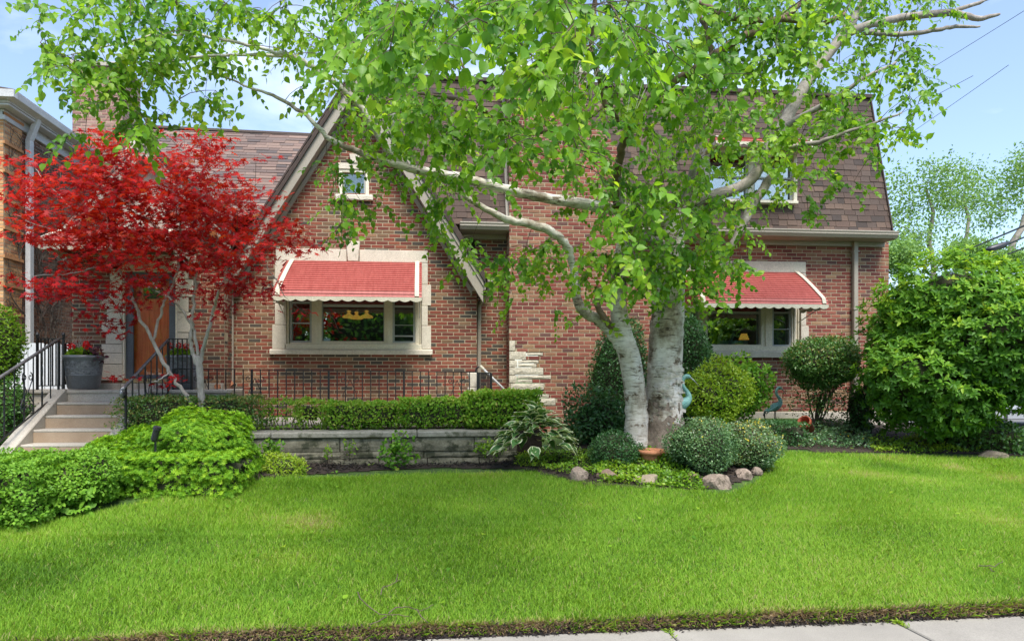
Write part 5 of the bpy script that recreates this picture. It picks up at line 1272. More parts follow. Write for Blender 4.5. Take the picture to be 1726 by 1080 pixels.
hc = P(903, 768, 8.65)
for k in range(185):
    q = math.sqrt(rng.random()); rr_ = .50*q; az = rng.uniform(0, 2*math.pi)
    p = hc + Vector((math.cos(az)*rr_, math.sin(az)*rr_*.8, .06+.46*(1-q*q)*rng.uniform(.75, 1.05)+.05))
    o = bpy.data.objects.new('leaf', hm[k % 3]); C.objects.link(o); o.parent = t; o.matrix_parent_inverse = parent_inv(t)
    o.location = p-Vector((math.cos(az), math.sin(az), 0))*.08; o.rotation_euler = (rng.normal()*.3, -.85+1.0*q+rng.normal()*.2, az+rng.normal()*.45); s = rng.uniform(.6, 1.0); o.scale = (s, s, s)
# other shrubs round the birch
c, rad = span(948, 1060, 655, 765, 9.75, .4); shrub('rose_shrub', 'loose dark green rose shrub between the hosta and the birch', 'shrub', 'L_dark', c, rad, 2600, .06, .04, 130, LEAF6, False, .55, .3, cf=.55, tb=.2, stems=(7, G(1005, 740), .15, .01))
c, rad = span(996, 1092, 541, 745, 11.3, .42); shrub('arborvitae', 'tall dark evergreen against the brick wall left of the big birch trunk', 'shrub', 'L_dark', c, rad, 9000, .05, .026, 131, LEAF4, False, .25, .16, tb=.22, cf=.84)
c, rad = span(1128, 1198, 535, 720, 11.3, .42); shrub('arborvitae', 'tall dark evergreen in front of the right window, right of the big birch trunk', 'shrub', 'L_dark', c, rad, 7500, .05, .026, 132, LEAF4, False, .25, .16, tb=.30, cf=.84)
c, rad = span(1152, 1256, 612, 712, 10.4, .45); shrub('spirea', 'bright yellow green shrub behind the larger heron', 'shrub', 'L_lime', c, rad, 4800, .055, .03, 133, LEAF4, False, .4, .26, tb=.24, cf=.74, stems=(9, G(1200, 712), .2, .007))
c, rad = span(1205, 1296, 600, 705, 11.2, .45); shrub('hydrangea', 'looser mid green shrub with pinkish leaf tips under the right window', 'shrub', 'L_hedge', c, rad, 1900, .07, .05, 134, LEAF6, False, .45, .25, tb=.0, cf=.65, stems=(8, G(1250, 705), .2, .008))
c, rad = span(995, 1078, 730, 788, 8.35, .32); shrub('cotoneaster', 'small dark low mound at the foot of the thinner birch trunk', 'shrub', 'L_dark', c, rad, 4200, .026, .018, 135, LEAF4, False, .25, .22, tb=.25, cf=.82)
c, rad = span(1125, 1243, 706, 800, 7.95, .42); shrub('variegated_shrub', 'left half of the grey green clipped mound by the stones, with dusty purple tips', 'shrub', 'L_globe', c, rad, 10500, .026, .019, 136, LEAF4, False, .2, .22, cf=.86, tb=.08)
c, rad = span(1205, 1303, 706, 796, 8.2, .42); shrub('variegated_shrub', 'right half of the grey green clipped mound with a golden patch on top', 'shrub', 'L_globe', c, rad, 9500, .026, .019, 137, LEAF4, False, .2, .22, cf=.86, tb=.22)
c, rad = span(1322, 1443, 568, 655, 10.9, .55); shrub('topiary', 'ball clipped privet on bare stems in front of the right wall', 'shrub', 'L_box', c, rad, 9000, .045, .028, 138, LEAF4, False, .26, .16, tb=.22, cf=.82, stems=(9, G(1375, 722), .10, .016))
c, rad = span(1330, 1425, 630, 715, 11.0, .4); shrub('privet_suckers', 'loose leafy shoots under the ball clipped privet', 'shrub', 'L_box', c, rad, 1300, .045, .028, 139, LEAF4, False, .9, .3, tb=.1, cf=0)
c, rad = span(1288, 1347, 711, 752, 10.0, .3); shrub('box_shrub', 'low dark green box shrub beside the red clay pot', 'shrub', 'L_dark', c, rad, 2600, .035, .024, 140, LEAF4, True, .25, .14, tb=.35, cf=.82)
c, rad = span(1424, 1470, 640, 745, 10.9, .3); shrub('dark_shrub', 'narrow dark shrub between the downspout and the large glossy bush', 'shrub', 'L_dark', c, rad, 1700, .05, .035, 141, LEAF4, False, .6, .25, tb=.15, cf=.6)
# the large glossy bush, made of lobes
big = thing('glossy_bush', 'huge glossy green bush taller than a man at the right corner of the house', 'bush', G(1590, 740))
PP = []; TT = []; NN = []; TI = []
for k, (a, b, c_, d, Y, n) in enumerate([(1490,1745,428,600,9.6,780),(1455,1620,480,640,9.9,560),(1560,1760,470,690,9.2,820),(1470,1650,560,725,9.5,640),(1620,1780,560,690,9.7,420),(1452,1540,570,720,10.3,300),(1545,1660,620,735,9.3,260)]):
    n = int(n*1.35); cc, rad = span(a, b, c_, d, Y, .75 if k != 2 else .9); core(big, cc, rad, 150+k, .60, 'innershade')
    Pn, N, tt = shell(cc, rad, n, 150+k, False, .35, .2); m_ = len(Pn); B = norm(N+rdir(m_)*.5+np.array([0,-.1,.5])); a0 = rng.uniform(0, 6.28, m_); U, S, _ = frames(np.cross(B, rdir(m_)), B)
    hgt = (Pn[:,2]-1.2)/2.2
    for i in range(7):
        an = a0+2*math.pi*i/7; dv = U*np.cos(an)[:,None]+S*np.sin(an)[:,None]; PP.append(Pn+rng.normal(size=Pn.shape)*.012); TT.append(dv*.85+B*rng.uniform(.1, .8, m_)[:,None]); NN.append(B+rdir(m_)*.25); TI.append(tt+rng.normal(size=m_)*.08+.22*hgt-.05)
PP, TT, NN, TI = map(np.concatenate, (PP, TT, NN, TI)); nn = len(PP)
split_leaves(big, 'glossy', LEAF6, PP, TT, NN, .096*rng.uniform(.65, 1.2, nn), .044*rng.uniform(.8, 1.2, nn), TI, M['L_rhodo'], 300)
r = random.Random(3)
for k in range(9):
    a = Vector(G(1590, 740))+Vector((r.uniform(-.5,.5), r.uniform(.1,.4), -.05)); b = P(r.uniform(1480,1720), r.uniform(480,620), 9.6); pp, rr = smoothline([(a,.028),(a.lerp(b,.4)+Vector((0,.1,0)),.02),(a.lerp(b,.75),.013),(b,.005)], 4); m = MB(); m.tube(pp, rr, 6); m.obj('stem', M['barkdark'], big)
# ---- ground covers
def cover(label, poly, n, L, W, mat, seed, h=.09, tb=0, tpl=LEAF4, cat='ground cover', name='ground_cover', parts=0, Yoff=0):
    """leaves over a patch of ground given by its outline in the photograph"""
    xs = [p[0] for p in poly]; ys = [p[1] for p in poly]; pts = []; gg = np.random.default_rng(seed)
    W_ = [G(*p) for p in poly]; wx = np.array([p.x for p in W_]); wy = np.array([p.y for p in W_])
    q = np.c_[gg.uniform(wx.min(), wx.max(), n*4), gg.uniform(wy.min(), wy.max(), n*4)]
    ins = np.zeros(len(q), bool); j = len(wx)-1
    for i in range(len(wx)):
        cnd = ((wy[i] > q[:,1]) != (wy[j] > q[:,1])) & (q[:,0] < (wx[j]-wx[i])*(q[:,1]-wy[i])/(wy[j]-wy[i]+1e-12)+wx[i]); ins ^= cnd; j = i
    q = q[ins][:n]; z = gz(q[:,0], q[:,1]); bumpy = .5+.5*np.sin(q[:,0]*9+seed)*np.sin(q[:,1]*11+seed*2)
    Pn = np.c_[q, z + h*(.15+.85*bumpy)*gg.random(len(q))**.6]; n_ = len(q)
    t = thing(name, label, cat, (wx.mean(), wy.mean(), float(gz(wx.mean(), wy.mean()))))
    tt = gg.normal(.45, .2, n_)+tb+.15*np.sin(q[:,0]*5+seed)
    V, F, t2 = scatter(tpl, Pn, rdir(n_)+[0,0,.25], rdir(n_)*.7+[0,-.3,1], L*gg.uniform(.7,1.2,n_), W*gg.uniform(.7,1.2,n_), tt); link('foliage', npmesh('foliage', V, F, t2), M[mat], t, kind='stuff')
    return t
def sheet(name, pts_px, mat, dz=.012, **kw):
    W_ = [G(*p) for p in pts_px]; xs = [p.x for p in W_]; ys = [p.y for p in W_]; return W_
cover('yellow green creeping plants along the front edge of the bed beside the hosta', [(870,768),(1010,765),(1010,806),(960,804),(900,792),(868,786)], 2600, .035, .026, 'L_lime', 1, .10, 0)
cover('lime creeping leaves spilling between the boulders below the birch', [(1000,778),(1130,775),(1180,812),(1190,828),(1110,824),(1010,815)], 3600, .04, .032, 'L_lime', 2, .13, -.05)
cover('green clover like leaves around the terracotta pot', [(1040,745),(1135,742),(1135,780),(1040,782)], 1300, .035, .03, 'L_hedge', 3, .12, .1)
cover('grey green creeping plants at the foot of the right wall', [(1290,748),(1350,720),(1440,716),(1470,742),(1470,760),(1350,758)], 3400, .04, .03, 'L_globe', 4, .17, .0)
cover('yellow flecked creeping plants along the lawn edge in front of the glossy bush', [(1462,745),(1560,738),(1650,744),(1660,764),(1560,766),(1470,764)], 2600, .042, .028, 'L_lime', 5, .14, .05)
cover('dark ivy heap spilling to the right of the glossy bush', [(1560,715),(1660,700),(1735,735),(1735,770),(1640,766),(1560,745)], 4200, .05, .042, 'L_box', 6, .28, .15)
c, rad = span(1560, 1722, 700, 772, 9.9, .6); shrub('ivy_mound', 'dark ivy mound at the lower right corner beside the side street', 'shrub', 'L_box', c, rad, 3800, .05, .042, 145, LEAF6, False, .3, .2, tb=.08, cf=.8, up=.6)
c, rad = span(418, 516, 765, 815, 8.55, .35); shrub('lime_sedum', 'yellow green feathery low plant at the corner between yew and mulch', 'plant', 'L_lime', c, rad, 2600, .045, .014, 146, LEAF4, False, .35, .25, tb=.28, cf=.7)
def sprig(label, px0, px1, py0, py1, Y, n, mat, seed, L=.055, W=.045):
    c, rad = span(px0, px1, py0, py1, Y, .14); return shrub('wall_plant', label, 'plant', mat, c, rad, n, L, W, seed, LEAF6, False, .8, .3, cf=0, stems=(5, Vector((c[0], c[1], c[2]-rad[2])), .05, .005))
sprig('small leafy plant against the left end of the retaining wall', 437, 478, 738, 778, 8.95, 150, 'L_hedge', 160)
sprig('tall leafy weed in front of the middle of the retaining wall', 640, 700, 730, 792, 8.9, 330, 'L_hedge', 161)
sprig('thin yellowing sprig left of the middle weed by the retaining wall', 580, 600, 740, 770, 9.1, 50, 'L_lime', 162, .04, .03)
sprig('short yellowing sprig left of centre at the foot of the retaining wall', 546, 560, 748, 775, 9.1, 45, 'L_lime', 163, .04, .03)
sprig('yellow green sprig at the right end of the retaining wall by the hosta', 795, 850, 738, 770, 9.05, 130, 'L_lime', 164, .05, .04)
# mulch: soil sheets with chips
def patch(name, poly, mat, dz, chips=0):
    W_ = [G(*p) for p in poly]; wx = np.array([p.x for p in W_]); wy = np.array([p.y for p in W_]); n = 60
    xs = np.linspace(wx.min(), wx.max(), n); ys = np.linspace(wy.min(), wy.max(), n); X, Y = np.meshgrid(xs, ys)
    def inside(X, Y):
        ins = np.zeros(X.shape, bool); j = len(wx)-1
        for i in range(len(wx)):
            ins ^= ((wy[i] > Y) != (wy[j] > Y)) & (X < (wx[j]-wx[i])*(Y-wy[i])/(wy[j]-wy[i]+1e-12)+wx[i]); j = i
        return ins
    ins = inside(X, Y); V = np.c_[X.ravel(), Y.ravel(), gz(X, Y).ravel()+dz]
    i, j = np.meshgrid(range(n-1), range(n-1)); k = (j*n+i).ravel(); F = np.c_[k, k+1, k+n+1, k+n]; cen = ins[:-1,:-1] | ins[1:,1:]; F = F[cen.ravel()]
    link(name, npmesh(name, V, F, np.full(len(F), .5)), M[mat], kind='structure', smooth=True)
    if chips:
        q = np.c_[rng.uniform(wx.min(), wx.max(), chips*3), rng.uniform(wy.min(), wy.max(), chips*3)]; q = q[inside(q[:,0], q[:,1])][:chips]; m_ = len(q)
        Pn = np.c_[q, gz(q[:,0], q[:,1])+dz+rng.uniform(0, .03, m_)]
        V, F, t2 = scatter(LEAF4, Pn, rdir(m_)*[1,1,.4], rdir(m_)*.6+[0,0,1], rng.uniform(.03,.08,m_), rng.uniform(.008,.022,m_), rng.random(m_)); link('mulch_chips', npmesh('mulch_chips', V, F, t2), M['mulch'], kind='stuff', label='black bark mulch chips')
patch('mulch_bed', [(415,812),(430,780),(520,765),(700,760),(880,765),(960,765),(1000,740),(1130,738),(1300,735),(1310,754),(1290,797),(1215,826),(1110,822),(1000,815),(940,803),(880,789),(760,789),(600,795),(500,800)], 'soil', .012, 9000)
patch('mulch_bed', [(1300,752),(1330,720),(1480,712),(1640,715),(1730,735),(1730,768),(1600,766),(1480,763),(1380,760)], 'soil', .012, 5000)
# ---- boulders
def rock(label, px0, px1, py0, py1, mat, seed, Y=None, flat=1):
    pb = G((px0+px1)/2, py1-2); Y = Y or pb.y; a = XY(px0, Y); b = XY(px1, Y); h = Z((px0+px1)/2, py0, Y)-Z((px0+px1)/2, py1, Y)
    rx = (b-a)/2*.80; rz = h*.52; g = np.random.default_rng(seed); bm_pts = []
    import bmesh
    bm = bmesh.new(); bmesh.ops.create_icosphere(bm, subdivisions=3, radius=1)
    planes = norm(g.normal(size=(11, 3))*[1, 1, .8]); off = g.uniform(.62, .9, 11)
    for v in bm.verts:
        p = np.array(v.co)
        for n_, o_ in zip(planes, off):
            d = p @ n_ - o_
            if d > 0: p = p - n_*d
        p = p*(1+.04*math.sin(p[0]*7+seed)*math.sin(p[2]*9)); v.co = (p[0]*rx*1.15, p[1]*rx*.85, p[2]*rz*1.25)
    me = bpy.data.meshes.new('boulder'); bm.to_mesh(me); bm.free(); me.attributes.new('tint', 'FLOAT', 'FACE')
    o = link('boulder', me, M[mat]); o.location = ((a+b)/2, Y+rx*.5, Z((px0+px1)/2, py1, Y)+rz*.52); o.rotation_euler = (g.normal()*.1, g.normal()*.12, g.normal()*.3); o['label'] = label; o['category'] = 'boulder'; o['group'] = 'boulders edging the birch bed'
rock('pink granite boulder alone on the lawn edge below the hosta', 956, 999, 784, 812, 'rock_pink', 1)
rock('dark brown boulder between the pink one and the mossy one', 1004, 1048, 789, 812, 'rock_brown', 2)
rock('mossy tan boulder below the terracotta pot', 1064, 1126, 797, 821, 'rock_tan', 3)
rock('largest angular boulder, grey pink, below the clipped mound', 1186, 1238, 792, 828, 'rock_pink', 4)
rock('rounded pink boulder right of the largest one', 1238, 1273, 788, 811, 'rock_pink', 5)
rock('smallest boulder at the right end under the clipped mound', 1264, 1289, 785, 803, 'rock_pink', 6)
rock('small dark boulder left of the largest one', 1150, 1186, 796, 812, 'rock_brown', 7)
rock('flat pale stone slab at the far right lawn edge', 1652, 1712, 759, 774, 'rock_tan', 8)
# ---- herons
def heron(label, foot, H, sx, dark=False, beakdir=1, beakdrop=-.12):
    """standing heron, H tall, facing +x*sx"""
    t = thing('heron_statue', label, 'statue', foot); f = Vector(foot)
    def q(x, z, y=0): return f+Vector((x*sx*H, y*H, z*H))
    m = MB(); pts, rr = smoothline([(q(-.34,.30), .004*H), (q(-.26,.33), .035*H), (q(-.14,.38), .085*H), (q(0,.44), .115*H), (q(.10,.50), .085*H), (q(.145,.57), .058*H), (q(.12,.66), .044*H), (q(.05,.75), .037*H), (q(.02,.84), .034*H), (q(.05,.92), .036*H), (q(.10,.955), .046*H), (q(.15,.95), .036*H), (q(.18,.94), .016*H)], 4)
    m.tube(pts, rr, 12); m.obj('body', M['verdigris'], t, smooth=True)
    m = MB(); m.tube([q(.165,.945), q(.24,.92+beakdrop*.3), q(.34,.90+beakdrop)], [.018*H, .012*H, .003*H], 8); m.obj('beak', M['beak'], t, smooth=True)
    for sy in (-1, 1):
        m = MB()
        for k in range(5):
            m.tube([q(.06-.03*k, .49-.018*k, sy*.085), q(-.06-.04*k, .42-.02*k, sy*.105), q(-.22-.02*k, .36-.03*k, sy*.05)], [.02*H, .03*H, .008*H], 6)
        m.obj('wing', M['verdigris'], t, smooth=True)
        m = MB(); m.tube([q(.0,.36,sy*.03), q(-.015,.2,sy*.03), q(0,.0,sy*.03)], [.014*H,.010*H,.012*H], 6); m.tube([q(0,.01,sy*.03), q(.08,.0,sy*.05)], .008*H, 5); m.obj('leg', M['verd_dark'], t, smooth=True)
        m = MB(); m.lathe([(0,-.008*H),(.008*H,0),(0,.008*H)], q(.125,.955,sy*.034), 8); m.obj('eye', M['iron'], t)
    m = MB(); m.tube([q(-.28,.33), q(-.33,.22), q(-.30,.10)], [.03*H,.03*H,.01*H], 6); m.obj('tail', M['verd_dark'], t, smooth=True)
hz = P(1155, 632, 10.0).z; fz = P(1155, 722, 10.0).z; H1 = (hz-fz)/.98
heron('larger turquoise verdigris heron peeking out behind the big birch trunk', P(1148, 722, 10.0), H1, 1)
hz = P(1310, 652, 11.5).z; fz = P(1310, 712, 11.5).z; H2 = (hz-fz)/.98
heron('smaller verdigris heron standing against the brick wall under the right window', P(1307, 712, 11.5), H2, 1, beakdrop=-.16)
# ---- pots
c = P(1097, 790, 8.25); s = .175; t = thing('terracotta_pot', 'empty terracotta pot at the foot of the birch trunks', 'pot', c); zt = Z(1097, 757, 8.25)-c.z
m = MB(); m.lathe([(0,0),(s*.62,0),(s*.86,zt*.74),(s*.86,zt*.76),(s,zt*.77),(s*1.02,zt),(s*.88,zt),(s*.84,zt*.8),(0,zt*.78)], c, 32); m.obj('pot', M['terra'], t, smooth=True)
m = MB(); m.lathe([(0,zt*.86),(s*.85,zt*.85)], c, 16); m.obj('potting_soil', M['soil'], t)
c = P(1357, 732, 10.3); t = thing('clay_pot', 'red clay pot tipped on its side in front of the right wall', 'pot', c); m = MB(); s = .10
m.lathe([(0,0),(s*.6,0),(s*.9,.20),(s*1.05,.20),(s*1.05,.26),(s*.92,.26),(s*.8,.20),(s*.5,.02),(0,.02)], (0,0,0), 24); po = m.obj('pot', M['redclay'], t, smooth=True); po.matrix_basis = Matrix.Translation(c+Vector((.1,0,.08))) @ Matrix.Rotation(R(-55), 4, 'Y') @ Matrix.Rotation(R(25), 4, 'X')
# spotlight in the yew
c = P(262, 742, 7.6); t = thing('garden_spotlight', 'small black spotlight poking out of the bright yew', 'spotlight', c)
m = MB(); m.tube([c-Vector((0,0,.3)), c+Vector((0,0,.05))], .012, 6); m.obj('stake', M['black_plastic'], t)
m = MB(); d = Vector((.05,-.02,.16)); p0 = c+Vector((-.01,-.03,-.01)); m.tube([p0, p0+d*.12, p0+d*.14, p0+d*.8, p0+d*.82, p0+d], [.018,.028,.034,.036,.042,.040], 12); m.obj('lamp_head', M['black_plastic'], t, smooth=False)

# ================================================================ LAWN
bx = np.array([-80,0,100,200,300,430,510,560,620,700,800,870,900,960,1040,1110,1180,1230,1280,1305,1312,1400,1500,1600,1726,1850])
by = np.array([905,885,872,852,826,806,799,798,794,791,791,789,793,806,815,819,824,828,806,772,758,761,764,767,772,776])
def blades(n, ylo, yhi, L0, w0, segs, seed, power=1.0, xr=(-.66, 1.06), lim=(-70, 1800)):
    g = np.random.default_rng(seed); out = []
    Y = ylo+(yhi-ylo)*g.random(n)**power; X = Y*g.uniform(*xr, n); z = ground_z(X, Y); Pn = np.c_[X, Y, z]
    px, py, t = proj(Pn); ok = (py > np.interp(px, bx, by)+np.where((px > 500) & (px < 885), 9, 4)+g.normal(0, 1.8, n)) & (px > lim[0]) & (px < lim[1]) & (Y > edge(X)-.01) & ~((X < SX1+.12) & (Y > YL-6*tread-1.0)) & ((px < 1740) | (X < 9.2+.0*Y) | (Y < 9)) & (X < 14.3)
    Pn = Pn[ok]; n = len(Pn); X, Y = Pn[:,0], Pn[:,1]
    wind = np.sin(X*1.3+Y*.8)*.5+np.sin(X*3.7-Y*2.9)*.5; az = wind*1.1+g.normal(0, 1.7, n)
    patchn = np.sin(X*1.9+1.3*np.sin(Y*1.7))*np.sin(Y*2.3+X*.9)+.5*np.sin(X*6.1+Y*4.3)*np.sin(Y*7.7-X*3.1)
    lean = g.uniform(.15, .75, n); d = np.c_[np.cos(az)*lean, np.sin(az)*lean, np.ones(n)]; d = norm(d); L = L0*g.uniform(.6, 1.35, n)*(1+.15*patchn); W = w0*g.uniform(.7, 1.3, n)
    sd = np.c_[-np.sin(az+g.normal(0,.8,n)), np.cos(az), np.zeros(n)]; sd = norm(sd)
    tint = .47+.05*patchn+.11*np.sin(X*.9+2*np.sin(Y*.6+1))*np.sin(Y*1.1+X*.5+.7)+g.normal(0, .18, n)
    gb = np.random.default_rng(99); BX = gb.uniform(-5, 10, 150); BY = gb.uniform(4.3, 10.5, 150); BR = gb.uniform(.12, .55, 150); BA = gb.normal(0, .17, 150)
    for bx_, by_, br_, ba_ in zip(BX, BY, BR, BA): tint = tint+ba_*np.exp(-((X-bx_)**2+((Y-by_)*1.3)**2)/br_**2)
    near = np.clip(1-(Y-edge(X))/.09, 0, 1); tint = np.where(g.random(n) < near*.85, g.uniform(.86, 1.0, n), tint); tint = np.where(g.random(n) < .025, .97, tint); tint = np.clip(tint, 0, 1)
    droop = np.c_[np.cos(az), np.sin(az), -.5*np.ones(n)]*L[:,None]*.28
    b0 = Pn-sd*W[:,None]/2; b1 = Pn+sd*W[:,None]/2; mid = Pn+d*L[:,None]*.55; tip = Pn+d*L[:,None]+droop
    if segs == 2:
        V = np.stack([b0, b1, mid-sd*W[:,None]*.42, mid+sd*W[:,None]*.42, tip], 1).reshape(-1, 3); F = np.array([(0,1,3),(0,3,2),(2,3,4)])[None]+(np.arange(n)*5)[:,None,None]; k = 3
    else:
        V = np.stack([b0, b1, tip], 1).reshape(-1, 3); F = np.array([(0,1,2)])[None]+(np.arange(n)*3)[:,None,None]; k = 1
    return npmesh('lawn_grass', V, F.reshape(-1, 3), np.repeat(tint, k))
me = blades(210000, 4.33, 6.2, .048, .0042, 2, 1); o = link('lawn_grass', me, M['L_grass'], kind='stuff', label='freshly mown green lawn grass')
me = blades(300000, 6.1, 8.4, .050, .0062, 1, 2); link('lawn_grass', me, M['L_grass'], kind='stuff', label='freshly mown green lawn grass')
me = blades(260000, 8.2, 11.2, .054, .0085, 1, 3); link('lawn_grass', me, M['L_grass'], kind='stuff', label='freshly mown green lawn grass')
n = 130; X = rng.uniform(-4, 8, n); Y = 4.5+5*rng.random(n)**1.3; z = gz(X, Y)+.045
V, F, tt = scatter(BIRCHL, np.c_[X, Y, z], rdir(n)*[1,1,.3], rdir(n)*.5+[0,0,1], .05, .04, rng.uniform(.1, 1, n)); link('fallen_leaves', npmesh('fallen_leaves', V, F, tt), M['L_birch'], kind='stuff', label='a few fallen birch leaves on the lawn')
me = blades(90000, 4.33, 11.0, .052, .009, 1, 4, 1.0, (-1.7, -.60), (-9000, -66)); link('lawn_grass', me, M['L_grass'], kind='stuff', label='freshly mown green lawn grass')
me = blades(90000, 4.33, 11.0, .052, .009, 1, 5, 1.0, (.90, 2.2), (1796, 9000)); link('lawn_grass', me, M['L_grass'], kind='stuff', label='freshly mown green lawn grass')
# dead grass and roots hanging over the cut edge
n = 24000; X = rng.uniform(-4.5, 6.5, n); Y = edge(X)+.006+rng.normal(0, .013, n); z = ground_z(X, Y)+.008; az = rng.uniform(0, 6.28, n)
V, F, tt = scatter(LEAF4, np.c_[X, Y, z], np.c_[np.cos(az)*.7, -.6+.5*np.sin(az), rng.uniform(-.6, .7, n)], rdir(n)+[0,-.3,.6], rng.uniform(.02,.055,n), .003, rng.random(n)**.8)
link('dead_grass_fringe', npmesh('dead_grass_fringe', V, F, tt), M['drygrass'], kind='stuff', label='brown dead grass along the cut lawn edge')
n = 9000; X = rng.uniform(-4.5, 6.5, n); Y = rng.uniform(4.262, 4.33, n)-.03*(rng.random(n) < .06); z = ground_z(X, Y)+.014+rng.uniform(0, .01, n); z = np.where(Y < 4.287, .006, z)
V, F, tt = scatter(LEAF4, np.c_[X, Y, z], rdir(n)*[1,1,.4], rdir(n)*.6+[0,0,1], rng.uniform(.01,.045,n), rng.uniform(.004,.014,n), rng.random(n)); link('soil_crumbs', npmesh('soil_crumbs', V, F, tt), M['mulch'], kind='stuff', label='dark soil crumbs in the trench beside the sidewalk')
# longer blades leaning out over the cut edge, and weeds in the sidewalk joints
n = 5200; X = rng.uniform(-4.5, 6.5, n); X = X[rng.random(n) < .35+.65*(np.sin(X*2.3)*np.sin(X*5.1+1) > -.1)]; n = len(X); Y = edge(X)+rng.uniform(-.03, .03, n); z = ground_z(X, Y)+.012
V, F, tt = scatter(LEAF4, np.c_[X, Y, z], np.c_[rng.normal(0, .5, n), -rng.uniform(.1, 1, n), rng.uniform(.1, 1, n)], rdir(n)+[0,-.3,.6], rng.uniform(.03,.075,n), .005, rng.uniform(.2,.95,n)); link('edge_grass', npmesh('edge_grass', V, F, tt), M['L_grass'], kind='stuff', label='grass blades spilling over the cut lawn edge')
pp_ = []
for k, m_ in ((0, 30), (1, 90)):
    x_ = j1+k*step; pp_.append(np.c_[x_+rng.normal(0, .012, m_), 4.27-np.abs(rng.normal(0, .05, m_)), np.full(m_, .004)])
pp_ = np.concatenate(pp_+[np.c_[rng.uniform(j2-.5, j2, 60), 4.285+rng.normal(0, .008, 60), np.zeros(60)]]); n = len(pp_)
V, F, tt = scatter(LEAF4, pp_, rdir(n)*[1,1,.5]+[0,0,.5], rdir(n)*.6+[0,0,1], rng.uniform(.015,.04,n), .009, rng.uniform(.4,.9,n)); link('joint_weeds', npmesh('joint_weeds', V, F, tt), M['L_lime'], kind='stuff', label='tiny weeds in the sidewalk joints')
# fallen twigs
def fallen(label, lines):
    t = thing('fallen_twig', label, 'twig', G(*lines[0][0]))
    for ln in lines:
        pts = [G(*p)+Vector((0,0,.05+.012*(i % 2))) for i, p in enumerate(ln)]; pp, rr = smoothline([(p, .0042*(1-.6*i/len(pts))) for i, p in enumerate(pts)], 3, .003); m = MB(); m.tube(pp, rr, 5); m.obj('shoot', M['twig'], t)
fallen('forked bare twig lying at the front lawn edge left of the sidewalk', [[(603,1012),(612,1030),(640,1047),(660,1054),(690,1054)],[(652,1052),(635,1064),(622,1070)],[(655,1050),(668,1040),(690,1038),(706,1046),(714,1044),(730,1038)],[(704,1044),(712,1058),(722,1066)]])
fallen('thin pale twig lying on the grass above the forked one', [[(642,1014),(646,1008),(655,1001),(668,997),(676,991)],[(668,993),(670,984)]])
fallen('small bare twig on the grass at the far right of the lawn', [[(1650,966),(1668,970),(1680,966),(1690,962)],[(1668,970),(1676,978)]])

# ================================================================ TREES
def limb(mb, pts, sub=5, jit=.006, n=8, rs=1.0):
    """pts: (px, py, depth, radius in px)"""
    L = [(PT(a, b, c), d*c/FPX*rs) for a, b, c, d in pts]; pp, rr = smoothline(L, sub, jit); mb.tube(pp, rr, n); return pp, rr
def density_clusters(rows, x0, y0, cell, kper, depthf, seed):
    g = np.random.default_rng(seed); out = []
    for j, row in enumerate(rows):
        for i, d in enumerate(row):
            for _ in range(g.poisson(d*kper)):
                px = x0+(i+g.random())*cell; py = y0+(j+g.random())*cell; out.append((px, py, depthf(px, py, g)))
    return out
def grow_twigs(mb, skel, clusters, droop, r0=.006, maxl=1.6):
    """connect every leaf cluster to the nearest wood grown so far"""
    K = np.zeros((len(skel)+len(clusters), 3)); K[:len(skel)] = skel; n = len(skel); Cs = np.array(clusters)
    d0 = np.array([np.min(np.linalg.norm(K[:n]-c, axis=1)) for c in Cs])
    for i in np.argsort(d0):
        c = Cs[i]; dd = np.linalg.norm(K[:n]-c, axis=1); j = int(np.argmin(dd)); L = dd[j]
        if L < maxl:
            a = Vector(K[j]); b = Vector(c); mid = a.lerp(b, .5)+Vector((0, 0, droop*L)); rr = r0*(.5+.8*L)
            mb.tube([a, a.lerp(mid, .6)+Vector((0,0,droop*L*.2)), mid.lerp(b,.4), b], [min(rr,.014), min(rr,.014)*.75, .0035, .0022], 4, cap=False)
        K[n] = c; n += 1
def wt(P0): return np.array(P0)
# ---- birch
birch = thing('birch_tree', 'spreading birch with two pale peeling trunks in front of the house', 'tree', G(1095, 760))
sk = []
m = MB(); tr = [(1117,785,9.0,42),(1117,755,9.0,35),(1117,700,9.05,31),(1119,640,9.1,29),(1123,560,9.1,28),(1128,490,9.1,26),(1132,420,9.1,22),(1136,375,9.1,18.5),(1132,335,9.1,13)]
pp, rr = limb(m, tr, 6, .006, 20); m.obj('trunk', M['birch'], birch, smooth=True)
m = MB(); pp, rr = limb(m, [(1072,790,8.9,25),(1072,755,8.9,21),(1073,700,8.9,19),(1069,650,8.9,18),(1060,600,8.9,18),(1048,560,8.9,17),(1043,520,8.9,13.5),(1043,480,8.9,13),(1047,430,8.9,10.5),(1052,380,8.9,8),(1050,330,8.8,6),(1046,290,8.8,4)], 6, .005, 18); m.obj('trunk', M['birch'], birch, smooth=True); sk += pp[30:]
m = MB(); limb(m, [(1112,795,8.93,45),(1114,765,8.95,38),(1116,735,8.99,33.5),(1117,705,9.04,31.0),(1118,680,9.06,29)], 7, .003, 36)
cx0 = PT(1116, 740, 9.0); m.v = [tuple((Vector(v)-Vector((cx0.x, cx0.y, v[2])))*(1+.035*math.sin(7*math.atan2(v[1]-cx0.y, v[0]-cx0.x)+v[2]*5)+.03*math.sin(17*math.atan2(v[1]-cx0.y, v[0]-cx0.x)-v[2]*31)+random.gauss(0,.008))+Vector((cx0.x, cx0.y, v[2]))) for v in m.v]; m.obj('rough_base', M['birch_base'], birch, smooth=True)
br = 'birch'; dk = 'barkbrown'; gm = 'barkmid'
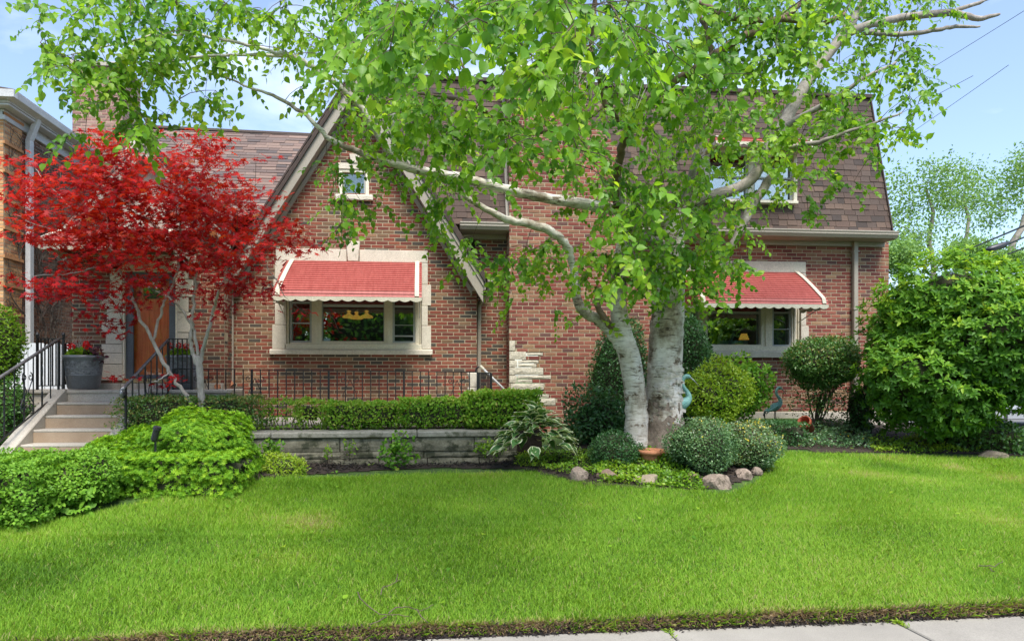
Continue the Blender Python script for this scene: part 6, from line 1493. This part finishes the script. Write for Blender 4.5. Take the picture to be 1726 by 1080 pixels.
for pts, mb_ in [
    ([(1052,585,8.9,14),(1032,560,8.9,11),(1010,540,8.9,9.5),(986,526,8.8,9),(973,505,8.8,8),(970,480,8.8,7.5),(966,450,8.8,6.5),(955,415,8.7,7),(935,394,8.6,7.5),(900,380,8.5,7.5),(860,371,8.4,6.5),(830,358,8.3,5.5),(800,342,8.2,5),(780,328,8.1,4)], br),
    ([(1130,385,9.1,15),(1105,360,9.1,12),(1040,353,8.9,10),(980,343,8.7,9.5),(915,333,8.5,8.5),(850,318,8.3,8),(790,303,8.1,8),(735,292,8.0,7.5),(680,281,7.9,6.5),(620,262,7.8,5.5),(560,238,7.7,4.5),(520,198,7.6,3.5),(470,165,7.6,3),(420,148,7.5,2),(380,130,7.5,1.3)], br),
    ([(690,285,7.9,6),(668,262,7.9,5.5),(662,205,7.8,5),(657,150,7.8,4.5),(650,95,7.7,3.8),(640,40,7.7,3)], br),
    ([(674,280,7.9,5.5),(642,236,7.8,5.5),(612,185,7.7,5.5),(585,158,7.6,4.8),(545,125,7.5,4.5),(500,98,7.4,4),(455,85,7.3,3.2),(400,72,7.3,2.6),(340,60,7.2,2.4),(270,60,7.1,2),(200,75,7.1,1.4),(120,92,7.0,1)], br),
    ([(490,95,7.4,3),(420,93,7.35,2.6),(350,94,7.3,2.2),(290,104,7.2,1.5)], br),
    ([(1134,400,9.1,20),(1150,360,9.1,14),(1178,336,9.2,11),(1230,322,9.3,9.5),(1270,298,9.4,9),(1295,252,9.5,10),(1318,215,9.6,10.5),(1341,172,9.7,10.5),(1381,110,9.8,9),(1422,58,9.9,8),(1455,5,10,7),(1470,-40,10,6)], gm),
    ([(1300,300,9.5,8),(1275,335,9.3,7.5),(1248,385,9.2,7),(1232,420,9.1,4)], gm),
    ([(1040,348,8.8,7),(1040,300,8.5,7),(1048,250,8.2,7),(1065,207,7.9,8),(1086,178,7.6,7.5),(1120,150,7.3,6.5),(1160,124,7.1,6.5),(1200,96,7.0,6.5),(1250,65,7,6),(1292,44,7,5.5),(1335,20,7,5),(1370,-20,7,4.5)], dk),
    ([(1090,178,7.6,6),(1062,158,7.6,6),(1040,156,7.6,6),(1028,166,7.6,3)], gm),
    ([(1166,-5,7.0,4),(1208,22,7,5),(1266,34,7,6),(1330,34,7,5),(1385,40,7,4.5),(1425,24,7,4)], dk),
    ([(1022,180,6.6,5),(1008,125,6.4,5),(998,85,6.3,4.5),(1000,40,6.2,4),(1003,-10,6.1,4)], dk),
    ([(997,90,6.3,5),(965,62,6,5),(925,42,5.8,4.5),(880,30,5.6,4.5),(830,2,5.4,4)], dk),
    ([(1044,210,8.0,5),(1020,180,7.6,5),(985,200,7.4,5.5),(940,215,7.3,5.5),(900,222,7.2,5),(860,208,7.1,4.5),(820,190,7.0,3.5),(790,173,7,3),(740,161,7,2.6),(690,160,7,2),(640,172,7,1.2)], dk),
    ([(811,182,7.0,3),(802,150,7,2.6),(780,110,7,2.2),(760,80,7,1.6)], dk),
    ([(1422,58,9.9,8),(1470,41,9.9,6.5),(1530,28,10,6),(1600,22,10,6),(1650,32,10,4.5),(1685,24,10,2)], gm),
    ([(1460,55,9.9,5),(1520,58,10,4),(1572,52,10,3.5),(1610,46,10,3.2),(1652,45,10,1.5)], gm),
    ([(1600,22,10,4),(1650,5,10,3),(1690,-10,10,2)], gm),
    ([(1200,95,7.1,4),(1190,50,7.1,4),(1170,10,7.1,3.5),(1160,-20,7.1,3)], dk),
    ([(1150,352,9.1,9),(1165,300,9.0,7),(1180,240,8.9,6),(1185,180,8.8,5),(1190,120,8.7,4),(1185,60,8.6,3)], gm),
    ([(1040,560,8.95,4),(1031,552,8.85,6),(1018,535,8.75,5.5),(1004,512,8.7,4.5)], dk),
    ([(1127,425,9.0,10),(1110,408,8.8,7),(1085,400,8.6,6),(1062,385,8.5,5),(1050,350,8.4,4),(1046,300,8.3,3)], gm),
    ([(1318,215,9.6,6),(1400,170,9.2,4.5),(1460,130,9,3),(1510,105,9,2)], gm), ([(1295,252,9.5,5),(1380,240,9.2,4),(1450,215,9,2.5),(1520,190,9,1.5)], gm)]:
    q_ = MB(); pp, rr = limb(q_, pts, 5, .006, 9, 1.0); sk += pp; q_.obj('limb', M[mb_], birch, smooth=True)
BD = [[0,2,5,5,5,6,2,3,6,8,9,9,9,8,9,8,8,9,8,8,8,8,8,8,7,5,3,1,0],
      [0,4,7,8,7,7,5,4,3,5,8,7,5,2,7,9,9,9,9,8,7,7,7,8,7,3,0,0,0],
      [0,2,7,7,5,3,1,1,1,4,6,6,3,1,6,9,9,9,9,8,6,3,5,8,7,5,0,0,0],
      [0,0,4,3,1,1,0,0,0,4,6,8,8,6,7,8,9,9,9,9,8,6,7,8,6,4,0,0,0],
      [0,0,0,0,0,0,0,0,0,3,3,4,7,7,6,8,9,9,9,9,9,9,8,8,4,0,0,0,0],
      [0,0,0,0,0,0,0,0,0,3,1,3,6,3,1,1,3,6,8,8,7,5,4,3,0,0,0,0,0],
      [0,0,0,0,0,0,0,0,0,2,0,0,3,2,0,1,3,8,8,7,5,2,2,0,0,0,0,0,0],
      [0,0,0,0,0,0,0,0,0,0,0,0,1,1,5,4,5,7,6,5,2,1,0,0,0,0,0,0,0],
      [0,0,0,0,0,0,0,0,0,0,0,0,0,0,2,1,3,2,2,2,0,0,0,0,0,0,0,0,0]]
SK = np.array([tuple(p) for p in sk]); spx, spy, st_ = proj(SK)
def bdepth(px, py, g):
    d = (spx-px)**2+(spy-py)**2; k = np.argsort(d)[:6]; t = st_[g.choice(k)]
    t += g.normal(0, .35)
    if 560 < px < 1150 and py < 120 and g.random() < .45: t = g.uniform(3.6, 6)
    elif 800 < px < 1100 and py < 330 and g.random() < .2: t = g.uniform(4.5, 7)
    elif 920 < px < 1100 and 330 < py < 480 and g.random() < .25: t = g.uniform(5.5, 7.5)
    return max(3.4, t)
cl = density_clusters(BD, 0, -16, 60, 1.12, bdepth, 5)
cl = [q for q in cl if not (800 < q[0] < 1500 and 60 < q[1] < 330 and rng.random() < .24)]
# a few leaf clusters carried over beyond the top of the picture, as a crown goes on
cl += [(rng.uniform(150, 1560), rng.uniform(-260, 0), rng.uniform(5.5, 9.5)) for _ in range(110)]
cl += [(rng.uniform(1060, 1265), rng.uniform(285, 455), rng.uniform(7.7, 8.7)) for _ in range(36)]+[(rng.uniform(1090, 1180), rng.uniform(380, 490), rng.uniform(8.0, 8.6)) for _ in range(14)]
CP = [np.array(PT(*c)) for c in cl]
tw = MB(); sk0 = [tuple(p) for p in sk]; grow_twigs(tw, sk0, CP, .10)
PP = []; TT = []; NN = []; TI = []
for c in CP:
    # a spray: two to four hanging twigs, leaves set alternately along each, overlapping like shingles
    face = rng.normal(size=3)*[.5,.4,.3]+[0,-.8,.55]; base_t = rng.normal(.50, .13)
    for q in range(rng.integers(2, 5)):
        a = rng.uniform(0, 6.28); L_ = rng.uniform(.16, .42); dr = np.array([math.cos(a)*.75, math.sin(a)*.75, rng.uniform(-.9, -.15)]); dr /= np.linalg.norm(dr)
        k = int(L_/.038)+2; f = np.linspace(.12, 1, k)[:,None]; pts = c+dr*L_*f+np.array([0,0,-1])*.30*L_*f**2
        tw.tube([Vector(c), Vector(pts[k//2]), Vector(pts[-1])], [.0028, .002, .0012], 3, cap=False)
        side = np.cross(dr, face); side /= np.linalg.norm(side)+1e-9; sg = np.where(np.arange(k) % 2, 1, -1)[:,None]
        PP.append(pts+rng.normal(size=(k,3))*.012); TT.append(dr*.5+side*sg*.75+[0,0,-.45]+rng.normal(size=(k,3))*.30)
        NN.append(face+rng.normal(size=(k,3))*.42); TI.append(rng.normal(base_t, .15, k)+.12*(f[:,0]-.5))
tw.obj('twigs', M['twig'], birch, kind='stuff')
PP, TT, NN, TI = map(np.concatenate, (PP, TT, NN, TI)); nn = len(PP); print('birch leaves', nn); Lr = .076*rng.uniform(.6, 1.2, nn)
split_leaves(birch, 'birch', BIRCHL, PP, TT, NN, Lr, Lr*rng.uniform(.8, .98, nn), TI, M['L_birch'], 300)
# catkins / bare hanging twig tangle
m = MB(); r = random.Random(5)
for k in range(60):
    a = PT(r.uniform(960,1120), r.uniform(20,110), 5.9); b = a+Vector((-r.uniform(.05,.35), r.uniform(-.1,.1), -r.uniform(.15,.45))); m.tube([a, a.lerp(b,.5)+Vector((r.uniform(-.05,.05),0,.03)), b], [.004,.003,.0018], 4, cap=False)
m.obj('bare_twigs', M['barkgrey'], birch, kind='stuff')
# peeling bark curls
m = MB(); r = random.Random(15)
for k in range(85):
    z = r.uniform(.78, 1.75); a = r.uniform(math.pi*1.0, math.pi*2.0) if k % 3 else r.uniform(0, 6.28)
    cx = P(1116, 700, 9.05*CS).x; cxy = PT(1117, 700, 9.05); rad = .245 - .02*(z-.8); w_ = r.uniform(.05, .12); h_ = r.uniform(.03, .10); base = []
    n_ = 5; lift = r.uniform(.02, .065); vs_ = []
    for i in range(n_):
        f = i/(n_-1); aa = a+w_/rad*f; rr_ = rad+.004+lift*f*f
        for s in (0, 1): vs_.append((cxy.x+rr_*math.cos(aa), cxy.y+rr_*math.sin(aa), z+h_*s*(1-.5*f)+r.uniform(-.006,.006)))
    m.add(vs_, [(2*i, 2*i+2, 2*i+3, 2*i+1) for i in range(n_-1)])
m.obj('peeling_bark', M['birch'], birch, kind='stuff')

# ---- Japanese maple
maple = thing('japanese_maple', 'bright red Japanese maple with pale grey trunks left of the picture window', 'tree', P(343, 790, 8.8))
m = MB(); limb(m, [(345,775,9.1,8),(343,730,9.1,7.2),(341,690,9.1,6.4),(338,650,9.1,5.6),(337,625,9.1,5.8),(334,600,9.1,4.6)], 5, .002, 10); m.obj('trunk', M['barkgrey'], maple, smooth=True)
sm = []; m = MB()
for pts in [
    [(343,700,9.1,6.5),(330,688,9.1,5.5),(310,662,9.1,5),(290,632,9.1,4.8),(270,600,9.1,4.6),(255,570,9.1,4.2),(238,540,9.1,4),(225,505,9.1,3.6),(213,480,9.1,3),(195,440,9.0,2.6),(170,400,8.9,2.2),(130,360,8.8,1.8),(90,320,8.8,1.3),(60,285,8.8,.8)],
    [(258,575,9.1,3.8),(266,545,9.2,3.4),(275,515,9.2,3.2),(290,480,9.3,3),(300,450,9.3,2.6),(306,410,9.3,2.2),(300,360,9.3,2),(270,300,9.3,1.5),(245,260,9.3,1)],
    [(337,625,9.1,6),(326,600,9.1,5.2),(322,575,9.1,4.6),(325,540,9.1,4.4),(328,505,9.1,3.8),(330,470,9.1,3.2),(338,430,9.0,2.8),(345,380,9.0,2.2),(350,320,9.0,1.6),(352,265,9,1)],
    [(337,615,9.1,5),(342,590,9.1,4.6),(350,560,9.0,4.2),(358,530,9.0,3.8),(366,500,8.9,3.4),(378,470,8.8,3),(400,440,8.7,2.6),(425,415,8.7,2),(460,400,8.7,1.4),(500,395,8.7,.9)],
    [(334,600,9.1,4.4),(330,570,9.1,3.8),(318,540,9.1,3.4),(305,520,9.1,3),(290,505,9.1,2.4),(262,490,9.1,1.8)],
    [(195,440,9.0,2.4),(160,452,8.9,2),(110,462,8.8,1.5),(55,465,8.8,.9)], [(170,400,8.9,2),(120,395,8.8,1.6),(60,378,8.8,1.2),(25,360,8.8,.8)],
    [(225,505,9.1,2.2),(200,520,9,1.8),(170,530,9,1.2)], [(425,415,8.7,1.8),(455,455,8.7,1.4),(480,500,8.7,1)], [(306,410,9.3,2),(260,380,9.2,1.8),(215,330,9.1,1.5),(190,280,9.1,1.1),(185,240,9.1,.8)],
    [(345,380,9,1.8),(390,340,8.9,1.5),(430,320,8.9,1.1)], [(285,628,9.0,2),(270,640,8.9,1.5),(255,643,8.9,1)]]:
    m = MB(); pp, rr = limb(m, pts, 5, .008, 7, .68); sm += pp; m.obj('limb', M['barkgrey'], maple, smooth=True)
MD = [[0,0,0,1,6,2,0,1,5,1,0,0,0,0],
      [1,5,2,4,8,7,5,7,8,4,1,0,0,0],
      [3,7,3,7,9,9,9,9,9,9,6,1,0,0],
      [2,8,7,9,9,9,9,9,9,9,8,4,1,0],
      [2,3,6,9,9,9,9,9,9,8,6,4,4,1],
      [0,0,2,6,7,6,5,5,5,5,4,2,1,0],
      [2,4,4,3,3,2,2,2,2,2,2,1,0,0],
      [0,0,0,1,2,2,1,0,1,1,1,1,1,0],
      [0,0,0,0,1,0,0,0,0,0,0,0,0,0],
      [0,0,0,0,0,0,0,0,0,0,0,0,0,0],
      [0,0,0,0,0,1,2,1,0,0,0,0,0,0]]
SK2 = np.array([tuple(p) for p in sm]); ax_, ay_, at_ = proj(SK2)
def mdepth(px, py, g):
    d = (ax_-px)**2+(ay_-py)**2; k = np.argsort(d)[:8]; return at_[g.choice(k)]+g.normal(0, .35)-.1
cl = density_clusters(MD, 0, 222, 40, 1.7, mdepth, 9)
CP = [np.array(PT(*c)) for c in cl]; tw = MB(); grow_twigs(tw, [tuple(p) for p in sm], CP, -.03, .004); tw.obj('twigs', M['twig'], maple, kind='stuff')
PP = []; TT = []; NN = []; TI = []
for c, q in zip(CP, cl):
    k = rng.integers(9, 15); off = rng.normal(size=(k, 3))*[.12, .12, .035]; a = rng.uniform(0, 6.28, k)
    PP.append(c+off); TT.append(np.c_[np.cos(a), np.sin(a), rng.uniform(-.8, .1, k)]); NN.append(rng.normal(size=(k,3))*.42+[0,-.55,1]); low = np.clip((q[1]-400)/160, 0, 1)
    TI.append(np.clip(rng.normal(.66-.34*low, .17, k), 0, .95)+(.05 if rng.random() < .03 else 0))  # lower leaves darker: shade low in the crown put into the tint
PP, TT, NN, TI = map(np.concatenate, (PP, TT, NN, TI)); nn = len(PP); Lr = .064*rng.uniform(.7, 1.25, nn)
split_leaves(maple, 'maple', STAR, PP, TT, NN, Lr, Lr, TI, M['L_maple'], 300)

# ---- trees beyond, right
def fartree(label, trunk, crowns, n, seed, mat='L_far', L=.16, group='trees beyond the house', wood='barkdark', cat='tree', name='tree', clump=.42):
    base = PT(*trunk[0][:3]); base.z = -.05; t = thing(name, label, cat, base, group); g = np.random.default_rng(seed); m = MB(); sk_ = []
    pp, rr = limb(m, trunk, 4, .02, 8); m.tube([base, pp[0]], [rr[0]*1.25, rr[0]], 8); sk_ += pp; m.obj('trunk', M[wood], t, smooth=True)
    CP = []
    for px, py, rx, ry, tt, k in crowns:
        for _ in range(k):
            a = g.uniform(0, 6.28); q = math.sqrt(g.random()); CP.append(np.array(PT(px+rx*q*math.cos(a), py+ry*q*math.sin(a), tt+g.normal(0, rx/FPX*tt*.5))))
    m = MB(); grow_twigs(m, [tuple(p) for p in sk_], CP, -.06, .03, 12); m.obj('branches', M[wood], t, kind='stuff')
    per = max(1, n//len(CP)); Pn = np.concatenate([c+g.normal(size=(per, 3))*[clump, clump, clump*.55] for c in CP]); k = len(Pn)
    V, F, t2 = scatter(LEAF4, Pn, g.normal(size=(k,3)), g.normal(size=(k,3))+[0,0,.8], L*g.uniform(.7,1.3,k), L*.6*g.uniform(.7,1.3,k), g.normal(.5,.22,k)); link('crown', npmesh('crown', V, F, t2), M[mat], t, kind='stuff'); return t
fartree('open crowned tree just right of the roof edge, its trunk rising behind the glossy bush', [(1572,560,32,5),(1573,450,32,4.2),(1566,400,32,3.5),(1572,360,32,2.8),(1562,320,32,1.6)],
        [(1535,325,38,40,32,16),(1585,300,32,24,32,12),(1518,385,26,40,32,12),(1562,395,40,22,32,7),(1600,330,22,20,32,6)], 4200, 1, L=.15, wood='barkmid', clump=.50)
fartree('slender forked tree in the middle of the sky gap on the right', [(1630,560,34,4.5),(1626,430,34,3.4),(1632,370,34,2.6),(1622,330,34,1.5)],
        [(1648,300,26,18,34,9),(1605,355,24,20,34,6),(1630,330,18,18,34,5),(1662,335,14,16,34,4)], 1900, 2, L=.15, wood='barkmid', clump=.50)
fartree('leaning tree entering from the right edge of the picture', [(1690,600,30,6),(1703,430,30,5.5),(1724,380,30,4.5),(1735,340,30,3.5)],
        [(1718,300,24,34,30,10),(1690,345,26,16,30,7),(1662,368,20,12,30,5),(1745,290,36,46,30,16)], 3000, 3, L=.14, wood='barkmid', clump=.42)
fartree('dense round green tree low behind the brick corner', [(1520,520,26,6),(1520,460,26,4)], [(1515,430,22,26,26,26)], 5200, 4, L=.12, wood='barkmid', clump=.3)
fartree('dense bushy tree low in the middle behind the glossy bush', [(1640,560,28,5),(1640,450,28,3)], [(1632,430,40,24,28,26),(1700,440,45,14,28,18)], 8000, 5, L=.12, wood='barkmid', clump=.34)
# ---- utility cables
def cable(label, a, b, r_, sag, loops=0):
    p0, p1 = PT(*a), PT(*b); pts = []
    for i in range(15):
        f = i/14; pts.append(p0.lerp(p1, f)-Vector((0, 0, sag*4*f*(1-f))))
    mb_ = MB(); mb_.tube(pts, r_, 5); o = mb_.obj('utility_cable', M['wire'], label=label, category='cable', group='overhead utility cables'); return o
cable('thick overhead cable rising to the right above the glossy bush', (1480,470,38), (1760,366,14), .022, .15)
cable('lower black overhead cable just above the bush at the right edge', (1560,470,36), (1760,405,14), .02, .1)
cable('overhead cable with a dark splice sleeve near the right edge', (1600,445,30), (1760,384,14), .02, .1)
for lab, a, b in (('thin pale cable crossing the sky, uppermost of the three thin ones', (1480,170,30), (1740,10,18)), ('thin pale cable crossing the sky, middle of the three thin ones', (1470,215,30), (1640,128,20)), ('thin pale cable crossing the sky, lowest of the three thin ones', (1480,262,30), (1700,110,20))): cable(lab, a, b, .008, .02)
mb_ = MB(); mb_.tube([PT(1660,421,20), PT(1672,419,20), PT(1692,413,20), PT(1700,408,20)], [.03,.09,.09,.03], 8); mb_.obj('cable_splice', M['black_plastic'], label='dark tapered splice sleeve hanging on the cable near the right edge', category='cable fitting', smooth=True)
# ---- parked car
def car(label, x, y):
    t = thing('parked_car', label, 'car', (x, y, .03)); L_ = 4.6; g0 = .03
    side = [(0,.35),(.05,.62),(.35,.78),(1.15,.92),(1.95,1.40),(3.2,1.42),(4.1,1.02),(4.5,.95),(4.6,.6),(4.58,.32),(4.2,.24),(.3,.24)]
    m = MB(); n = len(side); ys = [(0,.0),(.08,.05),(1.62,.05),(1.7,.0)]
    for sc, yy in ((.0,0),(1,.10),(1,1.62),(.0,1.72)):
        for a, b in side: m.v.append((x+a+(.06 if sc == 0 else 0)*(1 if a < 2.3 else -1), y+yy+(.20*(b-.9)/.5*(1 if yy < .8 else -1) if b > .95 else 0), g0+b*(1 if sc else .985)))
    for i in range(3):
        for j in range(n): m.f.append((i*n+j, i*n+(j+1) % n, (i+1)*n+(j+1) % n, (i+1)*n+j)); m.t.append(.5)
    m.f.append(tuple(range(n))[::-1]); m.t.append(.5); m.f.append(tuple(3*n+i for i in range(n))); m.t.append(.5)
    m.obj('body', M['carpaint'], t, bevel=.03)
    for side_y in (y-.012, y+1.72):
        m = MB(); m.prism([(x+1.35,g0+.95),(x+2.45,g0+.96),(x+2.45,g0+1.33),(x+1.98,g0+1.33)], side_y+.10, side_y+.115); m.obj('side_window', M['glass'], t)
        m = MB(); m.prism([(x+2.53,g0+.96),(x+3.9,g0+1.0),(x+3.2,g0+1.34),(x+2.53,g0+1.33)], side_y+.10, side_y+.115); m.obj('side_window', M['glass'], t)
    m = MB(); m.box(x+1.0, x+3.7, y-.012, y-.0, g0+.44, g0+.50); m.obj('door_moulding', M['black_plastic'], t)
    for wx_ in (.85, 3.75):
        for wy_ in (-.02, 1.55):
            m = MB(); m.lathe([(.2,0),(.31,.0),(.33,.03),(.33,.17),(.31,.2),(.2,.2)], (0,0,0), 24); w1_ = m.obj('tyre', M['rubber'], t, smooth=True); mt = Matrix.Translation((x+wx_, y+wy_, g0+.33)) @ Matrix.Rotation(R(-90), 4, 'X'); w1_.matrix_basis = mt
            m = MB(); m.lathe([(0,.04),(.06,.03),(.08,.06),(.19,.03),(.205,.05),(.205,.15)], (0,0,0), 20); w2_ = m.obj('rim', M['white_metal'], t, smooth=True); w2_.matrix_basis = mt
    m = MB(); m.box(x-.01, x+.04, y+.15, y+.5, g0+.55, g0+.68); m.obj('headlight', M['glass'], t); m = MB(); m.box(x-.01, x+.04, y+1.2, y+1.55, g0+.55, g0+.68); m.obj('headlight', M['glass'], t)
cx_ = XY(1640, 19.5); car('silver car parked on the side street behind the glossy bush', cx_, 19.5)
# ---- trees across the street, behind the camera: the windows mirror them
for k, (x, y, rr_) in enumerate([(-9,-17,4.0),(-2,-19,4.4),(5.5,-17,4.2),(13,-19,4.4),(20,-17,4.2),(-17,-19,4.4)]):
    t = thing('street_tree', 'leafy green tree across the street behind the viewer, '+['left of centre','straight behind','right of centre','well to the right','farthest right','farthest left'][k], 'tree', (x, y, 0), 'trees across the street')
    m = MB(); m.tube([(x,y,-.1),(x+.1,y,1.5),(x,y,3.5),(x,y,6)], [.3,.24,.2,.1], 8); m.obj('trunk', M['barkdark'], t, smooth=True)
    g = np.random.default_rng(k+50); n = 6500; D = norm(g.normal(size=(n,3))); r_ = (1+lumps(D, k+60, amp=.3))*(1-.5*g.random(n)**2); Pn = np.array([x,y,4.6])+D*[rr_,rr_*.8,3.9]*r_[:,None]
    Pn[:,2] = np.maximum(Pn[:,2], .6+.3*g.random(n)); V, F, t2 = scatter(LEAF4, Pn, g.normal(size=(n,3)), g.normal(size=(n,3))+D, .30, .22, g.normal(.5,.25,n)); link('crown', npmesh('crown', V, F, t2), M['L_far2'], t, kind='stuff')
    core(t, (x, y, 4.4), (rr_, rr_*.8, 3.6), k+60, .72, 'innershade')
